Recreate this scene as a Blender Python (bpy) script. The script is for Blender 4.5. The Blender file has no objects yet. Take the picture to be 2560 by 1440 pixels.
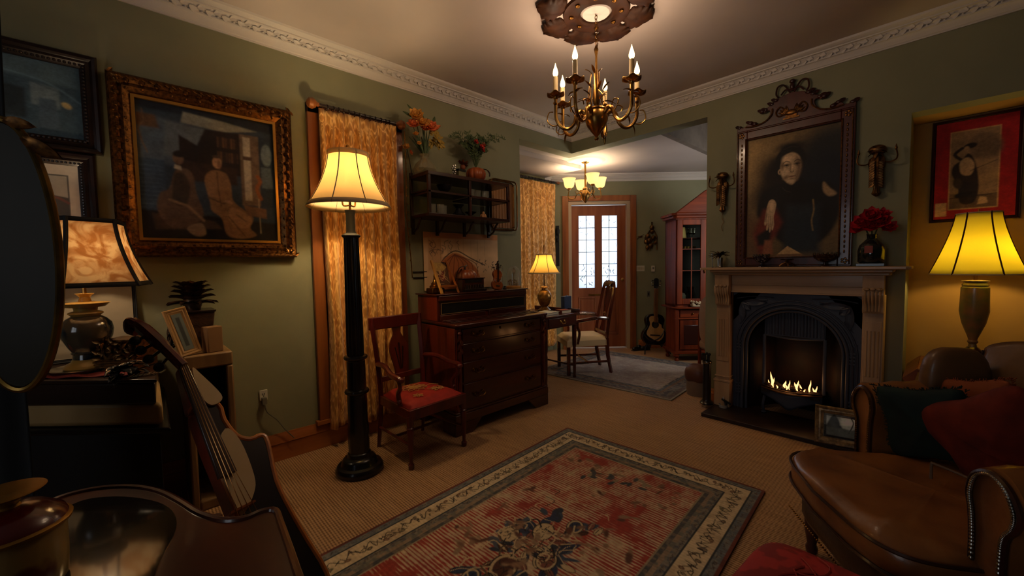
import bpy, math, random
import numpy as np
from mathutils import Vector, Matrix
R = math.radians
SC = bpy.context.scene
COL = SC.collection
random.seed(7)

# ---------------------------------------------------------------- camera (fitted to the room's own lines)
FPX, PITCH, ROLL, YAW, CAMH = 1010.0, .0555, -.0163, .8161, 1.2
_c, _s = math.cos(YAW), math.sin(YAW)
fwh = Vector((_c, _s, 0)); rth = Vector((_s, -_c, 0)); zup = Vector((0, 0, 1))
FV = fwh*math.cos(PITCH) - zup*math.sin(PITCH)
UP = zup*math.cos(PITCH) + fwh*math.sin(PITCH)
RV = rth*math.cos(ROLL) + UP*math.sin(ROLL)
UV = UP*math.cos(ROLL) - rth*math.sin(ROLL)
CP = Vector((0, 0, CAMH))
cd = bpy.data.cameras.new('camera'); cam = bpy.data.objects.new('camera', cd); COL.objects.link(cam)
cd.sensor_fit = 'HORIZONTAL'; cd.sensor_width = 36; cd.lens = 36*FPX/2560; cd.clip_start = .02; cd.clip_end = 200
cam.matrix_world = Matrix(((RV.x, UV.x, -FV.x, CP.x), (RV.y, UV.y, -FV.y, CP.y), (RV.z, UV.z, -FV.z, CP.z), (0, 0, 0, 1)))
SC.camera = cam

def at(px, py, x=None, y=None, z=None, d=None, h=None):
    """surveying helper: where the sight line through a photo point meets a plane of the room"""
    r = FV + RV*((px-1280)/FPX) - UV*((py-720)/FPX)
    if x is not None: t = x/r.x
    elif y is not None: t = y/r.y
    elif z is not None: t = (z-CAMH)/r.z
    elif h is not None: t = h/r.dot(fwh)
    else: t = d
    return CP + r*t

# ---------------------------------------------------------------- view, world
vs = SC.view_settings
vs.view_transform = 'Standard'; vs.look = 'None'; vs.gamma = 1; vs.use_curve_mapping = False
vs.exposure = 0.45
w = bpy.data.worlds.new('world'); SC.world = w; w.use_nodes = True
bg = w.node_tree.nodes['Background']; bg.inputs[0].default_value = (.62, .78, .95, 1); bg.inputs[1].default_value = .7

def light(kind, name, loc, power, col, size=.05, rot=None, sx=None, sy=None, parent=None):
    l = bpy.data.lights.new(name, kind); l.energy = power; l.color = col
    if kind == 'AREA':
        l.shape = 'RECTANGLE'; l.size = sx; l.size_y = sy
    elif kind == 'POINT': l.shadow_soft_size = size
    elif kind == 'SPOT': l.shadow_soft_size = size; l.spot_size = R(110); l.spot_blend = 1
    o = bpy.data.objects.new(name, l); COL.objects.link(o); o.location = loc
    if rot: o.rotation_euler = rot
    if parent: o.parent = parent
    return o
WARM = (1.0, .74, .46); GOLD = (1.0, .74, .40); CANDLE = (1.0, .70, .46); DAY = (.72, .84, 1.0)
# daylight coming in at the window in the wall behind the camera and at the glazed front door
light('AREA', 'window_daylight', (-2.5, .7, 1.5), 7, (.9, .88, .86), rot=(0, R(-90), 0), sx=1.5, sy=1.3)
_dl = fwh*6.2 + rth*1.22
light('AREA', 'assumed_side_window_daylight', (4.95, .55, 1.55), 36, (1.0, .96, .90), rot=(R(90), 0, 0), sx=1.1, sy=1.1)  # side window is assumed and out of view; light added to brighten the back room
light('AREA', 'door_daylight', (_dl.x, _dl.y, 1.45), 8, DAY, rot=(R(90), 0, YAW+R(90)), sx=.6, sy=.9)

# ---------------------------------------------------------------- mesh builder
class MB:
    def __init__(s): s.v = []; s.f = []; s.mi = []; s.M = Matrix(); s.cur = 0
    def at(s, loc=(0, 0, 0), rot=(0, 0, 0), sc=(1, 1, 1)):
        from mathutils import Euler
        s.M = Matrix.Translation(loc) @ Euler(rot).to_matrix().to_4x4() @ Matrix.Diagonal((*sc, 1)); return s
    def add(s, vs_, fs):
        o = len(s.v); M = s.M
        s.v += [tuple(M @ Vector(v)) for v in vs_]; s.f += [tuple(i+o for i in f) for f in fs]; s.mi += [s.cur]*len(fs); return s
    def box(s, x0, x1, y0, y1, z0, z1):
        return s.add([(x0,y0,z0),(x1,y0,z0),(x1,y1,z0),(x0,y1,z0),(x0,y0,z1),(x1,y0,z1),(x1,y1,z1),(x0,y1,z1)],
                     [(3,2,1,0),(4,5,6,7),(0,1,5,4),(1,2,6,5),(2,3,7,6),(3,0,4,7)])
    def lathe(s, prof, c=(0, 0, 0), n=20, flute=0, fn=0, axis='z'):
        vs_ = []; fs = []
        for (r, z) in prof:
            for i in range(n):
                a = 2*math.pi*i/n; q = r
                if flute: q = r*(1-flute*(.5+.5*math.cos(a*fn)))
                p = (q*math.cos(a), q*math.sin(a), z)
                if axis == 'y': p = (p[0], p[2], p[1])
                if axis == 'x': p = (p[2], p[0], p[1])
                vs_.append((c[0]+p[0], c[1]+p[1], c[2]+p[2]))
        m = len(prof)
        for j in range(m-1):
            for i in range(n):
                k = (i+1) % n; f = (j*n+i, j*n+k, (j+1)*n+k, (j+1)*n+i); fs.append(f if axis != 'y' else f[::-1])
        a0 = tuple(range(n)); a1 = tuple((m-1)*n+i for i in range(n))
        if prof[0][0] > 1e-5: fs.append(a0[::-1] if axis != 'y' else a0)
        if prof[-1][0] > 1e-5: fs.append(a1 if axis != 'y' else a1[::-1])
        return s.add(vs_, fs)
    def tube(s, pts, r, n=8, closed=False):
        P = [Vector(p) for p in pts]; m = len(P)
        rr = r if isinstance(r, (list, tuple)) else [r]*m
        vs_ = []; fs = []; prev = None
        for i, p in enumerate(P):
            if closed: t = P[(i+1) % m]-P[i-1]
            else: t = P[min(i+1, m-1)]-P[max(i-1, 0)]
            if t.length < 1e-9: t = Vector((0, 0, 1))
            t.normalize()
            if prev is None:
                a = Vector((0, 0, 1)) if abs(t.z) < .9 else Vector((1, 0, 0)); u = t.cross(a).normalized()
            else:
                u = prev - t*prev.dot(t)
                u = u.normalized() if u.length > 1e-6 else t.orthogonal().normalized()
            prev = u; v = t.cross(u)
            for k in range(n):
                a = 2*math.pi*k/n; vs_.append(tuple(p+(u*math.cos(a)+v*math.sin(a))*rr[i]))
        for j in range(m if closed else m-1):
            for k in range(n):
                l = (k+1) % n; j2 = (j+1) % m; fs.append((j*n+k, j*n+l, j2*n+l, j2*n+k))
        if not closed: fs += [tuple(range(n))[::-1], tuple((m-1)*n+k for k in range(n))]
        return s.add(vs_, fs)
    def bar(s, a, b, w_, t_=None):
        """square bar from a to b"""
        a = Vector(a); b = Vector(b); t_ = t_ or w_; d = (b-a).normalized()
        u = d.cross(Vector((0, 0, 1))) if abs(d.z) < .95 else Vector((1, 0, 0))
        u.normalize(); v = d.cross(u).normalized(); vs_ = []
        for p in (a, b):
            for (i, j) in ((-1, -1), (1, -1), (1, 1), (-1, 1)): vs_.append(tuple(p+u*i*w_/2+v*j*t_/2))
        return s.add(vs_, [(0,1,2,3),(7,6,5,4),(0,4,5,1),(1,5,6,2),(2,6,7,3),(3,7,4,0)])
    def prism(s, poly, a, b, plane='xy'):
        n = len(poly); vs_ = []
        for h in (a, b):
            for (p, q) in poly:
                vs_.append({'xy': (p, q, h), 'xz': (p, h, q), 'yz': (h, p, q)}[plane])
        fs = [tuple(range(n)), tuple(range(2*n-1, n-1, -1))]
        for i in range(n):
            j = (i+1) % n; fs.append((i, i+n, j+n, j))
        return s.add(vs_, fs)
    def grid(s, fn, nu, nv, cu=False, cv=False):
        vs_ = [fn(i/(nu if cu else nu-1), j/(nv if cv else nv-1)) for j in range(nv) for i in range(nu)]; fs = []
        for j in range(nv if cv else nv-1):
            for i in range(nu if cu else nu-1):
                k = (i+1) % nu; l = (j+1) % nv; fs.append((j*nu+i, j*nu+k, l*nu+k, l*nu+i))
        return s.add(vs_, fs)
    def ball(s, c, r, n=12, e=1.0):
        if not isinstance(r, (tuple, list)): r = (r, r, r)
        def sg(x, p): return math.copysign(abs(x)**p, x)
        def fn(u, v):
            a = 2*math.pi*u; b = math.pi*(v-.5)
            return (c[0]+r[0]*sg(math.cos(b), e)*sg(math.cos(a), e), c[1]+r[1]*sg(math.cos(b), e)*sg(math.sin(a), e), c[2]+r[2]*sg(math.sin(b), e))
        return s.grid(fn, n*2, n, cu=True)
    def leaf(s, p, d, L, W, bend=.3, up=(0, 0, 1), th=.002, n=5, tip=.0):
        """a leaf or petal with a curved blade and a little thickness"""
        p = Vector(p); d = Vector(d).normalized(); u = Vector(up); sd = d.cross(u)
        if sd.length < 1e-4: sd = d.orthogonal()
        sd.normalize(); nn = sd.cross(d).normalized(); vs_ = []
        for k in (0, 1):
            for i in range(n+1):
                t = i/n; wd = W*(math.sin(math.pi*min(1, t*.92+.06))**.8)*(1 if t < 1 else tip)
                c = p+d*L*t+nn*(-bend*L*t*t) + nn*(th*k)
                for q in (-1, 0, 1): vs_.append(tuple(c+sd*wd*.5*q+nn*(abs(q)*W*.15)))
        m = (n+1)*3; fs = []
        for i in range(n):
            for q in (0, 1):
                a = i*3+q; fs.append((a, a+1, a+4, a+3)); fs.append((m+a+3, m+a+4, m+a+1, m+a))
        return s.add(vs_, fs)
    def build(s, name, mat, parent=None, bevel=0, sub=0, ang=38, solid=0):
        me = bpy.data.meshes.new(name); me.from_pydata(s.v, [], s.f); me.validate()
        mats = mat if isinstance(mat, (list, tuple)) else [mat]
        for m in mats: me.materials.append(m)
        if len(mats) > 1 and len(me.polygons) == len(s.mi): me.polygons.foreach_set('material_index', s.mi)
        me.polygons.foreach_set('use_smooth', [True]*len(me.polygons)); me.set_sharp_from_angle(angle=R(ang)); me.update()
        o = bpy.data.objects.new(name, me); COL.objects.link(o)
        if parent: o.parent = parent
        if solid: m = o.modifiers.new('s', 'SOLIDIFY'); m.thickness = solid; m.offset = 0
        if bevel: m = o.modifiers.new('b', 'BEVEL'); m.width = bevel; m.segments = 2; m.limit_method = 'ANGLE'; m.angle_limit = R(40)
        if sub: m = o.modifiers.new('u', 'SUBSURF'); m.levels = sub; m.render_levels = sub
        return o

def thing(name, label, cat, loc=(0, 0, 0), rz=0, group=None, rot=None):
    o = bpy.data.objects.new(name, None); COL.objects.link(o); o.location = loc
    o.rotation_euler = rot if rot else (0, 0, rz); o.empty_display_size = .05
    o['label'] = label; o['category'] = cat
    if group: o['group'] = group
    return o
def tag(o, label, cat, group=None, loc=None, rz=None):
    o['label'] = label; o['category'] = cat
    if group: o['group'] = group
    if loc is not None: o.location = loc
    if rz is not None: o.rotation_euler = (0, 0, rz)
    return o
def structure(o): o['kind'] = 'structure'; return o
def dup(src, loc, rz=0, label=None, group=None, parent=None):
    c = src.copy(); COL.objects.link(c)
    if parent is not None: c.parent = parent
    else: c.location = loc; c.rotation_euler = (0, 0, rz)
    if label: c['label'] = label
    if group: c['group'] = group
    for ch in list(src.children): dup(ch, None, parent=c)
    return c
def smooth(pts, n=6, closed=False):
    """Catmull-Rom through points of any dimension"""
    P = [np.array(p, float) for p in pts]; m = len(P); out = []
    rng = range(m if closed else m-1)
    for i in rng:
        if closed: a, b, c, d = P[i-1], P[i], P[(i+1) % m], P[(i+2) % m]
        else: a, b, c, d = P[max(i-1, 0)], P[i], P[i+1], P[min(i+2, m-1)]
        for k in range(n):
            t = k/n; out.append(tuple(.5*((2*b)+(c-a)*t+(2*a-5*b+4*c-d)*t*t+(3*b-a-3*c+d)*t**3)))
    if not closed: out.append(tuple(P[-1]))
    return out

# ---------------------------------------------------------------- materials
def lin(h):
    if isinstance(h, str): h = [int(h[i:i+2], 16)/255 for i in (0, 2, 4)]
    return tuple((c/12.92 if c <= .04045 else ((c+.055)/1.055)**2.4) for c in h)
MATS = {}
def mat(name, c, rough=.6, metal=0, c2=None, scale=8, stretch=(1, 1, 1), bump=0, bscale=60, coat=0, detail=4, lo=.35, hi=.65, trans=0, ior=1.45, alpha=1, sub=0, kind='noise', spec=.5, sheen=0):
    if name in MATS: return MATS[name]
    m = bpy.data.materials.new(name); m.use_nodes = True; nt = m.node_tree; N = nt.nodes; L = nt.links; b = N['Principled BSDF']
    b.inputs['Base Color'].default_value = (*lin(c), 1); b.inputs['Roughness'].default_value = rough; b.inputs['Metallic'].default_value = metal
    b.inputs['Coat Weight'].default_value = coat; b.inputs['Coat Roughness'].default_value = .12
    b.inputs['Transmission Weight'].default_value = trans; b.inputs['IOR'].default_value = ior; b.inputs['Alpha'].default_value = alpha
    b.inputs['Specular IOR Level'].default_value = spec; b.inputs['Sheen Weight'].default_value = sheen
    tc = N.new('ShaderNodeTexCoord'); mp = N.new('ShaderNodeMapping'); mp.inputs['Scale'].default_value = stretch; L.new(tc.outputs['Object'], mp.inputs[0])
    if c2:
        if kind == 'voronoi': t = N.new('ShaderNodeTexVoronoi'); t.feature = 'DISTANCE_TO_EDGE'; t.inputs['Scale'].default_value = scale; fac = t.outputs['Distance']
        elif kind == 'wave': t = N.new('ShaderNodeTexWave'); t.inputs['Scale'].default_value = scale; t.inputs['Distortion'].default_value = 3; t.inputs['Detail'].default_value = 3; fac = t.outputs['Fac']
        else: t = N.new('ShaderNodeTexNoise'); t.inputs['Scale'].default_value = scale; t.inputs['Detail'].default_value = detail; fac = t.outputs['Fac']
        L.new(mp.outputs[0], t.inputs['Vector']); rp = N.new('ShaderNodeValToRGB'); e = rp.color_ramp.elements
        e[0].position = lo; e[0].color = (*lin(c), 1); e[1].position = hi; e[1].color = (*lin(c2), 1)
        L.new(fac, rp.inputs[0]); L.new(rp.outputs[0], b.inputs['Base Color'])
    if bump:
        t2 = N.new('ShaderNodeTexNoise'); t2.inputs['Scale'].default_value = bscale; t2.inputs['Detail'].default_value = 4; L.new(mp.outputs[0], t2.inputs['Vector'])
        bp = N.new('ShaderNodeBump'); bp.inputs['Strength'].default_value = bump; bp.inputs['Distance'].default_value = .01; L.new(t2.outputs['Fac'], bp.inputs['Height']); L.new(bp.outputs[0], b.inputs['Normal'])
    MATS[name] = m; return m
def wood(name, c, c2, rough=.35, coat=.35, axis='z', scale=14, spec=.5):
    st = {'z': (1, 1, .09), 'x': (.09, 1, 1), 'y': (1, .09, 1)}[axis]
    return mat(name, c, rough, c2=c2, spec=spec, scale=scale, stretch=st, coat=coat, detail=6, lo=.38, hi=.62, bump=.05, bscale=40)
def emis(name, c, strength):
    if name in MATS: return MATS[name]
    m = bpy.data.materials.new(name); m.use_nodes = True; nt = m.node_tree; nt.nodes.clear()
    o = nt.nodes.new('ShaderNodeOutputMaterial'); e = nt.nodes.new('ShaderNodeEmission'); e.inputs[0].default_value = (*c, 1); e.inputs[1].default_value = strength
    nt.links.new(e.outputs[0], o.inputs[0]); MATS[name] = m; return m
def shade_mat(name, c, t=.55, c2=None, scale=9):
    """lamp shade cloth or paper: part diffuse, part translucent, lit by the bulb inside"""
    if name in MATS: return MATS[name]
    m = bpy.data.materials.new(name); m.use_nodes = True; nt = m.node_tree; N = nt.nodes; L = nt.links; N.clear()
    o = N.new('ShaderNodeOutputMaterial'); d = N.new('ShaderNodeBsdfDiffuse'); tr = N.new('ShaderNodeBsdfTranslucent'); mx = N.new('ShaderNodeMixShader')
    mx.inputs[0].default_value = t
    for n_ in (d, tr): n_.inputs[0].default_value = (*lin(c), 1)
    if c2:
        tc = N.new('ShaderNodeTexCoord'); no = N.new('ShaderNodeTexNoise'); no.inputs['Scale'].default_value = scale; no.inputs['Detail'].default_value = 6; no.inputs['Distortion'].default_value = 1.2
        rp = N.new('ShaderNodeValToRGB'); e = rp.color_ramp.elements; e[0].position = .42; e[1].position = .58; e[0].color = (*lin(c), 1); e[1].color = (*lin(c2), 1)
        L.new(tc.outputs['Object'], no.inputs['Vector']); L.new(no.outputs[0], rp.inputs[0])
        for n_ in (d, tr): L.new(rp.outputs[0], n_.inputs[0])
    L.new(d.outputs[0], mx.inputs[1]); L.new(tr.outputs[0], mx.inputs[2]); L.new(mx.outputs[0], o.inputs[0]); MATS[name] = m; return m
def pane_mat(name='clear_glass', tint='ffffff', gl=.10, rough=.03):
    """thin window or picture glass: mostly see-through with a mirror share that grows at grazing angles"""
    if name in MATS: return MATS[name]
    m = bpy.data.materials.new(name); m.use_nodes = True; nt = m.node_tree; N = nt.nodes; L = nt.links; N.clear()
    o = N.new('ShaderNodeOutputMaterial'); t = N.new('ShaderNodeBsdfTransparent'); g = N.new('ShaderNodeBsdfGlossy'); mx = N.new('ShaderNodeMixShader'); f = N.new('ShaderNodeLayerWeight'); f.inputs[0].default_value = .5; pw = N.new('ShaderNodeMath'); pw.operation = 'POWER'; pw.inputs[1].default_value = 4; L.new(f.outputs['Facing'], pw.inputs[0])
    t.inputs[0].default_value = (*lin(tint), 1); g.inputs['Roughness'].default_value = rough
    ad = N.new('ShaderNodeMath'); ad.operation = 'ADD'; ad.inputs[1].default_value = .005+gl; ad.use_clamp = True
    L.new(pw.outputs[0], ad.inputs[0]); L.new(ad.outputs[0], mx.inputs[0]); L.new(t.outputs[0], mx.inputs[1]); L.new(g.outputs[0], mx.inputs[2]); L.new(mx.outputs[0], o.inputs[0]); MATS[name] = m; return m
def attr_mat(name, rough=.7, coat=0, bump=0, bscale=200, thread=None):
    if name in MATS: return MATS[name]
    m = bpy.data.materials.new(name); m.use_nodes = True; nt = m.node_tree; N = nt.nodes; L = nt.links; b = N['Principled BSDF']
    a = N.new('ShaderNodeAttribute'); a.attribute_name = 'Col'; L.new(a.outputs['Color'], b.inputs['Base Color']); b.inputs['Roughness'].default_value = rough; b.inputs['Coat Weight'].default_value = coat
    if bump:
        tc = N.new('ShaderNodeTexCoord'); mp = N.new('ShaderNodeMapping'); mp.inputs['Scale'].default_value = thread or (1, 1, 1); t2 = N.new('ShaderNodeTexNoise'); t2.inputs['Scale'].default_value = bscale
        L.new(tc.outputs['Object'], mp.inputs[0]); L.new(mp.outputs[0], t2.inputs['Vector'])
        bp = N.new('ShaderNodeBump'); bp.inputs['Strength'].default_value = bump; bp.inputs['Distance'].default_value = .004; L.new(t2.outputs['Fac'], bp.inputs['Height']); L.new(bp.outputs[0], b.inputs['Normal'])
    MATS[name] = m; return m

# picture painting: soft shapes rasterised to a colour per mesh point
_rs = np.random.RandomState(5)
def vnoise(x, y, seed=0):
    """value noise, x and y arrays in cell units"""
    T = np.random.RandomState(seed).rand(64, 64); xi = np.floor(x).astype(int); yi = np.floor(y).astype(int); fx = x-xi; fy = y-yi
    fx = fx*fx*(3-2*fx); fy = fy*fy*(3-2*fy); g = lambda a, b: T[a % 64, b % 64]
    return (g(xi, yi)*(1-fx)+g(xi+1, yi)*fx)*(1-fy)+(g(xi, yi+1)*(1-fx)+g(xi+1, yi+1)*fx)*fy
def raster(X, Y, img, shapes):
    for sh in shapes:
        k, c = sh[0], np.array(lin(sh[1])); soft = sh[-1]
        if k == 'e':
            cx, cy, rx, ry, ro = sh[2:7]; ca, sa = math.cos(ro), math.sin(ro); pad = max(rx, ry)+soft
            M = (abs(X-cx) < pad) & (abs(Y-cy) < pad); x = X[M]-cx; y = Y[M]-cy
            u = (x*ca+y*sa)/rx; v = (-x*sa+y*ca)/ry; dd = (np.sqrt(u*u+v*v)-1)*min(rx, ry)
        else:
            pts = np.array(sh[2]); wd = sh[3] if k == 'l' else 0; pad = soft+wd
            M = (X > pts[:, 0].min()-pad) & (X < pts[:, 0].max()+pad) & (Y > pts[:, 1].min()-pad) & (Y < pts[:, 1].max()+pad); x = X[M]; y = Y[M]
            dd = np.full(x.shape, 9.); ins = np.zeros(x.shape, bool); n = len(pts)
            for i in range(n if k == 'p' else n-1):
                a = pts[i]; b = pts[(i+1) % n]; e = b-a; L2 = max((e*e).sum(), 1e-12)
                t = np.clip(((x-a[0])*e[0]+(y-a[1])*e[1])/L2, 0, 1); dd = np.minimum(dd, np.hypot(x-a[0]-t*e[0], y-a[1]-t*e[1]))
                if k == 'p':
                    cnd = ((a[1] > y) != (b[1] > y)) & (x < (b[0]-a[0])*(y-a[1])/((b[1]-a[1]) if b[1] != a[1] else 1e-9)+a[0]); ins ^= cnd
            dd = np.where(ins, -dd, dd) if k == 'p' else dd-wd/2
        al = np.clip(.5-dd/max(soft, 1e-4), 0, 1)[:, None]; al = al*al*(3-2*al); img[M] = img[M]*(1-al)+c*al
    return img
def painted(name, parent, w_, h_, nx, ny, base, shapes=(), m=None, noise=.0, nsc=8, post=None, flat=False, gain=1.0, blur=0):
    """a flat printed sheet w_ x h_ standing in local xz (or lying in xy when flat), centred in x, bottom at z=0"""
    u, v = np.meshgrid(np.linspace(0, 1, nx), np.linspace(0, 1, ny)); asp = h_/w_
    X = u; Y = v*asp
    img = np.zeros((ny, nx, 3)); img[:] = lin(base) if isinstance(base, str) else 0
    if callable(base): img = base(u*w_, v*h_)
    img = raster(X, Y, img, shapes)*gain
    if noise: nn = vnoise(X*nsc, Y*nsc, 3)*.6+vnoise(X*nsc*3, Y*nsc*3, 4)*.4; img = img*(1+noise*(nn-.5)*2)[..., None]
    for _ in range(blur):
        p = np.pad(img, ((1, 1), (1, 1), (0, 0)), 'edge'); img = (p[:-2, 1:-1]+p[2:, 1:-1]+p[1:-1, :-2]+p[1:-1, 2:]+2*p[1:-1, 1:-1])/6
    if blur: img = img*(1+.28*(vnoise(X*46, Y*70, 9)-.5)+.2*(vnoise(X*120, Y*120, 10)-.5))[..., None]
    if post is not None: img = post(img, X, Y)
    px = (u-.5)*w_; q = v*h_
    co = np.stack([px, q-h_/2, np.zeros_like(px)], -1) if flat else np.stack([px, np.zeros_like(px), q], -1)
    co = co.reshape(-1, 3); i = np.arange((nx-1)*(ny-1)); r_ = i//(nx-1); c_ = i % (nx-1); a = r_*nx+c_
    fc = np.stack([a, a+1, a+nx+1, a+nx], -1)
    me = bpy.data.meshes.new(name); me.vertices.add(len(co)); me.vertices.foreach_set('co', co.ravel()); me.loops.add(fc.size); me.loops.foreach_set('vertex_index', fc.ravel())
    me.polygons.add(len(fc)); me.polygons.foreach_set('loop_start', np.arange(len(fc))*4)
    at_ = me.color_attributes.new('Col', 'FLOAT_COLOR', 'POINT'); cc = np.ones((len(co), 4)); cc[:, :3] = np.clip(img.reshape(-1, 3), 0, 1); at_.data.foreach_set('color', cc.ravel())
    me.update(calc_edges=True); me.validate(); me.materials.append(m or attr_mat('print_paper')); o = bpy.data.objects.new(name, me); COL.objects.link(o)
    if parent: o.parent = parent
    return o

# shared materials
M_wall = mat('sage_wall_paint', '848265', .75, c2='8b896c', scale=3, bump=.04, bscale=90)
M_ochre = mat('ochre_wall_paint', 'a67f45', .75, c2='ae8748', scale=3)
M_ceil = mat('ceiling_paint', 'b8aca6', .85, c2='c0b4ae', scale=2)
M_cor = mat('cornice_plaster', 'd0c8c2', .8, bump=.1, bscale=70)
M_pine = wood('pine_trim', 'b06c36', '965527', .4, .3, 'x')
M_pinez = wood('pine_trim_upright', '9a5a2a', '7c431d', .4, .3, 'z')
M_mah = wood('mahogany', '4a1a10', '36110b', .28, .55, 'x')
M_mahz = wood('mahogany_upright', '6a2614', '46170c', .28, .5, 'z')
M_red = wood('red_mahogany', '641c12', '440f0a', .3, .5, 'z')
M_dark = wood('dark_wood', '2b1710', '1c0e0a', .35, .35, 'x')
M_black = mat('black_lacquer', '0c0c10', .28, coat=.4)
M_blackm = mat('black_matte', '0a0a0c', .6)
M_iron = mat('cast_iron', '3a3e4b', .42, bump=.1, bscale=120, spec=.4)
M_brass = mat('aged_brass', 'c0924a', .3, metal=1, c2='80592a', scale=12)
M_brassd = mat('dark_brass', '7a5526', .4, metal=1, c2='4a3014', scale=14)
M_bronze = mat('bronze', '8a6238', .42, metal=.9, c2='4a321c', scale=20, bump=.2, bscale=60)
M_silver = mat('silver', 'b9b4aa', .25, metal=1, c2='6f6a62', scale=16)
M_gilt = mat('gilt_moulding', '86592a', .36, metal=.85, c2='50341a', scale=70)
M_cream = mat('cream_cotton', 'cdb48a', .85, sheen=.2)
M_leather = mat('brown_leather', '96602f', .38, c2='63391a', scale=7, detail=8, bump=.12, bscale=50, coat=.25, lo=.3, hi=.75)
M_leatherd = mat('dark_leather', '3a1c10', .36, c2='2a120b', scale=7, bump=.12, bscale=50, coat=.2)
M_glass = pane_mat()
M_candle = mat('candle_ivory', 'd9c08c', .5)
def hazy(name, c, haze=.4):
    """thick or patterned glass: part clear, part pale and light-scattering"""
    if name in MATS: return MATS[name]
    m = shade_mat(name, c, .5); nt = m.node_tree; N = nt.nodes; L = nt.links; out = [n for n in N if n.type == 'OUTPUT_MATERIAL'][0]; src = out.inputs[0].links[0].from_socket
    t = N.new('ShaderNodeBsdfTransparent'); g = N.new('ShaderNodeBsdfGlossy'); g.inputs['Roughness'].default_value = .08; x = N.new('ShaderNodeMixShader'); x.inputs[0].default_value = haze; y = N.new('ShaderNodeMixShader'); y.inputs[0].default_value = .08
    L.new(t.outputs[0], x.inputs[1]); L.new(src, x.inputs[2]); L.new(x.outputs[0], y.inputs[1]); L.new(g.outputs[0], y.inputs[2]); L.new(y.outputs[0], out.inputs[0]); return m
M_flame = emis('bulb_flame', (1.0, .60, .22), 9)
# ================================================================ the room shell
A, B = 2.83, 3.59            # left wall plane y, fireplace wall plane x
CZ, BZ, HZ = 2.66, 2.44, 2.42  # ceiling, back-room ceiling, underside of the opening's header
DD = 5.68                    # distance of the front-door wall along the view
def bw(r, d): p = fwh*d + rth*r; return (p.x, p.y)
RZB = YAW-R(90)              # rotation of things standing along the front-door wall

sisal = bpy.data.materials.new('sisal_carpet'); sisal.use_nodes = True
nt = sisal.node_tree; N = nt.nodes; L = nt.links; b_ = N['Principled BSDF']; b_.inputs['Roughness'].default_value = .9
tc = N.new('ShaderNodeTexCoord'); wv = N.new('ShaderNodeTexWave'); wv.bands_direction = 'X'; wv.inputs['Scale'].default_value = 24; wv.inputs['Distortion'].default_value = 1.2; wv.inputs['Detail Scale'].default_value = 6
w2 = N.new('ShaderNodeTexWave'); w2.bands_direction = 'Y'; w2.inputs['Scale'].default_value = 17; w2.inputs['Distortion'].default_value = 2; w2.inputs['Detail Scale'].default_value = 5
ns = N.new('ShaderNodeTexNoise'); ns.inputs['Scale'].default_value = 1.0; mp = N.new('ShaderNodeMapping'); mp.inputs['Scale'].default_value = (70, 5, 5)
L.new(tc.outputs['Object'], wv.inputs[0]); L.new(tc.outputs['Object'], w2.inputs[0]); L.new(tc.outputs['Object'], mp.inputs[0]); L.new(mp.outputs[0], ns.inputs[0])
ma = N.new('ShaderNodeMath'); ma.operation = 'MULTIPLY_ADD'; ma.inputs[1].default_value = .45; L.new(w2.outputs['Fac'], ma.inputs[0]); L.new(wv.outputs['Fac'], ma.inputs[2])
m3 = N.new('ShaderNodeMath'); m3.operation = 'ADD'; L.new(ma.outputs[0], m3.inputs[0]); L.new(ns.outputs['Fac'], m3.inputs[1])
rp = N.new('ShaderNodeValToRGB'); e = rp.color_ramp.elements; e[0].position = .3; e[0].color = (*lin('785636'), 1); e[1].position = .72; e[1].color = (*lin('b89068'), 1)
m4 = N.new('ShaderNodeMath'); m4.operation = 'MULTIPLY'; m4.inputs[1].default_value = .45; L.new(m3.outputs[0], m4.inputs[0]); L.new(m4.outputs[0], rp.inputs[0]); L.new(rp.outputs[0], b_.inputs['Base Color'])
bp = N.new('ShaderNodeBump'); bp.inputs['Strength'].default_value = .35; bp.inputs['Distance'].default_value = .004; L.new(ma.outputs[0], bp.inputs['Height']); L.new(bp.outputs[0], b_.inputs['Normal'])
structure(MB().box(-2.3, 7.2, -2.7, 5.6, -.08, 0).build('floor', sisal))
structure(MB().box(-2.3, B+.14, -2.7, A+.1, CZ, CZ+.1).build('ceiling', M_ceil))
structure(MB().box(-2.3, 2.79, A, A+.14, 0, CZ).box(2.79, B+.14, A, A+.14, HZ, CZ).build('wall_left', M_wall))
# wall behind the camera holds a window
structure(MB().box(-2.34, -2.2, -2.7, 0, 0, CZ).box(-2.34, -2.2, 1.4, A+.14, 0, CZ).box(-2.34, -2.2, 0, 1.4, 0, .8).box(-2.34, -2.2, 0, 1.4, 2.2, CZ).build('wall_behind', M_wall))
structure(MB().box(-2.34, B+.5, -2.84, -2.7, 0, CZ).build('wall_near', M_wall))
wn = structure(MB().box(-2.3, -2.24, 0, .06, .8, 2.2).box(-2.3, -2.24, 1.34, 1.4, .8, 2.2).box(-2.3, -2.24, .67, .73, .8, 2.2).box(-2.3, -2.24, 0, 1.4, .8, .86).box(-2.3, -2.24, 0, 1.4, 2.14, 2.2).box(-2.3, -2.24, 0, 1.4, 1.48, 1.53).build('window_1', M_cor))
MB().box(-2.275, -2.27, .06, 1.34, .86, 2.14).build('glass', M_glass, wn)
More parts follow.
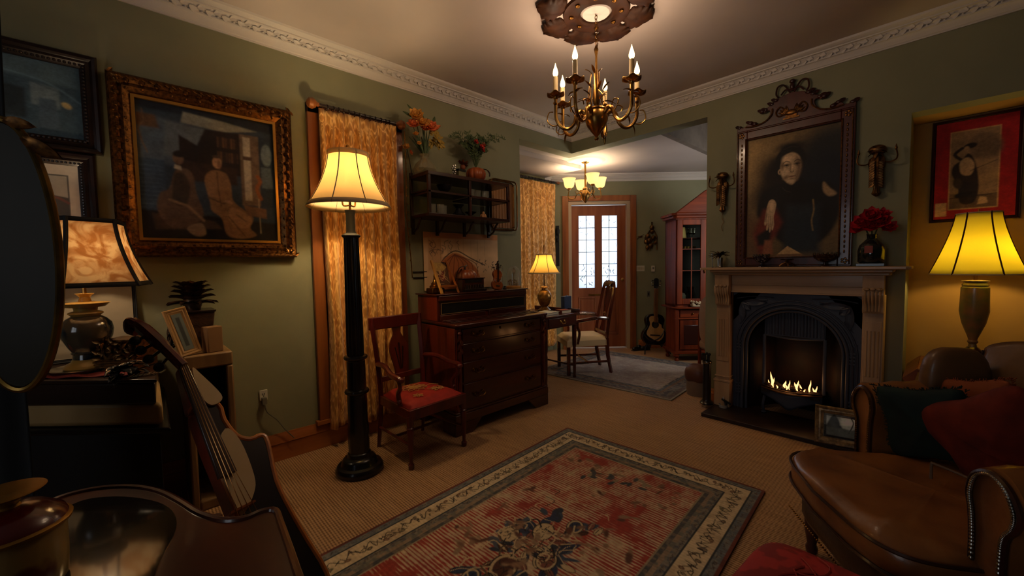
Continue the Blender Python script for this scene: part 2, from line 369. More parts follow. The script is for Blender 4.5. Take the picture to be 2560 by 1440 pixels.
# fireplace wall: chimney breast, header over the opening, alcove on its right
structure(MB().box(B, B+.36, 1.075, 1.385, 0, HZ).box(B, B+.36, .155, .415, 0, HZ).box(B, B+.36, .415, 1.075, .93, HZ)
          .box(B, B+.14, -2.7, A, HZ, CZ).box(B+.14, B+.36, .155, 1.385, HZ, CZ).build('wall_fireplace', M_wall))
structure(MB().box(B, B+.14, -2.7, .155, 2.11, HZ).box(B, B+.14, -2.7, -1.3, 0, 2.11).build('wall_right', M_wall))
structure(MB().box(B+.36, B+.48, -1.44, .9, 0, 2.3).box(B, B+.36, -1.44, -1.3, 0, 2.3).box(B+.14, B+.36, -1.3, .155, 2.11, 2.3).build('wall_alcove', M_ochre))
# back room: ceiling, window alcove with its bulkhead, front-door wall, closing walls
structure(MB().box(B+.14, 7.2, 1.9, 3.12, BZ, BZ+.1).box(B+.14, 7.2, 3.12, 5.6, BZ-.0, BZ+.1).box(2.6, B+.14, A+.14, 3.9, BZ, BZ+.1).build('ceiling_back', M_ceil))
structure(MB().box(2.79, 4.16, 3.12, 3.75, 2.385, BZ).build('trim_2', M_ceil))
M_emb = mat('shadowed_embossing', '6b6058', .8, c2='7a6e64', scale=9, bump=.5, bscale=14)  # embossed ceiling section, its colour darkened to hold the shadow there
structure(MB().box(B+.14, 7.2, 1.84, 1.9, BZ, 2.9).box(B+.14, 7.2, .5, 1.9, 2.82, 2.9).build('trim_3', M_emb))
structure(MB().box(2.6, 4.6, 3.75, 3.9, 0, BZ+.1).build('wall_window', M_wall))
structure(MB().box(2.65, 2.79, A+.14, 3.9, 0, BZ+.1).build('wall_return', M_wall))
dr0, dr1 = .80, 1.66         # clear opening for the front door, measured across the view
m = MB(); m.M = Matrix.Rotation(RZB, 4, 'Z')
m.box(-.1, dr0, DD, DD+.14, 0, BZ+.1).box(dr1, 3.6, DD, DD+.14, 0, BZ+.1).box(dr0, dr1, DD, DD+.14, 2.09, BZ+.1)
structure(m.build('wall_door', M_wall))
m = MB(); m.M = Matrix.Rotation(RZB, 4, 'Z'); m.box(3.3, 3.4, 3.2, DD+.14, 0, BZ+.4)
structure(m.build('wall_back_right', M_wall))
structure(MB().box(B+.36, 4.4, .8, .9, 0, 2.9).box(5.5, 6.4, .8, .9, 0, 2.9).box(4.4, 5.5, .8, .9, 0, 1.0).box(4.4, 5.5, .8, .9, 2.1, 2.9).build('wall_back_near', M_wall))  # gap cut for an assumed window hidden behind the breast
w4 = structure(MB().box(4.4, 4.46, .82, .88, 1.0, 2.1).box(5.44, 5.5, .82, .88, 1.0, 2.1).box(4.92, 4.98, .82, .88, 1.0, 2.1).box(4.4, 5.5, .82, .88, 1.0, 1.06).box(4.4, 5.5, .82, .88, 2.04, 2.1).build('window_4_assumed', M_cor))  # assumed, unseen window, added to let daylight into the back room
MB().box(4.46, 5.44, .845, .85, 1.06, 2.04).build('glass', M_glass, w4)

# cornice: moulded section with a raised leaf frieze
prof = [(0, -.12), (.010, -.12), (.010, -.112), (.016, -.108), (.022, -.090), (.034, -.076), (.044, -.072), (.044, -.064), (.036, -.064), (.062, -.036), (.074, -.034), (.074, -.026), (.088, -.022), (.1, -.012), (.104, 0), (0, 0)]
def cornice(name, p0, p1, inw, z, k=1.0, frieze=True):
    p0 = Vector((*p0, z)); p1 = Vector((*p1, z)); inw = Vector((*inw, 0)); d = (p1-p0).normalized(); n = len(prof); m = MB(); vs_ = []
    for p in (p0, p1):
        for (a, b) in prof: vs_.append(tuple(p+inw*a*k+Vector((0, 0, b*k))))
    m.add(vs_, [tuple(range(n)), tuple(range(2*n-1, n-1, -1))]+[(i, i+n, (i+1) % n+n, (i+1) % n) for i in range(n)])
    if frieze:
        Ln = (p1-p0).length; t = .03; nv = (inw*.032+Vector((0, 0, -.016))).normalized(); tv = d.cross(nv); i = 0
        while t < Ln-.03:
            c = p0+d*t+inw*.049*k+Vector((0, 0, -.050*k))
            sgn = 1 if i % 2 else -1
            m.leaf(c-d*.02-nv*.003, d*1+tv*.5*sgn, .052, .03, .3, up=tuple(nv), th=.009, n=4)
            m.ball(tuple(c+tv*.012*-sgn), .006, 4)
            t += .036; i += 1
    return structure(m.build(name, M_cor, ang=25))
cornice('trim_4', (-2.2, A), (B, A), (0, -1), CZ)
cornice('trim_5', (B, -2.7), (B, A), (-1, 0), CZ)
cornice('trim_6', bw(.5, DD), bw(3.4, DD), tuple(-fwh.xy), BZ, .8, False)
cornice('trim_7', (4.16, 3.75), (4.6, 3.75), (0, -1), BZ, .7, False)
# skirting boards
def skirt(name, p0, p1, inw, h=.17):
    p0 = Vector((*p0, 0)); p1 = Vector((*p1, 0)); inw = Vector((*inw, 0)); pr = [(0, 0), (.02, 0), (.02, h*.62), (.026, h*.66), (.022, h*.72), (.02, h*.86), (.012, h*.92), (.009, h), (0, h)]
    n = len(pr); vs_ = [tuple(p+inw*a+Vector((0, 0, b))) for p in (p0, p1) for (a, b) in pr]
    return structure(MB().add(vs_, [tuple(range(n)), tuple(range(2*n-1, n-1, -1))]+[(i, i+n, (i+1) % n+n, (i+1) % n) for i in range(n)]).build(name, M_pine))
skirt('baseboard_left', (-2.2, A), (2.79, A), (0, -1))
skirt('baseboard_breast', (B, 1.27), (B, 1.385), (-1, 0), .12)
skirt('baseboard_door', bw(1.78, DD), bw(3.3, DD), tuple(-fwh.xy), .12)
skirt('baseboard_alcove', (B+.36, -1.3), (B+.36, .15), (-1, 0), .12)

# curtained window in the left wall: pine surround, sill and shaded glass behind the curtain
wx0, wx1 = .865, 1.53
win = structure(MB().box(wx0, wx0+.075, A-.03, A, .17, 2.27).box(wx1-.075, wx1, A-.03, A, .17, 2.27).box(wx0, wx1, A-.03, A, 2.2, 2.27).build('window_2', M_pinez, bevel=.004))
MB().box(wx0+.075, wx1-.075, A-.008, A-.002, .17, 2.2).build('glass', mat('night_glass', '0a0d10', .15), win)
MB().box(wx0-.02, wx1+.02, A-.045, A, .165, .19).build('sill', M_pine, win)
# front door with its frame
m = MB(); m.M = Matrix.Rotation(RZB, 4, 'Z')
fr = structure(m.box(dr0-.085, dr0, DD-.025, DD, 0, 2.15).box(dr1, dr1+.085, DD-.025, DD, 0, 2.15).box(dr0, dr1, DD-.025, DD, 2.075, 2.15).build('trim_1', M_pinez, bevel=.004))
m = MB(); m.M = Matrix.Rotation(RZB, 4, 'Z')
m.box(dr0, dr0+.045, DD-.01, DD+.13, 0, 2.075).box(dr1-.045, dr1, DD-.01, DD+.13, 0, 2.075).box(dr0+.045, dr1-.045, DD-.01, DD+.13, 2.03, 2.075)
structure(m.build('trim_8', mat('cream_jamb', 'b8a287', .5)))
door = bpy.data.objects.new('door_1', None); COL.objects.link(door); door.rotation_euler = (0, 0, RZB); structure(door)
door.location = (*bw((dr0+dr1)/2, DD+.06), 0); dw = (dr1-dr0)/2-.05; M_door = wood('front_door_wood', '9c5c3a', '86492b', .4, .3, 'z')
def dz(py): return at(1500, py, h=DD).z
def dx(px): return at(px, 630, h=DD+.04).dot(rth) - (dr0+dr1)/2
gz0, gz1 = dz(720), dz(538); panes = [(dx(1447), dx(1487)), (dx(1505), dx(1543))]
m = MB(); xs = [-dw, panes[0][0], panes[0][1], panes[1][0], panes[1][1], dw]
for i in (0, 2, 4): m.box(xs[i], xs[i+1], -.02, .02, .02, 2.02)
for i in (1, 3): m.box(xs[i], xs[i+1], -.02, .02, gz1, 2.02).box(xs[i], xs[i+1], -.02, .02, .02, gz0)
m.build('leaf', M_door, door)
for (x0, x1) in ((xs[1]-.01, xs[2]+.01), (xs[3]-.01, xs[4]+.01)):
    m = MB(); m.box(x0, x0+.02, -.028, -.018, .2, gz0-.13).box(x1-.02, x1, -.028, -.018, .2, gz0-.13).box(x0, x1, -.028, -.018, .2, .22).box(x0, x1, -.028, -.018, gz0-.15, gz0-.13).box(x0+.035, x1-.035, -.027, -.018, .24, gz0-.17)
    m.build('panel', M_door, door, bevel=.004)
M_frost = bpy.data.materials.new('leaded_glass'); M_frost.use_nodes = True; nt = M_frost.node_tree; nt.nodes.clear()
o_ = nt.nodes.new('ShaderNodeOutputMaterial'); t_ = nt.nodes.new('ShaderNodeBsdfTranslucent'); t_.inputs[0].default_value = (.93, .96, 1, 1); g_ = nt.nodes.new('ShaderNodeBsdfGlossy'); g_.inputs['Roughness'].default_value = .15
x_ = nt.nodes.new('ShaderNodeMixShader'); x_.inputs[0].default_value = .06; nt.links.new(t_.outputs[0], x_.inputs[1]); nt.links.new(g_.outputs[0], x_.inputs[2]); nt.links.new(x_.outputs[0], o_.inputs[0])
rs = random.Random(3)
for (x0, x1) in panes:
    pn = MB().box(x0, x1, -.003, .003, gz0, gz1).build('pane', M_frost, door)
    m = MB(); xm = (x0+x1)/2-.02*(x1-x0)
    m.box(xm-.004, xm+.004, -.009, -.003, gz0, gz1)
    for k in range(1, 6):
        z = gz1-(gz1-gz0)*k/6; m.box(x0, x1, -.009, -.003, z-.004, z+.004)
    for (cx, w0) in ((x0+(xm-x0)/2, xm-x0), (xm+(x1-xm)/2, x1-xm)):      # painted twigs and scrolls in the leaded cells
        for k in range(6):
            zc = gz1-(gz1-gz0)*(k+.5)/6
            for q in range(1 if k in (2, 3) else 2 if k < 4 else 4):
                p0 = (cx+rs.uniform(-.4, .4)*w0, -.005, zc+rs.uniform(-.06, .06)); p1 = (p0[0]+rs.uniform(-.4, .4)*w0, -.005, p0[2]+rs.uniform(-.05, .05))
                p1 = (min(max(p1[0], cx-w0*.45), cx+w0*.45), p1[1], p1[2])
                m.tube(smooth([p0, ((p0[0]+p1[0])/2, -.005, (p0[2]+p1[2])/2+rs.uniform(-.02, .02)), p1], 3), .0022 if k < 4 else .0035, 4)
    m.build('leading', mat('lead', '1c2224', .5), pn)
MB().box(-.14, .08, -.026, -.018, gz0-.11, gz0-.085).build('letter_plate', M_brass, door)
MB().ball((dw-.05, -.05, .98), .022, 8).tube([(dw-.05, -.045, .98), (dw-.05, -.02, .98)], .008).build('door_handle', M_brass, door)
# plaster ceiling rose in the back room
cx_, cy_ = at(1463, 403, z=BZ).xy
m = MB(); m.lathe([(.0, -.012), (.06, -.014), (.1, -.008), (.16, -.006), (.19, -.014), (.21, -.012), (.225, -.004), (.24, 0)], (cx_, cy_, BZ), 40); structure(m.build('trim_9', M_ceil))
# ================================================================ lamps
M_shade = shade_mat('lampshade_silk', 'ecd8b0', .45)
M_shadew = shade_mat('shade_linen_band', 'd8c8ac', .4)
def bell_shade(root, z0, z1, r0, r1, mat_s, mat_t, panels=8, pw=1.8, band=.018, rib=.0028, sides=0, off=0.):
    """open bell-shaped shade with seams, hem and top band; sides>0 makes flat-sided panels"""
    n = sides or 48
    def rad(t): return r1+(r0-r1)*(1-t)**pw
    rows = 12
    def fn(u, v):
        a = 2*math.pi*u+off; r_ = rad(v); return (r_*math.cos(a), r_*math.sin(a), z0+(z1-z0)*v)
    sh = MB().grid(fn, n, rows, cu=True).build('lamp_shade', mat_s, root, ang=(20 if sides else 60), solid=.0015)
    m = MB()
    for k in range(panels):
        a = 2*math.pi*k/panels+off
        m.tube([((rad(i/10)+.0015)*math.cos(a), (rad(i/10)+.0015)*math.sin(a), z0+(z1-z0)*i/10) for i in range(11)], rib, 5)
    m.build('seam', mat_t, sh)
    for (va, nm) in ((0, 'hem'), (1, 'top_band')):
        zz = z0 if va == 0 else z1-band; m = MB()
        def fb(u, v):
            a = 2*math.pi*u+off; t = (zz+band*v-z0)/(z1-z0); r_ = rad(t)+.003; return (r_*math.cos(a), r_*math.sin(a), zz+band*v)
        m.grid(fb, n, 3, cu=True).build(nm, mat_t if sides else M_shadew, sh, ang=(20 if sides else 60), solid=.002)
    return sh

# floor lamp: black fluted column, cream bell shade
lp = at(900, 1176, z=0)
fl = thing('floor_lamp', 'tall floor lamp with black fluted column and cream bell shade in front of gold curtain', 'floor lamp', (lp.x, lp.y, 0))
MB().lathe([(.10, 0), (.128, .002), (.135, .014), (.134, .03), (.124, .045), (.104, .05), (.1, .056), (.096, .075), (.085, .088), (.068, .094), (.064, .115), (.058, .12)], n=40).build('base', M_black, fl)
MB().lathe([(.058, .12), (.06, .2), (.0595, .26), (.054, .30), (.055, .42), (.053, .47)], n=40, flute=.05, fn=10).build('lower_column', M_black, fl)
MB().lathe([(.052, .465), (.066, .472), (.069, .48), (.066, .488), (.053, .495)], n=32).build('collar', M_black, fl)
MB().lathe([(.052, .49), (.051, .66)], n=32).build('middle_column', M_black, fl)
MB().lathe([(.052, .665), (.064, .673), (.067, .681), (.064, .69), (.051, .695)], n=32).build('collar', M_black, fl)
MB().lathe([(.048, .69), (.049, .75), (.0445, 1.1), (.041, 1.375)], n=120, flute=.13, fn=15).build('fluted_column', M_black, fl)
MB().lathe([(.041, 1.373), (.05, 1.38), (.052, 1.386), (.046, 1.392), (.03, 1.40), (.0255, 1.41), (.024, 1.50), (.028, 1.522), (.03, 1.53), (.01, 1.532)], n=28).build('capital', M_blackm, fl)
m = MB().tube([(0, 0, 1.53), (0, 0, 1.60)], .007)
for a in (.4, 2.5, 4.4): m.tube(smooth([(0, 0, 1.56), (.035*math.cos(a), .035*math.sin(a), 1.558), (.042*math.cos(a), .042*math.sin(a), 1.59)], 4), .005)
m.build('socket_cluster', M_brassd, fl)
MB().tube(smooth([(0, 0, 1.60), (.05, .06, 1.62), (.07, .09, 1.75), (0, 0, 1.862)], 5), .0025, 5).tube([(0, 0, 1.855), (0, 0, 1.875)], .004).build('harp', M_brassd, fl)
bell_shade(fl, 1.545, 1.855, .226, .108, M_shade, M_dark, 8, 1.75, .026)
MB().ball((0, 0, 1.888), (.011, .011, .013), 8).lathe([(.014, 1.868), (.014, 1.872), (.004, 1.876)], n=12).build('finial', M_brass, fl)
MB().ball((0, 0, 1.66), (.03, .03, .04), 8).build('bulb', emis('bulb_glow', (1, .66, .3), 8), fl)
light('POINT', 'floor_lamp_light', (lp.x, lp.y, 1.72), 13, GOLD, .045)

# ================================================================ curtains
def curtain_mat(name, a, b, c, sc):
    m = bpy.data.materials.new(name); m.use_nodes = True; nt = m.node_tree; N = nt.nodes; L = nt.links; p = N['Principled BSDF']; p.inputs['Roughness'].default_value = .5; p.inputs['Sheen Weight'].default_value = .3
    tc = N.new('ShaderNodeTexCoord'); n0 = N.new('ShaderNodeTexNoise'); n0.inputs['Scale'].default_value = sc*.35; n0.inputs['Detail'].default_value = 2
    vm = N.new('ShaderNodeVectorMath'); vm.operation = 'MULTIPLY_ADD'; vm.inputs[1].default_value = (.25, .25, .25); L.new(n0.outputs['Color'], vm.inputs[0]); L.new(tc.outputs['Object'], vm.inputs[2])
    v = N.new('ShaderNodeTexVoronoi'); v.feature = 'DISTANCE_TO_EDGE'; v.inputs['Scale'].default_value = sc; L.new(vm.outputs[0], v.inputs['Vector'])
    r_ = N.new('ShaderNodeValToRGB'); e = r_.color_ramp.elements; e[0].position = .03; e[0].color = (*lin(a), 1); e[1].position = .12; e[1].color = (*lin(b), 1); q = r_.color_ramp.elements.new(.3); q.color = (*lin(c), 1)
    L.new(v.outputs['Distance'], r_.inputs[0]); L.new(r_.outputs[0], p.inputs['Base Color'])
    rr = N.new('ShaderNodeMapRange'); rr.inputs['From Max'].default_value = .12; rr.inputs['To Min'].default_value = .32; rr.inputs['To Max'].default_value = .62; L.new(v.outputs['Distance'], rr.inputs[0]); L.new(rr.outputs[0], p.inputs['Roughness'])
    MATS[name] = m; return m
M_dam = curtain_mat('gold_damask', 'fac878', 'cc9040', 'b87c32', 13)
def curtain(name, label, x0, x1, z0, z1, folds, amp, M, seed=1, ring_y=0):
    rs = random.Random(seed); ph = [rs.uniform(-.5, .5) for _ in range(folds+2)]
    def fn(u, v):
        zz = z0+(z1-z0)*v; k = u*folds; j = int(k); f = k-j; p = ph[j]*(1-f)+ph[min(j+1, folds+1)]*f
        a = amp*(1-.35*v)*(1+.4*math.sin(3.1*k+seed)); s_ = math.sin(2*math.pi*(k+p*(1-v)*.6))
        sw = .012*math.sin(5*v+u*7)*(1-v)
        tuck = .35 if v > .955 else 1
        xx = x0+(x1-x0)*(u+.006*math.sin(40*u+4*v))+sw + (.02*math.sin(v*3.0)*(1-v) if u > .5 else -.0)
        zb = zz if v > .02 else zz+.012*math.sin(9*u+seed)-.01*math.cos(22*u)
        return (xx, -a*s_*tuck+.006*math.sin(13*v+11*u), zb)
    o = MB().grid(fn, folds*12, 50).build(name, M, ang=180, solid=.004); return o
rz_ = at(775, 245, y=A-.06).z
c1 = curtain('curtain', '', 0, .53, .12, 2.225, 9, .024, M_dam, 1)
tag(c1, 'full-length gold damask curtain behind the tall floor lamp', 'curtain', None, (.925, A-.075, 0))
def rod(label, x0, x1, y, z, n, fin=.035, wall=A):
    t = thing('curtain_rod', label, 'curtain rod', ((x0+x1)/2, y, z)); h = (x1-x0)/2
    MB().tube([(-h, 0, 0), (h, 0, 0)], .0115, 12).build('rod', M_dark, t)
    for s_ in (-1, 1):
        MB().lathe([(.012, 0), (.015, .008), (.012, .014), (fin*.7, .022), (fin, .04), (fin*.85, .062), (fin*.4, .074), (0, .077)], (s_*h, 0, 0), 16, axis='x').build('finial', M_pinez, t) if s_ > 0 else \
        MB().lathe([(0, -.077), (fin*.4, -.074), (fin*.85, -.062), (fin, -.04), (fin*.7, -.022), (.012, -.014), (.015, -.008), (.012, 0)], (s_*h, 0, 0), 16, axis='x').build('finial', M_pinez, t)
        MB().tube([(s_*(h-.02), 0, 0), (s_*(h-.02), wall-y, 0)], .008).build('bracket', M_dark, t)
    for k in range(n):
        x = -h+.05+(2*h-.1)*k/(n-1)+random.uniform(-.006, .006); a0 = random.uniform(-.3, .3)
        MB().tube([(x+.018*math.sin(a)*math.sin(a0), .018*math.sin(a)*math.cos(a0), -.006+.018*math.cos(a)) for a in [i*math.pi/7 for i in range(14)]], .0026, 5, True).build('ring', M_dark, t)
    return t
rod('dark curtain rod with rings and round wooden finials above the tall floor lamp', .925, 1.455, A-.075, 2.245, 13)
# draw cord hanging by the curtain's right edge
cd_ = MB().tube(smooth([(0, 0, 2.2), (.004, 0, 1.9), (-.004, 0, 1.6), (.02, 0, 1.30), (.03, 0, 1.12)], 6), .004, 6)
for k in range(16): cd_.ball((.001+.0012*k, 0, 2.15-.06*k), .007, 4)
tag(cd_.build('tassel_cord', M_brass), 'gold curtain cord hanging beside the gold curtain on the left wall', 'cord', None, (1.515, A-.09, 0))

# ================================================================ the large pictures on the left wall
def frame_thing(name, label, cat, w_, h_, bw_, dep, mats, loc, rz, group=None, carve=0, liner=None, tilt=0, beads=0):
    """picture frame, outer size w_ x h_, border bw_, facing local -y; returns root and opening"""
    t = thing(name, label, cat, loc, 0, group, rot=(tilt, 0, rz)); t.rotation_mode = 'XYZ'
    pr = [(0, 0), (0, -dep*.75), (bw_*.12, -dep), (bw_*.3, -dep*.9), (bw_*.45, -dep*.62), (bw_*.65, -dep*.7), (bw_*.82, -dep*.5), (bw_, -dep*.35), (bw_, 0)]
    n = len(pr); cs = [(-w_/2, 0, 1, 1), (w_/2, 0, -1, 1), (w_/2, h_, -1, -1), (-w_/2, h_, 1, -1)]; vs_ = []
    for (x, z, sx, sz) in cs:
        for (a, b) in pr: vs_.append((x+sx*a, b, z+sz*a))
    fs = [(i*n+k, ((i+1) % 4)*n+k, ((i+1) % 4)*n+(k+1) % n, i*n+(k+1) % n) for i in range(4) for k in range(n)]
    m = MB().add(vs_, fs)
    if carve:
        sides = [((-w_/2, 0), (1, 0), w_, (0, 1)), ((-w_/2, h_), (1, 0), w_, (0, -1)), ((-w_/2, 0), (0, 1), h_, (1, 0)), ((w_/2, 0), (0, 1), h_, (-1, 0))]
        for (o_, d_, ln, iw) in sides:
            nb = int(ln/carve)
            for k in range(nb):
                s_ = (k+.5)/nb*ln; x = o_[0]+d_[0]*s_+iw[0]*bw_*.10; z = o_[1]+d_[1]*s_+iw[1]*bw_*.10
                m.leaf((x, -dep*.85, z), (d_[0]+iw[0]*.7, -.25, d_[1]+iw[1]*.7), carve*1.2, carve*.6, .3, up=(0, -1, 0), th=.004, n=3)
                if k % 2 == 0:
                    x = o_[0]+d_[0]*s_+iw[0]*bw_*.38; z = o_[1]+d_[1]*s_+iw[1]*bw_*.38; m.ball((x, -dep*.85, z), (carve*.5, carve*.3, carve*.5), 4)
                    x = o_[0]+d_[0]*s_+iw[0]*bw_*.72; z = o_[1]+d_[1]*s_+iw[1]*bw_*.72; m.ball((x, -dep*.6, z), (carve*.3, carve*.25, carve*.3), 4)
        rs = random.Random(9)
        for (cx, cz) in ((-1, 0), (1, 0), (1, 1), (-1, 1)):      # corner foliage
            x = cx*(w_/2-bw_*.42); z = bw_*.42 if cz == 0 else h_-bw_*.42
            for k in range(14):
                a = k*.449+.2; m.leaf((x, -dep*.9, z), (math.cos(a), -.3, math.sin(a)), bw_*rs.uniform(.22, .38), bw_*.2, .5, up=(0, -1, 0), th=.004, n=4)
            m.ball((x, -dep, z), (bw_*.14, bw_*.1, bw_*.14), 6)
    if beads:
        for (o_, d_, ln, iw) in (((-w_/2, 0), (1, 0), w_, (0, 1)), ((-w_/2, h_), (1, 0), w_, (0, -1)), ((-w_/2, 0), (0, 1), h_, (1, 0)), ((w_/2, 0), (0, 1), h_, (-1, 0))):
            nb = int((ln-1.6*bw_)/beads)
            for k in range(nb): s_ = bw_*.8+(k+.5)/nb*(ln-1.6*bw_); m.ball((o_[0]+d_[0]*s_+iw[0]*bw_*.8, -dep*.55, o_[1]+d_[1]*s_+iw[1]*bw_*.8), (beads*.42, beads*.4, beads*.42), 4)
    fo = m.build('frame', mats[0], t, ang=30, bevel=0)
    if liner: 
        x = w_/2-bw_; l = .014
        MB().box(-x, -x+l, -dep*.5, -.004, bw_, h_-bw_).box(x-l, x, -dep*.5, -.004, bw_, h_-bw_).box(-x+l, x-l, -dep*.5, -.004, bw_, bw_+l).box(-x+l, x-l, -dep*.5, -.004, h_-bw_-l, h_-bw_).build('liner', liner, t)
    MB().box(-w_/2+bw_*.4, w_/2-bw_*.4, -.004, 0, bw_*.4, h_-bw_*.4).build('backing', M_dark, t)
    return t, w_-2*bw_, h_-2*bw_, bw_
def put_print(t, ow, oh, b, base, shapes, nx=150, noise=.1, y=-.010, glass=True, m=None, gy=-.02, **k):
    k.setdefault('gain', 2.0); p = painted('print', t, ow, oh, nx, int(nx*oh/ow), base, shapes, m, noise, **k); p.location = (0, y, b)
    if glass: MB().box(-ow/2, ow/2, gy, gy+.002, b, b+oh).build('glass', pane_mat('picture_glass', gl=-.015, rough=.04), t)
    return p
P0 = at(262, 640, y=A); P1 = at(727, 640, y=A)
bx0, bx1, bz0, bz1 = -.045, .765, 1.275, 2.175
f, ow, oh, b = frame_thing('framed_picture', 'large ornate gilt-framed picture of two seated figures on left wall', 'picture', bx1-bx0, bz1-bz0, .085, .055, [M_gilt], ((bx0+bx1)/2, A-.004, bz0), 0, None, .028, mat('bright_gilt', 'd6a04e', .35, metal=.8))
S = 1.1
H_ = oh/ow
skin = '8a6a50'; coat = '6e5236'; coatl = '836446'
put_print(f, ow, oh, b, '26303a', [
    ('p', '3c4650', [(0, .55*H_), (.38, .55*H_), (.62, .83*H_), (0, .9*H_)], .04), ('p', '4d5357', [(.18, .62*H_), (.5, .58*H_), (.62, .84*H_), (.2, .86*H_)], .03),
    ('p', '151a22', [(0, .93*H_), (1, .9*H_), (1, H_), (0, H_)], .04), ('p', '6a6a60', [(.3, .87*H_), (.6, .85*H_), (.85, .9*H_), (.6, .93*H_), (.32, .95*H_)], .015),
    ('p', '1e1512', [(.28, .6*H_), (.72, .52*H_), (.72, .86*H_), (.46, .85*H_), (.4, .72*H_), (.28, .78*H_)], .015), ('p', '2d1e16', [(.25, .45*H_), (.68, .45*H_), (.68, .58*H_), (.25, .6*H_)], .03),
    *[('p', ['3d2a1c', '4a3320', '2a1c14', '35241a'][k % 4], [(.54+.02*k, .62*H_+.0), (.556+.02*k, .62*H_), (.556+.02*k, .7*H_), (.54+.02*k, .7*H_)], .004) for k in range(8)],
    *[('p', ['3d2a1c', '2a1c14', '4a3320'][k % 3], [(.54+.02*k, .73*H_), (.556+.02*k, .73*H_), (.556+.02*k, .81*H_), (.54+.02*k, .81*H_)], .004) for k in range(8)],
    ('p', '54463a', [(.71, .3*H_), (.86, .3*H_), (.86, .86*H_), (.71, .86*H_)], .012), ('p', '8a8578', [(.735, .34*H_), (.79, .34*H_), (.79, .84*H_), (.735, .84*H_)], .008), ('p', '3c2c22', [(.73, .66*H_), (.8, .66*H_), (.8, .69*H_), (.73, .69*H_)], .005),
    ('p', '1d2834', [(.86, .3*H_), (1, .3*H_), (1, .86*H_), (.86, .86*H_)], .02), ('e', '51606a', .92, .72*H_, .045, .10, 0, .01), ('p', '3f4c56', [(.87, .45*H_), (.97, .45*H_), (.95, .62*H_), (.87, .62*H_)], .01),
    ('p', '2c3a48', [(0, .22*H_), (.18, .22*H_), (.18, .58*H_), (0, .58*H_)], .015), *[('l', '3f5060', [(.02, (.26+.03*k)*H_), (.16, (.262+.03*k)*H_)], .004, .004) for k in range(10)],
    ('p', '4a3524', [(.02, .80*H_), (.16, .80*H_), (.14, .89*H_), (.02, .89*H_)], .02), ('l', '5b4630', [(.06, .92*H_), (.07, .84*H_), (.03, .78*H_), (.05, .7*H_), (.08, .62*H_)], .008, .005),
    ('p', '16110f', [(0, 0), (1, 0), (1, .16*H_), (.45, .2*H_), (0, .22*H_)], .03), ('p', '3a2a1e', [(.1, .08*H_), (.55, .1*H_), (.5, .16*H_), (.08, .2*H_)], .02),
    # left figure, seated
    ('p', '4b3a2c', smooth([(.2, .1*H_), (.33, .12*H_), (.42, .2*H_), (.38, .36*H_), (.36, .5*H_), (.3, .54*H_), (.24, .5*H_), (.2, .38*H_), (.14, .34*H_), (.12, .22*H_)], 4, True), .012),
    ('p', '2e241c', smooth([(.22, .3*H_), (.3, .26*H_), (.34, .4*H_), (.3, .5*H_), (.24, .48*H_)], 4, True), .02), ('p', '8c8474', [(.24, .53*H_), (.29, .52*H_), (.285, .55*H_), (.245, .56*H_)], .006),
    ('e', '5f4836', .27, .605*H_, .036, .05, 0, .01), ('e', '1c1512', .285, .64*H_, .05, .03, .2, .012), ('l', '6d563e', [(.2, .3*H_), (.32, .26*H_), (.42, .16*H_)], .02, .01),
    ('p', '6a5a48', smooth([(.3, .1*H_), (.4, .14*H_), (.43, .06*H_), (.36, .04*H_)], 4, True), .01),
    # right figure in long coat
    ('p', coat, smooth([(.47, .3*H_), (.44, .46*H_), (.47, .53*H_), (.53, .55*H_), (.6, .53*H_), (.63, .44*H_), (.64, .33*H_), (.72, .26*H_), (.79, .2*H_), (.76, .12*H_), (.81, .06*H_), (.68, .03*H_), (.58, .06*H_), (.55, .18*H_), (.48, .24*H_)], 4, True), .012),
    ('p', coatl, smooth([(.62, .27*H_), (.7, .25*H_), (.78, .19*H_), (.74, .12*H_), (.66, .12*H_), (.6, .18*H_)], 4, True), .02), ('l', '3a2a1c', [(.53, .54*H_), (.535, .4*H_), (.55, .28*H_)], .006, .006), ('l', '4a3826', [(.46, .34*H_), (.56, .3*H_), (.61, .31*H_)], .012, .01), ('l', '4a3826', [(.6, .2*H_), (.68, .1*H_), (.72, .05*H_)], .01, .012), ('l', '4a3826', [(.66, .22*H_), (.73, .17*H_)], .008, .01),
    ('e', skin, .535, .61*H_, .033, .05, 0, .008), ('e', '6a4c36', .55, .60*H_, .014, .04, 0, .012), ('e', '3a2c22', .533, .655*H_, .03, .014, 0, .008), ('l', '3a2a20', [(.522, .615*H_), (.532, .615*H_)], .004, .003), ('l', '3a2a20', [(.545, .615*H_), (.555, .615*H_)], .004, .003), ('l', '4e3426', [(.533, .58*H_), (.548, .58*H_)], .003, .003), ('e', skin, .605, .315*H_, .03, .014, -.3, .006),
    ('l', '6b4022', smooth([(.84, .54*H_), (.86, .5*H_), (.83, .44*H_), (.86, .36*H_)], 5), .03, .01), ('l', '8a7a66', [(.84, .36*H_), (.845, .08*H_)], .006, .004), ('p', '5a4432', [(.72, .3*H_), (.9, .28*H_), (.9, .2*H_), (.74, .22*H_)], .01),
], nx=250, noise=.25, nsc=14, blur=3)
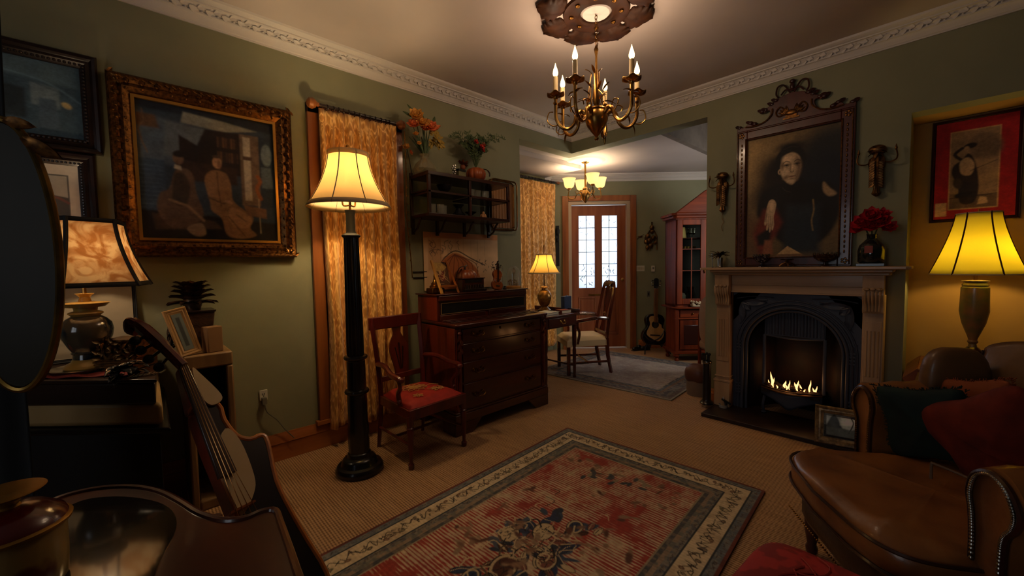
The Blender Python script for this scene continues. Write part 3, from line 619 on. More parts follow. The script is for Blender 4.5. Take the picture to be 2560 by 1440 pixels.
# dark framed picture, far left
f, ow, oh, b = frame_thing('framed_picture', 'dark brown framed blue-grey picture, top left beside the large gilt picture', 'picture', .47, .455, .062, .05, [M_dark], (-.305, A-.004, 1.765), 0, None, 0, beads=.016)
H_ = oh/ow
put_print(f, ow, oh, b, '34454e', [('p', '43545a', [(0, .8*H_), (1, .7*H_), (1, H_), (0, H_)], .05), ('p', '222a2e', [(.2, .2*H_), (.5, .2*H_), (.5, .6*H_), (.2, .62*H_)], .04), ('p', '5a6668', [(.55, .4*H_), (.8, .38*H_), (.8, .66*H_), (.55, .7*H_)], .02), ('p', '3c4a54', [(.6, .1*H_), (.8, .1*H_), (.76, .5*H_), (.62, .5*H_)], .02), ('e', 'a08a5a', .86, .45*H_, .05, .035, -.6, .01), ('l', '5a727c', smooth([(.3, .8*H_), (.7, .72*H_), (1, .5*H_)], 4), .012, .01), ('l', '26323a', smooth([(.2, .74*H_), (.55, .7*H_), (.85, .6*H_)], 4), .008, .006)], nx=140, noise=.3, blur=4)
f, ow, oh, b = frame_thing('framed_picture', 'small dark framed photograph under the blue-grey picture, behind the painted lamp shade', 'picture', .34, .42, .06, .04, [M_dark], (-.27, A-.004, 1.34), 0, None, 0, beads=.013)
H_ = oh/ow
put_print(f, ow, oh, b, 'b0a898', [('p', '4a4a46', [(.15, .2*H_), (.85, .2*H_), (.85, .85*H_), (.15, .85*H_)], .01), ('p', '9a9688', [(.17, .6*H_), (.83, .5*H_), (.83, .83*H_), (.17, .83*H_)], .02), ('e', '2a2622', .5, .6*H_, .1, .12, .4, .02), ('e', '352e28', .38, .42*H_, .12, .2, -.2, .03), ('l', '6a4a44', smooth([(.5, .45*H_), (.65, .5*H_), (.83, .42*H_)], 3), .05, .02)], nx=80)

# ================================================================ wall socket with cable
sk = thing('wall_socket', 'small white wall socket low on the left wall', 'socket', (.552, A-.003, .40)); MB().box(-.022, .022, -.006, 0, 0, .065).build('plate', mat('ivory_plastic', 'cfc8b6', .4), sk, bevel=.003)
MB().box(-.006, -.003, -.008, -.006, .035, .045).box(.003, .006, -.008, -.006, .035, .045).ball((0, -.008, .028), .003, 4).build('pin_hole', M_blackm, sk)
pl = MB().box(-.012, .012, -.03, -.004, -.02, .02).tube(smooth([(0, -.03, -.02), (.01, -.03, -.07), (.06, -.03, -.13), (.10, -.035, -.2), (.15, -.04, -.27)], 5), .0035, 6)
tag(pl.build('power_cable', mat('grey_plastic', '6b675c', .5)), 'thin cable hanging from the wall socket to the skirting', 'cable', None, (.552, A-.004, .40))

# ================================================================ armchair with red seat
def leg_turned(x, y, h, m_, root, r=.021):
    return MB().lathe([(.013, 0), (.018, .006), (.019, .028), (.012, .036), (.011, .05), (.0185, h*.55), (r, h*.72), (.017, h*.76), (.0235, h*.78), (.017, h*.8), (.022, h*.83), (r, h)], (x, y, 0), 14, flute=.05, fn=7).build('leg', m_, root)
def seat_pattern(base, flower):
    m = mat('red_seat_damask', base, .7, c2=flower, scale=22, detail=3); return m
ch = thing('armchair', 'red mahogany open armchair with red floral seat in front of the bureau', 'chair', (1.345, 2.34, 0), R(4))
W, Dp, SH = .205, .2, .37
for sx in (-1, 1):
    leg_turned(sx*W, -Dp, SH-.05, M_red, ch)
    MB().tube([(sx*.175, Dp+.03, 0), (sx*.172, Dp, .2), (sx*.17, Dp-.01, .36)], [.014, .017, .019], 4).build('leg', M_red, ch)
    m = MB(); pts = smooth([(sx*.17, Dp-.01, .36), (sx*.172, Dp, .5), (sx*.178, Dp+.03, .7), (sx*.185, Dp+.06, .865)], 4); m.tube(pts, .02, 4).build('back_post', M_red, ch, bevel=.003)
    MB().tube(smooth([(sx*.18, Dp+.01, .565), (sx*.20, .08, .575), (sx*.225, -.04, .545), (sx*.232, -.12, .54), (sx*.225, -.15, .53)], 5), [.013]+[.017]*19+[.02], 8).ball((sx*.225, -.15, .53), (.022, .02, .018), 8).build('arm', M_red, ch)
    MB().tube(smooth([(sx*.205, -.1, .36), (sx*.21, -.09, .43), (sx*.222, -.13, .48), (sx*.225, -.12, .53)], 5), [.015]*10+[.012]*6, 8).ball((sx*.212, -.1, .385), .016, 6).build('arm_support', M_red, ch)
MB().box(-W-.012, W+.012, -Dp-.02, -Dp+.01, .295, .36).box(-.18, .18, Dp-.02, Dp+.005, .3, .36).add([(-W-.014, -Dp, .3), (-W+.012, -Dp, .3), (-.155, Dp, .3), (-.18, Dp, .3), (-W-.014, -Dp, .36), (-W+.012, -Dp, .36), (-.155, Dp, .36), (-.18, Dp, .36)], [(3,2,1,0),(4,5,6,7),(0,1,5,4),(1,2,6,5),(2,3,7,6),(3,0,4,7)]).add([(W-.012, -Dp, .3), (W+.014, -Dp, .3), (.18, Dp, .3), (.155, Dp, .3), (W-.012, -Dp, .36), (W+.014, -Dp, .36), (.18, Dp, .36), (.155, Dp, .36)], [(3,2,1,0),(4,5,6,7),(0,1,5,4),(1,2,6,5),(2,3,7,6),(3,0,4,7)]).build('seat_rail', M_red, ch, bevel=.004)
M_seat = seat_pattern('a02218', '8c1c14')
def sf(u, v):
    y = -Dp-.005+(2*Dp-.0)*v; w_ = (W+.004)*(1-v)+.165*v; x = -w_+2*w_*u
    e = min(1, 6*min(u, 1-u))*min(1, 6*min(v, 1-v)); return (x, y, .358+.034*(1-(1-e)**2)+.012*math.cos((u-.5)*3)*math.cos((v-.5)*3))
seat = MB().grid(sf, 26, 26).build('seat', M_seat, ch, ang=180)
def bloom(m, cx, cy, r_, z=.408, n=7):
    for k in range(n):
        a = 2*math.pi*k/n; m.tube(smooth([(cx, cy, z), (cx+r_*.6*math.cos(a-.3), cy+r_*.6*math.sin(a-.3), z+.002), (cx+r_*math.cos(a), cy+r_*math.sin(a), z), (cx+r_*.6*math.cos(a+.4), cy+r_*.6*math.sin(a+.4), z+.002), (cx, cy, z)], 3), .0022, 4)
m = MB(); bloom(m, -.02, .03, .085, .4065, 10); bloom(m, -.02, .03, .05, .408, 7); bloom(m, .08, -.09, .045, .4035, 8); bloom(m, -.09, -.12, .035, .402, 6); m.tube(smooth([(.04, 0, .404), (.1, .02, .404), (.14, -.02, .401)], 4), .002, 4); m.tube(smooth([(.02, -.06, .405), (.05, -.1, .404), (.03, -.13, .402)], 4), .002, 4)
m.build('embroidery', mat('gold_thread', 'b08040', .6), seat)
MB().box(-.205, .205, Dp+.045, Dp+.07, .785, .87).build('top_rail', M_red, ch, bevel=.006)
MB().box(-.17, .17, Dp-.005, Dp+.015, .44, .475).build('lower_rail', M_red, ch, bevel=.003)
m = MB()
sil = smooth([(-.045, .47), (-.05, .52), (-.07, .62), (-.062, .68), (-.03, .74), (-.034, .79)], 5); sil2 = [(-x, z) for x, z in sil]
poly = sil+sil2[::-1]; m.prism(poly, -.006, .006, 'xz'); m2 = MB(); m2.v = [(x, y+Dp+.01+(z-.47)*.16, z) for (x, y, z) in m.v]; m2.f = m.f; m2.mi = m.mi
sp = m2.build('splat', M_red, ch)
m = MB()
for (x0, x1) in ((-.03, -.008), (0, 0), (.03, .008)): m.tube([(x0, Dp+.012+.02, .68-abs(x0)), (x1, Dp+.005, .5)], [.0045, .003], 5)
m.build('splat_slot', M_dark, sp)
MB().tube([(-W+.005, -Dp, .14), (-.175, Dp+.01, .14)], .009, 6).build('stretcher', M_red, ch); MB().tube([(W-.005, -Dp, .14), (.175, Dp+.01, .14)], .009, 6).build('stretcher', M_red, ch); MB().tube([(-.19, 0, .14), (.19, 0, .14)], .009, 6).build('stretcher', M_red, ch)

# ================================================================ bureau: chest of drawers with raised organ-like top
bu = thing('bureau', 'dark mahogany bureau with four drawers and raised top against left wall', 'bureau', (2.085, 2.56, 0)); hw = .465
MB().box(-hw, hw, -.245, .24, .14, .765).build('body', M_mahz, bu, bevel=.003)
MB().box(-hw-.02, hw+.02, -.265, .24, .09, .15).box(-hw-.01, hw+.01, -.258, .24, .15, .165).build('plinth', M_mah, bu, bevel=.004)
for s_ in (-1, 1):
    MB().prism([(s_*(hw+.02), 0), (s_*(hw-.13), 0), (s_*(hw-.16), .03), (s_*(hw-.22), .09), (s_*(hw+.02), .09)][::s_], -.262, -.24, 'xz').box(min(s_*(hw-.01), s_*(hw+.02)), max(s_*(hw-.01), s_*(hw+.02)), -.241, -.1, 0, .09).build('bracket_foot', M_mah, bu, bevel=.003)
    MB().box(min(s_*(hw-.02), s_*(hw+.02)), max(s_*(hw-.02), s_*(hw+.02)), .16, .24, 0, .09).build('bracket_foot', M_mah, bu, bevel=.003)
def top_edge(h0, h1, ov): return MB().prism([(-hw-ov, -.262-ov), (-hw-ov+.03, -.285-ov), (hw+ov-.03, -.285-ov), (hw+ov, -.262-ov), (hw+ov, .24), (-hw-ov, .24)], h0, h1, 'xy')
top_edge(.765, .778, -.012).build('moulding', M_mah, bu, bevel=.003); top_edge(.778, .797, .01).build('writing_top', M_mah, bu, bevel=.006)
def bail(m, cx, z, y, w_=.045):
    m.ball((cx-w_, y-.004, z), (.014, .004, .012), 6).ball((cx+w_, y-.004, z), (.014, .004, .012), 6).tube(smooth([(cx-w_, y-.01, z), (cx-w_*1.05, y-.02, z-.014), (cx-w_*.5, y-.024, z-.026), (cx, y-.024, z-.022), (cx+w_*.5, y-.024, z-.026), (cx+w_*1.05, y-.02, z-.014), (cx+w_, y-.01, z)], 3), .0028, 6)
    for s_ in (-1, 1): m.leaf((cx+s_*w_*.4, y-.003, z-.002), (s_, 0, .5), .022, .014, .2, up=(0, -1, 0)); m.leaf((cx, y-.003, z-.004), (s_*.6, 0, -1), .018, .012, .2, up=(0, -1, 0))
for k, (z0, z1) in enumerate(((.66, .757), (.525, .648), (.372, .512), (.178, .358))):
    d = MB().box(-hw+.06, hw-.06, -.257, -.243, z0, z1).build('drawer', M_mah, bu, bevel=.005)
    for s_ in (-1, 1):
        m = MB(); bail(m, s_*.27, (z0+z1)/2+.012, -.257, .045); m.build('handle', M_brassd, d)
for s_ in (-1, 1):       # carved corner pilasters
    x = s_*(hw-.028); m = MB().box(x-.02, x+.02, -.255, -.244, .17, .76); m.lathe([(.006, .2), (.012, .24), (.011, .5), (.014, .58), (.012, .6)], (x, -.262, 0), 10)
    for q in range(5): m.leaf((x, -.262, .72-.03*q), (s_*.4*(-1)**q, -.3, -.9), .055, .026, .4, up=(0, -1, 0), th=.004)
    m.ball((x, -.266, .73), (.016, .012, .014), 6); m.build('carved_pilaster', M_mahz, bu)
MB().box(-hw, hw, -.03, .24, .797, .985).build('upper_case', M_mahz, bu, bevel=.003)
MB().prism([(-hw-.012, -.045), (hw+.012, -.045), (hw+.022, .24), (-hw-.022, .24)], .985, .998, 'xy').build('upper_top', M_mah, bu, bevel=.004)
MB().box(-hw+.01, hw-.01, -.045, -.028, .945, .983).build('fascia', M_mah, bu, bevel=.004)
gp = MB().box(-hw+.03, hw-.03, -.036, -.029, .845, .93).build('recess_panel', M_blackm, bu)
M_edge = mat('worn_edge', '7a5c3c', .5)
m = MB(); x = hw-.03; m.box(-x, x, -.04, -.036, .845, .850).box(-x, x, -.04, -.036, .926, .93).box(-x, -x+.005, -.04, -.036, .85, .926).box(x-.005, x, -.04, -.036, .85, .926); m.build('inlay', M_edge, gp)
m = MB(); m.box(-hw+.02, -.02, -.05, -.03, .80, .84).box(.02, hw-.02, -.05, -.03, .80, .84); m.build('small_drawer', M_mah, bu, bevel=.004)
for k in range(3): MB().box(-hw+.01, hw-.01, -.19+.05*k, -.175+.05*k, .797, .803+.002*k).build('ledge_strip', M_mah, bu, bevel=.002)
MB().tube([(-.05, -.262, .72), (-.05, -.262, .74)], .005).build('keyhole', M_brassd, bu)
# ================================================================ wall shelf (open cage of dark wood) and what stands on it
M_shelf = wood('shelf_wood', '3a1a12', '27100b', .35, .4, 'x')
sx0, sx1, sy0, sy1, sz0, sz1 = 1.575, 2.37, 2.53, 2.80, 1.58, 1.885
sh = thing('wall_shelf', 'dark wooden open-sided wall shelf above the bureau, mounted on brackets', 'shelf', ((sx0+sx1)/2, A, sz0)); hx = (sx1-sx0)/2; yb, yf = sy1-A, sy0-A; hh = sz1-sz0; t_ = .022
MB().box(-hx, hx, yf, yb, -.012, .012).build('bottom_board', M_shelf, sh, bevel=.003)
MB().box(-hx, hx, yf, yb, hh-.022, hh+.006).build('top_board', M_shelf, sh, bevel=.003)
MB().box(-hx, -.0, yf+.03, yb, hh*.56, hh*.56+.009).box(0, hx, yf+.03, yb, hh*.5, hh*.5+.009).build('middle_board', M_shelf, sh)
for x in (-hx+t_/2, -.02, hx-t_/2): MB().box(x-t_/2, x+t_/2, yf, yf+t_, .012, hh-.022).build('post', M_shelf, sh, bevel=.002)
for x in (-hx+t_/2, hx-t_/2):
    MB().box(x-t_/2, x+t_/2, yb-t_, yb, -.08, hh+.03).build('post', M_shelf, sh, bevel=.002)
    MB().box(x-.008, x+.008, yf+t_, yb-t_, hh*.5, hh*.5+.012).build('side_rail', M_shelf, sh)
MB().box(-hx, hx, yf, yf+.012, hh*.52, hh*.52+.012).build('front_rail', M_shelf, sh)
for x in (-hx+.02, -.16, .11, hx-.02):
    m = MB().bar((x, yb-.005, -.012), (x, yb-.005, -.13), .02).tube(smooth([(x, yb-.02, -.11), (x, yb-.07, -.085), (x, yb-.1, -.04), (x, yb-.13, -.014)], 4), .009, 6); m.build('bracket', M_shelf, sh)
    
# glasses in the shelf
def lathe_thing(name, label, cat, loc, prof, M, n=20, group=None, **k):
    o = MB().lathe(prof, n=n, **k).build(name, M); return tag(o, label, cat, group, loc)
M_clear = hazy('thin_glass', 'c8c8b8', .22)
tumb = [(.024, 0), (.027, .004), (.028, .075), (.026, .075), (.0255, .008), (0, .008)]
gx = [(1.66, 2.62), (1.72, 2.6), (1.77, 2.64)]
for k, (x, y) in enumerate(gx): lathe_thing('tumbler', ['leftmost', 'middle', 'rightmost'][k]+' glass tumbler of three on the lower left shelf', 'glass', (x, y, sz0+.012), tumb, M_clear)
bowl = [(.025, 0), (.03, .006), (.02, .014), (.045, .035), (.062, .07), (.058, .07), (.04, .036), (0, .02)]
lathe_thing('glass_bowl', 'dark footed bowl on the upper left shelf inside the wall shelf', 'bowl', (1.80, 2.66, sz0+hh*.56+.009), bowl, mat('smoked_glass', '1c1a1a', .1))
for k, (x, y) in enumerate(((2.03, 2.62), (2.10, 2.63), (2.17, 2.61))):
    lathe_thing('drinking_glass', ['left', 'middle', 'right'][k]+' straight glass of three on the upper right shelf', 'glass', (x, y, sz0+hh*.5+.009), tumb, M_clear)
m = MB()
for k in range(5):
    a = k*1.26; m.ball((.018*math.cos(a), .015*math.sin(a), .02), (.015, .013, .02), 6)
m.ball((0, 0, .045), (.013, .013, .018), 6); tag(m.build('shell_ornament', mat('peach_shell', 'c08a5a', .4)), 'small peach shell ornament on the lower right shelf', 'ornament', None, (2.16, 2.63, sz0+.012))
m = MB().lathe([(.05, 0), (.055, .02), (.03, .045), (.02, .07), (.045, .10), (.0, .105)], n=16); tag(m.build('dark_vase', M_blackm), 'squat dark vase on the lower shelf in the middle of the wall shelf', 'vase', None, (1.93, 2.66, sz0+.012))
lathe_thing('dish', 'dark dish with foot on the lower right shelf', 'dish', (2.08, 2.70, sz0+.012), [(.03, 0), (.012, .012), (.012, .03), (.05, .055), (.047, .058), (0, .035)], mat('smoked_glass', '1c1a1a', .1))
# wire tray with wooden slats leaning behind right end
tr = thing('wire_tray', 'tall wire-rimmed wicker tray hanging behind the right end of the wall shelf', 'tray', (2.53, A-.012, 1.53))
def rr(w_, h_, r_, y):
    P = []
    for (cx, cz, a0) in ((w_-r_, h_-r_, 0), (-w_+r_, h_-r_, 90), (-w_+r_, r_, 180), (w_-r_, r_, 270)):
        for k in range(5): a = R(a0+22.5*k); P.append((cx+r_*math.cos(a), y, cz+r_*math.sin(a)))
    return P
MB().tube(rr(.16, .45, .04, -.045), .007, 6, True).tube(rr(.16, .45, .04, 0), .006, 6, True).build('rim', M_brassd, tr)
m = MB(); m.box(-.145, .145, -.012, -.006, .02, .43)
for k in range(9): m.tube([(-.14+.035*k, -.014, .02), (-.14+.035*k, -.014, .43)], .003, 5)
m.build('panel', wood('wicker', 'a07040', '7d5328', .6, 0), tr)
m = MB()
for z in (.03, .42): m.tube([(-.13, 0, z), (-.13, -.045, z)], .003, 5).tube([(.13, 0, z), (.13, -.045, z)], .003, 5)
m.build('stay', M_brassd, tr)

# flowers
M_stem = mat('stem_green', '3f5228', .6); M_leafg = mat('leaf_green', '35472a', .6, c2='4c5c30', scale=30)
def flower(name, parent, c, r_, M, n=9, layers=3, up=(0, -.6, .8), seed=0):
    rs = random.Random(seed); m = MB(); U = Vector(up).normalized(); a_ = U.orthogonal().normalized(); b_ = U.cross(a_)
    for l in range(layers):
        k_ = n-l*2
        for k in range(max(k_, 4)):
            a = 2*math.pi*k/max(k_, 4)+l*.5+rs.uniform(-.15, .15); d = a_*math.cos(a)+b_*math.sin(a); el = .25+.55*l
            m.leaf(Vector(c)+U*.004*l, d+U*el, r_*(1.05-.2*l)*rs.uniform(.85, 1.1), r_*.75, -.28+.1*l, up=tuple(U), th=.0015, n=5, tip=.35)
    m.ball(tuple(Vector(c)+U*r_*.25), r_*.2, 5)
    return m.build(name, M, parent, ang=80)
M_org = mat('orange_petal', 'e87a4c', .6, c2='f09a60', scale=40); M_yel = mat('yellow_petal', 'eebb62', .6, c2='e0a048', scale=40); M_redp = mat('red_petal', 'a3281c', .6, c2='c0382a', scale=40)
v1 = at(1062, 423, y=2.68); zt = sz1+.006
va = thing('flower_vase', 'clear glass vase of large orange and yellow flowers on the wall shelf', 'vase of flowers', (v1.x, 2.68, zt))
MB().lathe([(.05, 0), (.075, .01), (.088, .035), (.07, .075), (.034, .11), (.028, .13), (.038, .15), (.035, .15), (.025, .13), (.03, .11), (.066, .075), (.083, .035), (.07, .014), (0, .012)], n=28).build('vase', hazy('vase_glass', 'b8b090', .38), va)
m = MB(); rs = random.Random(4)
for k in range(16):
    a = rs.uniform(0, 6.28); m.tube(smooth([(.05*math.cos(a), .05*math.sin(a), .02), (-.02*math.cos(a), -.02*math.sin(a), .07), (.015*math.cos(a+1), .015*math.sin(a+1), .13)], 4), .002, 4)
m.build('submerged_stems', mat('pale_stem', '8b8258', .6), va)
FL = [((-.07, -.02, .40), .062, M_yel), ((-.03, -.04, .35), .058, M_yel), ((-.095, -.02, .335), .05, M_org), ((.03, -.05, .33), .066, M_org), ((-.085, -.03, .27), .024, M_yel), ((-.06, -.03, .21), .02, M_yel), ((-.015, -.045, .32), .04, M_org)]
for k, (c, r_, M) in enumerate(FL):
    flower('flower', va, c, r_, M, 8, 3, (-.3+c[0]*2, -.8, .5), k); 
m = MB()
for (c, r_, M) in FL: m.tube(smooth([(0, 0, .12), (c[0]*.4, c[1]*.4, .2), (c[0], c[1]+.01, c[2])], 5), .0028, 5)
for (p, d, L_, W_) in (((-.07, 0, .42), (-.6, 0, .7), .09, .02), ((-.09, 0, .4), (-.9, 0, .35), .08, .02), ((0, 0, .34), (-.1, .1, 1), .13, .04), ((.07, 0, .36), (.35, 0, 1), .1, .03), ((.05, .02, .36), (.1, .1, 1), .08, .02)): m.leaf(p, d, L_, W_, .1, up=(0, -1, 0), th=.002)
for k in range(14):
    a = rs.uniform(-1.1, 1.1); m.leaf((0, 0, .13), (math.sin(a)*.7, rs.uniform(-.5, .3), 1), rs.uniform(.1, .2), .014, .2, up=(0, -1, 0))
m.build('foliage', M_leafg, va)
m = MB(); 
for k in range(60):
    a = rs.uniform(0, 6.28); q = rs.uniform(0, .06); m.leaf((.09+q*math.cos(a)*.8, -.02+.02*math.sin(a*2), .27+q*math.sin(a)), (math.cos(a), rs.uniform(-.8, 0), math.sin(a)), .035, .02, .3, up=(0, -1, 0))
m.build('filler_blossom', mat('olive_blossom', 'a08232', .7), va)
# loose stem with bud hanging at the left of the vase
p = at(1022, 370, y=2.76); bd = thing('single_flower', 'single small yellow-orange bloom on a dark stem left of the glass vase', 'flower', (p.x, 2.78, zt))
m = MB().tube(smooth([(.02, -.02, .0), (.015, -.01, .07), (.005, -.01, .13), (-.012, -.01, p.z-zt)], 5), .003, 5); m.build('stem', M_blackm, bd)
flower('flower', bd, (-.014, -.015, p.z-zt), .034, M_yel, 6, 2, (-.5, -.7, .5), 8); flower('flower', bd, (.012, -.012, p.z-zt-.03), .024, M_org, 5, 2, (.5, -.7, .2), 9)
# pumpkin-shaped basket with fern foliage and red flowers
v2 = at(1192, 425, y=2.66)
pk = thing('pumpkin_planter', 'ribbed orange pumpkin planter with fine green fern and red flowers on the wall shelf', 'planter', (v2.x-.01, 2.66, zt))
def pumpkin(rx, h, n=10, dp=.10):
    def fn(u, v):
        a = 2*math.pi*u; b = math.pi*(v-.5); q = (1-dp*abs(math.sin(a*n/2))**.6*math.cos(b)) if False else (1-dp+dp*abs(math.sin(a*n/2))**.5)
        return (rx*q*math.cos(b)**.7*math.cos(a), rx*q*math.cos(b)**.7*math.sin(a), h*.5+h*.5*math.sin(b)-.02*h*math.exp(-((b-1.57)/.3)**2)*4)
    return MB().grid(fn, 80, 16, cu=True)
M_pump = mat('pumpkin_skin', 'a04f22', .4, c2='7a3616', scale=10)
pumpkin(.085, .12).build('pumpkin', M_pump, pk, ang=80)
m = MB(); rs = random.Random(11)
for k in range(46):
    a = rs.uniform(0, 6.28); l = rs.uniform(.16, .30); sp = rs.uniform(.2, 1.0); dx_, dy_ = math.cos(a)*sp, math.sin(a)*sp*.45
    pts = smooth([(0, 0, .11), (dx_*l*.35, dy_*l*.35, .11+l*.6), (dx_*l*.75, dy_*l*.75, .11+l*.95), (dx_*l*1.05, dy_*l, .11+l*.9)], 4); m.tube(pts, .0012, 4)
    for q in range(3, len(pts)):
        for s_ in (-1, 1): m.leaf(pts[q], (s_*.7+dx_, rs.uniform(-.4, .2), .5), rs.uniform(.02, .038), .006, .2, up=(0, -1, 0), th=.001, n=3)
m.build('fern', M_leafg, pk)
for k, (c, r_) in enumerate((((-.03, -.04, .31), .026), ((.02, -.05, .275), .03), ((.035, -.05, .25), .022), ((.065, -.02, .31), .022))): flower('flower', pk, c, r_, M_redp, 6, 2, (0, -.9, .4), k+20)
MB().tube(smooth([(.03, 0, .11), (.09, -.02, .115), (.12, -.03, .09), (.118, -.035, .06)], 5), [.004]*8+[.006]*8, 6).build('vine', M_dark, pk)
# small things between the two arrangements
p = at(1152, 425, y=2.62)
bx = thing('gift_box', 'small olive box with dark lid standing between the vase and the pumpkin planter', 'box', (p.x, 2.64, zt), R(8)); MB().box(-.035, .035, -.03, .03, 0, .055).build('box_body', mat('olive_card', '6f6a48', .7), bx); MB().box(-.038, .04, -.033, .033, .055, .072).build('lid', M_blackm, bx)
fg = MB(); rs = random.Random(2)
for k in range(16): fg.leaf((0, 0, .04), (rs.uniform(-1, 1), rs.uniform(-.6, .2), rs.uniform(.2, 1.2)), .05, .02, .4)
fg.ball((0, 0, .025), (.022, .022, .025), 6); p = at(1160, 385, y=2.62)
tag(fg.build('dried_leaf_ornament', mat('rust_leaf', '7a3e20', .6)), 'crumpled rust-brown leaf ornament on the small box', 'ornament', None, (p.x, 2.64, zt+.072))
m = MB(); 
for k in range(14): a = k*2.4; m.ball((.012*math.cos(a), .01*math.sin(a), .01+.006*k), .009, 4)
p = at(1130, 380, y=2.62); tag(m.build('figurine', M_silver), 'small silvery figurine left of the pumpkin planter', 'figurine', None, (p.x, 2.60, zt))

# ================================================================ print pinned above the bureau
pr = thing('wall_print', 'pale sketch print on light paper pinned above the bureau', 'print', (2.085, A-.012, 1.01)); 
PW, PH = .78, .47; Hh = PH/PW; rs = random.Random(12); shp = [('p', 'a9744a', [(0, Hh*.9), (1, Hh*.9), (1, Hh), (0, Hh)], .01), ('p', 'ab8560', [(.05, Hh*.35), (.24, Hh*.35), (.2, Hh*.9), (.05, Hh*.9)], .02)]
for k in range(26):
    x = rs.uniform(.08, .45); z = rs.uniform(.5, .8)*Hh; shp.append(('l', '4f3f30', smooth([(x, z), (x+rs.uniform(-.04, .04), z+.03), (x+rs.uniform(-.05, .05), z+.05)], 3), .005, .004))
for k in range(8): x = .1+.1*k; shp.append(('l', '8a6a4a', [(x, .9*Hh), (x+rs.uniform(-.01, .01), .45*Hh)], .003, .004))
for k in range(24):
    x = rs.uniform(.55, .95); z = rs.uniform(.28, .5)*Hh; shp.append(('l', '3c3026', [(x, z), (x+rs.uniform(-.03, .03), z+.02)], .006, .004))
shp.append(('l', '3c2a1c', smooth([(.16, .4*Hh), (.3, .62*Hh), (.42, .68*Hh), (.6, .55*Hh), (.8, .42*Hh)], 5), .012, .008)); shp.append(('p', '9a5a30', smooth([(.16, .0), (.18, .4*Hh), (.3, .6*Hh), (.42, .64*Hh), (.58, .5*Hh), (.7, .3*Hh), (.7, 0)], 4, True), .02))
for k in range(8): shp.append(('l', '5c2f18', smooth([(.38, .62*Hh), (.25+.06*k, .45*Hh), (.22+.065*k, .15*Hh)], 4), .008, .008))
painted('sheet', pr, PW, PH, 200, 120, 'b99a76', shp, attr_mat('print_paper'), .1, gain=1.7)
MB().box(-PW/2, PW/2, .001, .006, 0, PH).build('backing', M_cream, pr)
# small dark rail ends on the wall at the left of the print
for k, z in enumerate((1.16, 1.115)):
    tag(MB().box(0, .12, -.012, 0, 0, .006).build('hook_rail', M_blackm), ['upper', 'lower'][k]+' of two thin black rails on the wall left of the print', 'rail', 'thin black rails left of the print', (1.60, A-.001, z))

# ================================================================ things on the bureau
TZ = .998
tz = TZ
def onb(px, y=2.62): return at(px, 720, y=y).x
# candlestick-like brass clock stand
def grow(o, k): o.scale = (k, k, k)
c_ = thing('brass_ornament', 'stepped brass bell-shaped ornament at the left end of the bureau top', 'ornament', (onb(1085, 2.66), 2.64, tz))
MB().box(-.045, .045, -.04, .04, 0, .035).build('base', M_brassd, c_, bevel=.006); MB().lathe([(.036, .035), (.038, .045), (.026, .055), (.028, .062), (.015, .075), (.01, .1), (.012, .105), (.004, .14), (0, .145)], n=18).build('bell', M_brass, c_)
m = MB()
for k in range(3): m.box(-.035+.025*k, -.02+.025*k, -.043, -.04, .008, .028)
m.build('ornament_panel', M_gilt, c_)
grow(c_, 1.2)
# picture easel, A-shaped frame
e_ = thing('easel_frame', 'small wooden easel frame holding a decorated panel, on the left of the bureau top', 'frame', (onb(1120, 2.56), 2.56, tz), R(8))
MB().bar((-.065, -.02, 0), (-.095, .035, .20), .016, .012).build('left_upright', mat('pale_wood', 'c48c42', .5), e_, bevel=.002); MB().bar((.07, -.02, 0), (.02, .035, .20), .016, .012).build('right_upright', mat('orange_wood', 'a8601f', .5), e_, bevel=.002)
MB().bar((-.075, -.015, .045), (.06, -.015, .045), .01).build('ledge', mat('orange_wood', 'a8601f', .5), e_)
pp = painted('panel', e_, .11, .14, 60, 76, '5c3a20', [('p', 'c09a52', [(0, .8), (.6, .75), (.95, 1.0), (.6, 1.27), (0, 1.27)], .03), ('e', '7a2a20', .5, .5, .22, .3, 0, .05), ('e', 'c4a070', .42, .72, .1, .12, 0, .03), *[('l', 'd0a870', smooth([(random.random(), random.random()), (random.random(), random.random()*.8), (random.random(), random.random())], 4), .02, .02) for _ in range(7)]], attr_mat('print_paper'), .3); pp.location = (-.03, .004, .052); pp.rotation_euler = (R(-14), 0, 0)
MB().bar((0, .04, .19), (.0, .07, 0), .01).build('rear_strut', M_dark, e_)
grow(e_, 1.25)
# large bronze pumpkin behind
pk2 = thing('pumpkin_ornament', 'large ribbed copper-brown pumpkin ornament at the back of the bureau top', 'ornament', (onb(1165, 2.72)-.02, 2.70, tz))
M_cop = mat('copper_glaze', 'b05c30', .28, c2='5c2a12', scale=9, coat=.4)
pumpkin(.10, .185, 12).build('pumpkin', M_cop, pk2, ang=80); MB().tube(smooth([(0, 0, .17), (.0, 0, .195), (.015, 0, .21)], 3), [.012, .01, .008, .007, .007, .006, .006], 6).build('stalk', M_dark, pk2)
m = MB().tube(smooth([(-.005, 0, .20), (-.06, -.01, .19), (-.1, -.02, .14), (-.115, -.02, .08)], 5), .004, 5)
for k in range(14):
    a = k*.5; m.leaf((-.09+.01*k, -.02, .14+.02*math.sin(a)), (math.cos(a), -.3, .8), .03, .012, .3)
m.build('vine', M_dark, pk2)
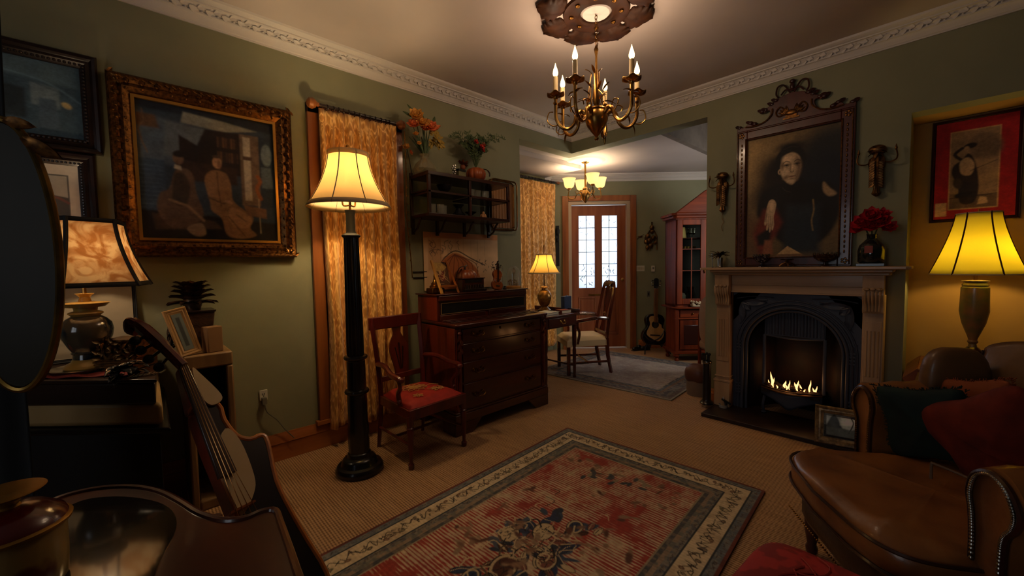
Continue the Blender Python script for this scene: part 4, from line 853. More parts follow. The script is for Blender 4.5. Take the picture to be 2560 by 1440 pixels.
# little upright keyboard-shaped music box
kb = thing('music_box', 'dark red wooden box with a row of small metal keys, centre of the bureau top', 'box', (onb(1188, 2.58)+.0, 2.60, tz))
MB().box(-.11, .11, 0, .07, 0, .10).build('case', M_mah, kb, bevel=.003); MB().box(-.118, .118, -.008, .075, .10, .108).build('lid', M_mah, kb, bevel=.003); MB().box(-.11, .11, -.035, 0, 0, .02).build('key_shelf', M_dark, kb, bevel=.002)
MB().box(-.085, .085, -.003, .0, .07, .092).build('front_recess', M_blackm, kb)
for k in range(12): MB().tube([(-.094+.017*k, -.012, .02), (-.094+.017*k+random.uniform(-.003, .003), -.006, .048)], .003, 5).ball((-.094+.017*k, -.006, .05), .0045, 4).build('key', M_silver, kb)
# small toy violin leaning at right
vi = thing('toy_violin', 'small glossy amber violin-shaped ornament leaning at the right of the music box', 'ornament', (onb(1243, 2.56), 2.565, tz), R(-6))
vo = smooth([(0, 0), (.03, .005), (.04, .035), (.026, .06), (.024, .075), (.034, .1), (.022, .125), (0, .13), (-.022, .125), (-.034, .1), (-.024, .075), (-.026, .06), (-.04, .035), (-.03, .005)], 4, True)
m = MB(); m.M = Matrix.Rotation(R(-14), 4, 'X') @ Matrix.Rotation(R(12), 4, 'Y'); m.prism(vo, -.01, .01, 'xz').build('body', mat('amber_wood', 'a85a22', .2, c2='7a3a12', scale=20, coat=.6), vi, bevel=.003)
m = MB(); m.M = Matrix.Rotation(R(-14), 4, 'X') @ Matrix.Rotation(R(12), 4, 'Y'); m.box(-.005, .005, -.014, 0, .05, .17).tube(smooth([(0, -.005, .17), (0, 0, .182), (0, -.012, .186), (0, -.014, .178)], 3), .004, 5).build('neck', M_dark, vi)
m = MB(); m.M = Matrix.Rotation(R(-14), 4, 'X') @ Matrix.Rotation(R(12), 4, 'Y')
for s_ in (-1, 1): m.tube(smooth([(s_*.012, -.0115, .04), (s_*.02, -.0115, .055), (s_*.012, -.0115, .07)], 4), .002, 4)
m.box(-.014, .014, -.014, -.01, .02, .028).build('trim', M_silver, vi)
grow(vi, 1.35)
tw = MB(); rs = random.Random(33)
for k in range(18):
    a = rs.uniform(-1.2, 1.2); p0 = (0, 0, .12); p1 = (math.sin(a)*.05, -.01, .17+rs.uniform(0, .04)); tw.tube(smooth([(0, 0, 0), p0, p1], 3), .0014, 4); tw.leaf(p1, (math.sin(a), -.2, .6), .018, .009, .2)
tag(tw.build('twig_sprig', M_dark), 'sprig of dark twigs standing behind the violin ornament', 'twigs', None, (onb(1240, 2.68), 2.68, tz))
# glass dome with ornament
gd = thing('glass_dome', 'glass dome with candle and small pale figures at the right end of the bureau top', 'glass dome', (onb(1288, 2.62)-.0, 2.64, tz))
MB().lathe([(.05, 0), (.052, .012), (.046, .016)], n=24).build('base', mat('pale_wood', 'c48c42', .5), gd); MB().lathe([(.046, .014), (.047, .10), (.04, .13), (.02, .15), (0, .155)], n=24).build('dome', M_clear, gd)
m = MB(); rs = random.Random(5)
for k in range(16): m.ball((rs.uniform(-.03, .03), rs.uniform(-.03, .03), .022+rs.uniform(0, .035)), (.009, .009, .009), 4)
m.tube([(0, 0, .02), (0, 0, .1)], .003).leaf((0, 0, .095), (0, 0, 1), .045, .03, .0, up=(0, -1, 0)); m.build('figures', mat('pale_clay', '9a8460', .6), gd)
grow(gd, 1.3)
lathe_thing('glass_taper', 'slim clear glass taper holder left of the glass dome', 'candle holder', (onb(1264, 2.62), 2.66, tz), [(.018, 0), (.02, .004), (.004, .012), (.0035, .15), (.006, .155), (.004, .2), (0, .205)], M_clear, 10)
tag(MB().lathe([(.014, 0), (.016, .01), (.01, .018), (.012, .026), (0, .03)], n=12).build('inkwell', M_blackm), 'tiny black inkwell between violin ornament and glass dome', 'inkwell', None, (onb(1262, 2.55), 2.55, tz))

# ================================================================ main chandelier and its ceiling rose
cc = at(1490, 22, z=CZ); ox, oy = cc.x, cc.y
rose = thing('ceiling_rose', 'dark carved leaf ceiling rose with pale centre above the brass chandelier', 'ceiling rose', (ox, oy, CZ))
M_rose = mat('dark_carved_wood', '3c2110', .55, c2='241207', scale=12, spec=.2)
MB().lathe([(0, -.03), (.05, -.034), (.075, -.03), (.085, -.016), (.088, 0), (0, 0)], n=40).build('centre', M_cor, rose)
MB().lathe([(.088, 0), (.09, -.03), (.10, -.038), (.115, -.03), (.15, -.026), (.17, -.032), (.185, -.03), (.19, -.016), (.19, 0)], n=48).build('ring', M_rose, rose)
MB().lathe([(.19, -.016), (.2, -.012), (.235, -.01), (.245, 0), (.19, 0)], n=48).build('outer_ring', M_cor, rose)
for k in range(8):
    a = 2*math.pi*k/8+.2; L_ = .165; m = MB(); e_ = Vector((math.cos(a), math.sin(a), 0)); s_ = Vector((-math.sin(a), math.cos(a), 0))
    def fn(u, v):
        t = u; w_ = .108*(math.sin(math.pi*min(1, t*.88+.12))**.8)*(1+.14*math.sin(t*30)); x = .185+L_*t; q = (v-.5)*2
        p = e_*x+s_*w_*q; z = -.02-.02*math.sin(math.pi*t)+.012*abs(q)**2-.006*math.cos(q*9)*.5; return (p.x, p.y, z)
    m.grid(fn, 22, 11); m.build('leaf', M_rose, rose, ang=180, solid=.006)
for k in range(8):
    a = 2*math.pi*k/8+.6; MB().ball((.14*math.cos(a), .14*math.sin(a), -.032), (.014, .014, .008), 6).build('boss', M_brassd, rose)
cz0 = at(1487, 352, h=(Vector((ox, oy, 0)).dot(fwh))).z
def flame_bulb(root, c, parent=None): return MB().lathe([(.008, 0), (.0145, .012), (.0155, .022), (.0115, .040), (.005, .058), (.0008, .076)], c, 12).build('bulb', M_flame, parent or root)
ch1 = thing('chandelier', 'brass six-arm candle chandelier with leafy stem hanging under the dark ceiling rose', 'chandelier', (ox, oy, cz0))
MB().ball((0, 0, .012), (.013, .013, .012), 8).lathe([(.004, .02), (.03, .05), (.055, .085), (.066, .12), (.064, .15), (.055, .165), (.06, .172), (.056, .18), (.03, .19), (.014, .2)], n=28).build('bowl', M_brass, ch1)
MB().lathe([(.014, .195), (.02, .22), (.022, .26), (.012, .34), (.007, .40), (.006, .48), (.010, .50), (.013, .515), (.008, .53), (.004, .54)], n=14).build('stem', M_brassd, ch1)
top = CZ-cz0
m = MB(); nl = 9
for k in range(nl):
    z0 = .54+(top-.56)*k/nl; h_ = (top-.56)/nl*1.25; a = math.pi/2*(k % 2)
    m.tube([(.008*math.cos(t)*math.cos(a), .008*math.cos(t)*math.sin(a), z0+h_/2+h_/2*math.sin(t)) for t in [i*math.pi/5 for i in range(10)]], .0022, 5, True)
m.lathe([(.03, top), (.03, top-.012), (.008, top-.02)], n=16); m.tube(smooth([(.006, 0, top-.08), (.012, .0, top-.2), (.02, 0, .56)], 4), .0016, 4); m.build('chain', M_brassd, ch1)
rs = random.Random(8); m = MB()
for k in range(10):
    a = k*2.399; r_ = rs.uniform(.02, .045); z1 = rs.uniform(.24, .40)
    m.tube(smooth([(.03*math.cos(a), .03*math.sin(a), .17), (.05*math.cos(a+.3), .05*math.sin(a+.3), .2+rs.uniform(0, .04)), (r_*math.cos(a), r_*math.sin(a), z1)], 4), .0028, 5)
    m.leaf((r_*math.cos(a), r_*math.sin(a), z1), (math.cos(a)*.5, math.sin(a)*.5, 1), .05, .016, .4, th=.002)
    if k % 2: m.leaf((.04*math.cos(a), .04*math.sin(a), .22), (math.cos(a), math.sin(a), .8), .06, .022, .9, th=.002)
m.build('leaf_spray', M_brass, ch1)
cang = [140, 90, 25, -48, -88, -140]; RA = .235; view = YAW
for q, dg in enumerate(cang):
    a = view - R(dg)           # measured from the view direction, positive to the right
    e_ = Vector((math.cos(a), math.sin(a), 0)); P = lambda r_, z, s_=0: tuple(e_*r_+Vector((0, 0, z))+Vector((-e_.y, e_.x, 0))*s_)
    zb = .265
    MB().tube(smooth([P(.05, .14), P(.085, .17), P(.115, .145), P(.13, .10), P(.165, .072), P(.205, .085), P(.232, .13), P(RA, .19), P(RA, zb-.015)], 6), [.0125]*12+[.0098]*37, 8).build('arm', M_brass, ch1)
    m = MB().tube(smooth([P(.205, .10), P(.25, .09), P(.285, .12), P(.275, .165), P(.25, .17)], 5), .0035, 6).tube(smooth([P(.10, .155), P(.12, .2), P(.15, .19), P(.145, .165)], 5), .0035, 6).ball(P(.205, .088), .010, 6)
    for s_ in (-1, 1): m.leaf(P(.2, .09), e_*.8+Vector((0, 0, -.5)), .05, .018, .8, th=.002); m.leaf(P(RA, .2), e_*.3*s_+Vector((-e_.y*s_, e_.x*s_, .7)), .05, .02, .6, th=.002)
    m.build('scroll', M_brass, ch1)
    def dish(u, v, e_=e_):
        t = 2*math.pi*u; r_ = .008+.042*v; return (e_.x*RA+r_*math.cos(t), e_.y*RA+r_*math.sin(t), zb-.012+.018*v*v+.007*v*math.cos(t*5))
    MB().grid(dish, 30, 7, cu=True).lathe([(.004, -.03), (.012, -.02), (.015, -.006), (.013, .006), (.013, .014)], (e_.x*RA, e_.y*RA, zb), 12).build('drip_pan', M_brass, ch1, solid=.002)
    cdl = MB().lathe([(.0135, 0), (.0135, .095), (.011, .098)], (e_.x*RA, e_.y*RA, zb+.008), 14).build('candle_sleeve', M_candle, ch1)
    flame_bulb(ch1, (e_.x*RA, e_.y*RA, zb+.106), cdl)
    light('POINT', 'chandelier_light', (ox+e_.x*RA, oy+e_.y*RA, cz0+zb+.2), 1.45, CANDLE, .008)
# ================================================================ back room
rx0, rx1 = at(1303, 436, y=3.68).x, at(1385, 457, y=3.68).x; rzz = at(1345, 447, y=3.68).z-.01
rod('dark curtain rod over the gold curtain in the back room', rx0-.12, rx1+.02, 3.66, rzz, 12, .02, 3.75)
c2_ = curtain('curtain', '', 0, rx1-rx0+.08, .1, rzz-.03, 9, .016, M_dam, 4)
tag(c2_, 'gold damask curtain in the back room behind the lit table lamp', 'curtain', None, (rx0-.09, 3.655, 0))
w3 = structure(MB().box(rx0-.15, rx0-.08, 3.72, 3.75, .5, rzz).box(rx1+.0, rx1+.05, 3.72, 3.75, .5, rzz).build('window_3', M_cor))
# small chandelier with frosted cups
def ho(p): return Vector((p.x, p.y, 0)).dot(fwh)
c2 = thing('chandelier', 'small brass chandelier with white glass cup shades near the front door', 'chandelier', (cx_, cy_, BZ)); HD = Vector((cx_, cy_, 0)).dot(fwh)
def zz2(py): return at(1463, py, h=HD).z-BZ
MB().lathe([(0, 0), (.045, -.002), (.05, -.01), (.04, -.02), (.015, -.03), (.01, -.04)][::-1], n=20).build('canopy', M_brass, c2)
MB().tube([(0, 0, -.03), (0, 0, zz2(470))], .011, 10).build('stem', M_brass, c2)
zb2 = zz2(488); MB().lathe([(0, zz2(508)), (.012, zz2(506)), (.03, zz2(500)), (.05, zz2(494)), (.055, zz2(488)), (.045, zz2(482)), (.03, zz2(476)), (.035, zz2(472)), (.02, zz2(468)), (.0, zz2(466))], n=24).build('body', mat('pale_brass', 'c49a58', .35, metal=.9, c2='9a7440', scale=20), c2)
M_cup = shade_mat('frosted_cup', 'fff4dc', .6)
for q, dg in enumerate((-75, 75, 165, -5)):
    a = YAW-R(dg); e_ = Vector((math.cos(a), math.sin(a), 0)); r_ = .195; P = lambda q_, z: tuple(e_*q_+Vector((0, 0, z)))
    zc = zz2(470); m = MB().tube(smooth([P(.04, zb2), P(.08, zb2+.03), P(.11, zb2+.0), P(.13, zb2-.035), P(r_, zb2-.03), P(r_+.012, zb2+.01), P(r_, zc-.01)], 5), .006, 6).tube(smooth([P(.1, zb2+.02), P(.12, zb2+.05), P(.09, zb2+.06), P(.07, zb2+.035)], 4), .004, 5)
    m.build('arm', M_brass, c2); MB().lathe([(.006, -.02), (.022, -.012), (.02, .004), (.024, .01)], (e_.x*r_, e_.y*r_, zc), 14).build('cup_holder', M_brass, c2)
    sh_ = MB().lathe([(.028, .008), (.052, .024), (.062, .055), (.070, .10), (.082, .128), (.080, .128), (.068, .10), (.060, .055), (.050, .026), (.026, .012)], (e_.x*r_, e_.y*r_, zc), 24).build('glass_shade', M_cup, c2)
    MB().ball((e_.x*r_, e_.y*r_, zc+.045), (.013, .013, .018), 6).build('bulb', emis('bulb_glow', (1, .62, .25), 14), sh_)
    light('POINT', 'cup_light', (cx_+e_.x*r_, cy_+e_.y*r_, BZ+zc+.10), 3.6, (1, .78, .50), .012)

# writing table, lamp, books
tx0, tx1, ty0, ty1, TT = 2.86, 3.40, 2.58, 3.22, .70
wt = thing('writing_table', 'dark wood writing table with drawer beside the cream-seated armchair', 'table', ((tx0+tx1)/2, (ty0+ty1)/2, 0)); hx_, hy_ = (tx1-tx0)/2, (ty1-ty0)/2
MB().box(-hx_, hx_, -hy_, hy_, TT-.018, TT).build('table_top', M_mah, wt, bevel=.005); MB().box(-hx_+.03, hx_-.03, -hy_+.025, hy_-.03, TT-.13, TT-.018).build('apron', M_mah, wt, bevel=.003)
d = MB().box(-hx_+.07, hx_-.07, -hy_+.018, -hy_+.03, TT-.115, TT-.03).build('drawer', M_mah, wt, bevel=.003); m = MB(); bail(m, 0, TT-.065, -hy_+.018, .03); m.build('handle', M_brass, d)
m = MB().box(hx_-.02, hx_, -hy_, hy_, TT, TT+.035).box(-hx_, -hx_+.015, -hy_, hy_, TT, TT+.03); m.build('gallery', M_mah, wt, bevel=.004)
for x in (-hx_+.045, hx_-.045):
    for y in (-hy_+.045, hy_-.05): MB().lathe([(.012, 0), (.018, .02), (.013, .045), (.016, .07), (.020, .3), (.015, .33), (.022, .36), (.024, TT-.13)], (x, y, 0), 12).build('leg', M_mah, wt)
MB().tube([(-hx_+.045, -hy_+.045, .14), (-hx_+.045, hy_-.05, .14)], .01).tube([(hx_-.045, -hy_+.045, .14), (hx_-.045, hy_-.05, .14)], .01).build('stretcher', M_mah, wt)
tl = at(1360, 762, y=2.98); TLx = at(1360, 660, y=2.98).x
t2 = thing('table_lamp', 'lit table lamp with amber bell shade on the writing table in the back room', 'lamp', (TLx, 2.98, TT)); HT = TLx*_c+2.98*_s
def zt2(py): return at(1360, py, h=HT).z-TT
sc_ = HT/FPX
MB().lathe([(0, 0), (.07, 0), (.075, .01), (.06, .02), (.045, .03), (.035, .045), (.055, .07), (.075, .13), (.078, .17), (.055, .215), (.03, .23), (.028, .245), (.05, .25), (.045, .262), (.02, .27)], n=24).build('body', mat('gold_ceramic', 'b0803a', .3, metal=.5, c2='7a5224', scale=30), t2)
MB().tube([(0, 0, .265), (0, 0, zt2(660))], .008).build('stem', M_brass, t2)
M_amb = shade_mat('amber_shade', 'f4dc9c', .55)
bell_shade(t2, zt2(684), zt2(635), 40*sc_, 19*sc_, M_amb, M_dark, 6, 1.6, .012, .003)
MB().tube([(0, 0, zt2(636)), (0, 0, zt2(615))], .004).ball((0, 0, zt2(615)), .008, 5).build('finial', M_brass, t2)
light('POINT', 'table_lamp_light', (TLx, 2.98, TT+zt2(665)), 4.6, GOLD, .02)
def book(name, label, loc, rz, w_, d_, h_, M, page='d8ccb0', group=None, open_=False):
    t = thing(name, label, 'book', loc, rz, group)
    MB().box(-w_/2, w_/2, -d_/2, d_/2, 0, .004).box(-w_/2, w_/2, -d_/2, d_/2, h_-.004, h_).box(-w_/2, -w_/2+.004, -d_/2, d_/2, .004, h_-.004).build('cover', M, t)
    MB().box(-w_/2+.004, w_/2-.004, -d_/2+.004, d_/2-.004, .004, h_-.004).build('pages', mat('book_page', page, .8), t); return t
book('book', 'large pale grey book lying flat under the table lamp at the table end', (3.04, 2.74, TT), R(8), .24, .18, .025, mat('grey_cover', '8d8a84', .5))
book('book', 'small red-brown book lying on the writing table beside the pale book', (3.25, 2.68, TT), R(-10), .13, .10, .035, mat('red_cover', '6e2a1c', .5))
p = at(1418, 770, y=2.74)
bb = thing('blue_box_file', 'dark blue upright box file at the right end of the writing table', 'box', (p.x, 2.75, TT), R(5)); MB().box(-.065, .065, -.02, .025, 0, .16).build('case', mat('navy_card', '1c2c4e', .5), bb, bevel=.002); MB().box(-.06, .06, -.018, .023, .16, .164).ball((0, 0, .166), .008, 4).build('lid', mat('blue_lid', '4a5a78', .5), bb)
# armchair with cream seat and glossy arms
c3 = thing('armchair', 'dark wooden open armchair with cream upholstered seat at the writing table', 'chair', (3.655, 2.745, .011), R(-125))
W = .2; Dp = .22; M_ch2 = wood('chair_mahogany', '5a2616', '3c160c', .16, .8, 'z'); SH = .40
for sx in (-1, 1):
    MB().box(sx*W-.018, sx*W+.018, -Dp-.018, -Dp+.018, 0, SH-.06).build('leg', M_ch2, c3, bevel=.004)
    MB().tube([(sx*.17, Dp+.05, 0), (sx*.172, Dp+.01, .2), (sx*.172, Dp, SH-.02)], [.02, .022, .024], 4).build('leg', M_ch2, c3)
    MB().tube(smooth([(sx*.172, Dp, SH-.02), (sx*.17, Dp+.03, .6), (sx*.165, Dp+.08, .85), (sx*.13, Dp+.10, .965), (sx*.09, Dp+.105, .985)], 5), [.019]*20+[.02], 6).build('back_post', M_ch2, c3)
    MB().tube(smooth([(sx*.172, Dp+.02, .60), (sx*.215, .10, .615), (sx*.245, -.05, .60), (sx*.25, -.16, .585), (sx*.24, -.20, .57)], 5), [.014]+[.021]*20, 8).build('arm', M_ch2, c3)
    MB().tube(smooth([(sx*.205, -.12, SH-.06), (sx*.21, -.10, .45), (sx*.235, -.13, .53), (sx*.24, -.13, .585)], 5), .015, 8).build('arm_support', M_ch2, c3)
    MB().tube([(sx*W, -Dp, .13), (sx*.17, Dp+.02, .13)], .013, 6).build('stretcher', M_ch2, c3)
MB().tube([(-W, 0, .13), (W, 0, .13)], .012, 6).build('stretcher', M_ch2, c3)
MB().tube(smooth([(-.10, Dp+.10, .955), (0, Dp+.11, .985), (.10, Dp+.10, .955)], 6), .028, 6).build('top_rail', M_ch2, c3)
MB().box(-.16, .16, Dp-.01, Dp+.02, .42, .45).build('lower_rail', M_ch2, c3)
m = MB()
for k in (-2, -1, 0, 1, 2): m.tube(smooth([(k*.028, Dp+.01, .44), (k*.016, Dp+.045, .62), (k*.034, Dp+.075, .80), (k*.03, Dp+.1, .95)], 5), [.009]*16, 6)
m.ball((0, Dp+.045, .63), (.05, .01, .03), 8).build('splat', M_ch2, c3)
def sf2(u, v):
    y = -Dp-.02+(2*Dp+.03)*v; w_ = (W+.022)*(1-v)+.185*v; x = -w_+2*w_*u; e = min(1, 8*min(u, 1-u))*min(1, 8*min(v, 1-v)); return (x, y, SH-.03+.045*(1-(1-e)**2))
MB().grid(sf2, 24, 24).add([(-W-.022, -Dp-.02, SH-.09), (W+.022, -Dp-.02, SH-.09), (.185, Dp+.01, SH-.09), (-.185, Dp+.01, SH-.09), (-W-.022, -Dp-.02, SH-.028), (W+.022, -Dp-.02, SH-.028), (.185, Dp+.01, SH-.028), (-.185, Dp+.01, SH-.028)], [(3,2,1,0),(0,1,5,4),(1,2,6,5),(2,3,7,6),(3,0,4,7)]).build('seat', M_cream, c3, ang=50)
# wall ornament strip left of the door, light switches, wall carving
pw_ = at(1394, 615, h=DD-.02); m = MB().box(-.022, .022, -.015, 0, -.28, .28).ball((0, -.02, .2), (.03, .02, .06), 6).ball((0, -.02, .08), (.02, .02, .03), 6)
tag(m.build('wall_carving', M_blackm), 'slim dark vertical wall carving left of the front door', 'carving', None, (pw_.x, pw_.y, pw_.z), RZB)
def onD(px, py): p = at(px, py, h=DD-.002); return (p.x, p.y, p.z)
def onDw(o, label, cat, px, py, group=None): p = onD(px, py); return tag(o, label, cat, group, p, RZB)
M_iv = mat('ivory_plastic', 'cfc8b6', .4); s5 = DD/FPX
sw = thing('light_switch', 'wide ivory four-gang light switch on the wall right of the front door', 'light switch', onD(1601, 671), RZB); MB().box(-10*s5, 10*s5, -.008, 0, -7*s5, 7*s5).build('plate', M_iv, sw, bevel=.002)
for k in range(4): MB().box((-7.5+4*k)*s5, (-4.7+4*k)*s5, -.013, -.008, -3*s5, 3*s5).build('rocker', mat('worn_ivory', 'b9a888', .4), sw)
s2 = thing('thermostat', 'small ivory wall thermostat right of the wide light switch', 'thermostat', onD(1632, 671), RZB); MB().box(-4*s5, 4*s5, -.02, 0, -8*s5, 7*s5).build('case', M_iv, s2, bevel=.002); MB().box(-2*s5, 2*s5, -.022, -.02, -2*s5, 3*s5).build('window', mat('grey_plastic', '6b675c', .5), s2)
s3 = thing('wall_socket', 'dark small wall socket beside the guitar neck', 'socket', onD(1621, 735), RZB); MB().box(-3.5*s5, 3.5*s5, -.008, 0, -7*s5, 7*s5).build('plate', mat('grey_plastic', '6b675c', .5), s3); MB().box(-.008, .008, -.012, -.008, -.02, .02).build('insert', M_blackm, s3)
cv = thing('wall_sculpture', 'dark metal sculpture of small figures with a bird on the back wall', 'sculpture', onD(1628, 600), RZB)
m = MB(); rs = random.Random(6)
for (x, z, r_) in ((0, 30, 6), (0, 20, 5), (-10, 8, 7), (-14, -4, 6), (-6, 0, 7), (4, 5, 6), (-3, -14, 6), (-11, -18, 5), (8, -6, 4)): m.ball((x*s5, -.03, z*s5), (r_*s5, .025, r_*s5*1.1), 7)
for (a, b) in (((0, 34), (0, 44)), ((-4, 24), (-12, 12)), ((4, 24), (12, 8)), ((12, 8), (12, -24)), ((-12, -10), (-13, -26)), ((-4, -12), (-6, -26)), ((-10, 10), (-18, 4)), ((4, 5), (12, 4)), ((-10, -8), (12, -10))): m.tube([(a[0]*s5, -.03, a[1]*s5), (b[0]*s5, -.03, b[1]*s5)], .010, 5)
m.build('figures', M_bronze, cv)
p = onD(1599, 592); m = MB().ball((0, -.03, 0), (.035, .012, .012), 6).leaf((.0, -.03, 0), (-.7, 0, -.5), .06, .02, .1).leaf((.01, -.03, .005), (.8, 0, .5), .05, .02, .1)
tag(m.build('bird_ornament', M_bronze), 'tiny dark bird ornament on the wall left of the metal sculpture', 'ornament', None, p, RZB)

# guitar on its stand
gp_ = at(1636, 878, z=0); gb = thing('acoustic_guitar', 'black and natural acoustic guitar leaning on a stand by the back wall', 'guitar', (*bw(1.905, 5.42), .10), RZB)
go = smooth([(0, 0), (.11, .01), (.165, .09), (.15, .17), (.105, .235), (.12, .29), (.125, .35), (.09, .40), (.03, .415), (-.03, .415), (-.09, .40), (-.125, .35), (-.12, .29), (-.105, .235), (-.15, .17), (-.165, .09), (-.11, .01)], 4, True)
TM = Matrix.Rotation(R(-8), 4, 'X') @ Matrix.Rotation(R(4), 4, 'Y')
def gm(): m = MB(); m.M = TM; return m
body = gm().prism(go, -.045, .045, 'xz').build('body', mat('black_gloss', '0b0b0d', .15, coat=.7), gb, bevel=.006)
go2 = smooth([(-.02, .07), (.05, .05), (.11, .11), (.12, .20), (.09, .235), (.08, .275), (.04, .30), (.03, .375), (-.06, .38), (-.085, .34), (-.07, .27), (-.11, .17), (-.10, .12)], 4, True)
gm().prism(go2, -.049, -.045, 'xz').build('soundboard', mat('spruce_top', 'c49a64', .3, c2='b5884f', scale=16, stretch=(1, 1, .1), coat=.4), body)
gm().tube([(.045*math.cos(t), -.050, .27+.045*math.sin(t)) for t in [i*math.pi/10 for i in range(20)]], .004, 5, True).build('rosette', M_dark, body); gm().lathe([(.042, -.051), (.042, -.0495), (0, -.0495)], (0, 0, .27), 24, axis='y').build('sound_hole', M_blackm, body)
gm().box(-.065, .065, -.056, -.049, .12, .135).build('bridge', M_dark, body); gm().tube(smooth([(-.16, -.05, .14), (-.06, -.06, .05), (.06, -.056, .10), (.12, -.05, .2)], 5), .008, 5).build('strap', M_dark, gb)
gm().box(-.022, .022, -.062, -.02, .38, .76).build('neck', wood('neck_wood', '8a5a30', '6b4220', .4, .2, 'z'), gb, bevel=.004); gm().box(-.024, .024, -.066, -.061, .30, .76).build('fingerboard', wood('neck_wood', '8a5a30', '6b4220', .4, .2, 'z'), gb)
gm().prism([(-.022, .76), (.022, .76), (.034, .80), (.03, .89), (.012, .9), (-.012, .9), (-.03, .89), (-.034, .80)], -.055, -.038, 'xz').build('headstock', M_blackm, gb, bevel=.003)
for s_ in (-1, 1):
    for k in range(3): gm().tube([(s_*.03, -.046, .80+.033*k), (s_*.055, -.046, .80+.033*k)], .004, 5).ball((s_*.058, -.046, .80+.033*k), (.008, .006, .010), 5).build('tuning_peg', M_silver, gb)
m = gm()
for k in range(6): m.tube([(-.018+.0072*k, -.068, .79), (-.018+.0072*k, -.068, .28), (-.02+.008*k, -.058, .13)], .0008, 3)
m.build('strings', M_silver, gb)
st = thing('guitar_stand', 'black tubular guitar stand under the acoustic guitar', 'stand', (*bw(1.905, 5.42), 0), RZB)
MB().tube(smooth([(-.17, -.16, .006), (-.12, -.05, .10), (0, .06, .14), (.12, -.05, .10), (.17, -.16, .006)], 5), .008, 6).tube([(0, .06, .14), (0, .16, .006)], .008, 6).build('frame', M_blackm, st)
for s_ in (-1, 1): MB().tube([(s_*.08, -.02, .105), (s_*.08, -.09, .09), (s_*.08, -.10, .12)], .009, 6).build('cradle_arm', M_blackm, st)
# black shoes / small things on the floor
for k, (px, py) in enumerate(((1592, 873), (1612, 872))):
    p = at(px, py, z=0); p = Vector((p.x*.985, p.y*.985, 0)); m = MB().ball((0, 0, .028), (.075, .03, .028), 8, .8).ball((.035, 0, .05), (.035, .028, .03), 7).box(-.072, .07, -.027, .027, 0, .008)
    tag(m.build('shoe', M_black), ['left', 'right'][k]+' black shoe of the pair on the floor left of the guitar', 'shoe', 'pair of black shoes by the guitar', (p.x, p.y, 0), RZB+R(20-15*k))

# display cabinet (glazed upper part with pediment, cupboard below)
R0, D0 = 1.95, 4.83; M_cab = wood('cabinet_mahogany', '783010', '521e0a', .5, .0, 'z', spec=.2); M_cabx = wood('cabinet_mahogany_rail', '783010', '521e0a', .5, .0, 'x', spec=.2)
cb = thing('display_cabinet', 'tall mahogany display cabinet with glazed doors and pointed pediment in back room', 'cabinet', (*bw(R0, D0), 0), RZB)
def zc_(py): return at(1700, py, h=D0).z
zl = zc_(768); zu = zc_(545); zr = zc_(483)
CW, CD = .76, .36
MB().box(.03, CW, .02, CD, .11, zl-.02).build('base_body', M_cab, cb, bevel=.004)
MB().box(.0, .05, -.005, .06, .06, zl-.02).build('corner_post', M_cab, cb, bevel=.012)
MB().box(-.005, CW, -.01, CD, .10, .13).box(0, CW, -.004, .02, zl-.15, zl-.13).build('moulding', M_cabx, cb, bevel=.004)
MB().prism([(-.03, CD), (-.03, .02), (.0, -.02), (.04, -.035), (CW, -.035), (CW, CD)], zl-.02, zl, 'xy').build('counter_top', M_cabx, cb, bevel=.006)
for (x, y) in ((.04, .03), (CW-.05, .03), (.04, CD-.05), (CW-.05, CD-.05)): MB().lathe([(.016, 0), (.026, .012), (.026, .03), (.014, .045), (.028, .06), (.034, .10)], (x, y, 0), 12).build('foot', M_cab, cb)
d = MB().box(.07, .37, .008, .022, zl-.125, zl-.035).build('drawer', M_cabx, cb, bevel=.003); MB().ball((.22, -.002, zl-.08), .012, 6).build('knob', M_brass, d)
d = MB().box(.39, .70, .008, .022, zl-.125, zl-.035).build('drawer', M_cabx, cb, bevel=.003); MB().ball((.545, -.002, zl-.08), .012, 6).build('knob', M_brass, d)
for x0 in (.07, .39):
    d = MB().box(x0, x0+.30, .008, .022, .15, zl-.16).build('door', M_cab, cb, bevel=.003); MB().box(x0+.05, x0+.25, .002, .010, .21, zl-.22).build('panel', mat('dark_panel', '32120a', .35, coat=.4), d, bevel=.004)
ub = MB().box(.02, .045, .03, CD, zl, zu).box(CW-.02, CW, .03, CD, zl, zu).box(.02, CW, CD-.02, CD, zl, zu).box(.02, CW, .03, CD, zl, zl+.03).box(.02, CW, .03, CD, zu-.03, zu).build('upper_body', M_cab, cb)
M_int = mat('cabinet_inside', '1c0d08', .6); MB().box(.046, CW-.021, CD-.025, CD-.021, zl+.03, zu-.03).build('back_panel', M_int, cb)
shz = [zc_(594), zc_(622)]
for z in shz+[zc_(677)]: MB().box(.046, CW-.021, .06, CD-.026, z-.008, z).build('shelf', M_cabx, cb)
M_cgl = pane_mat('cabinet_glass', 'd8dcd8', gl=-.02)
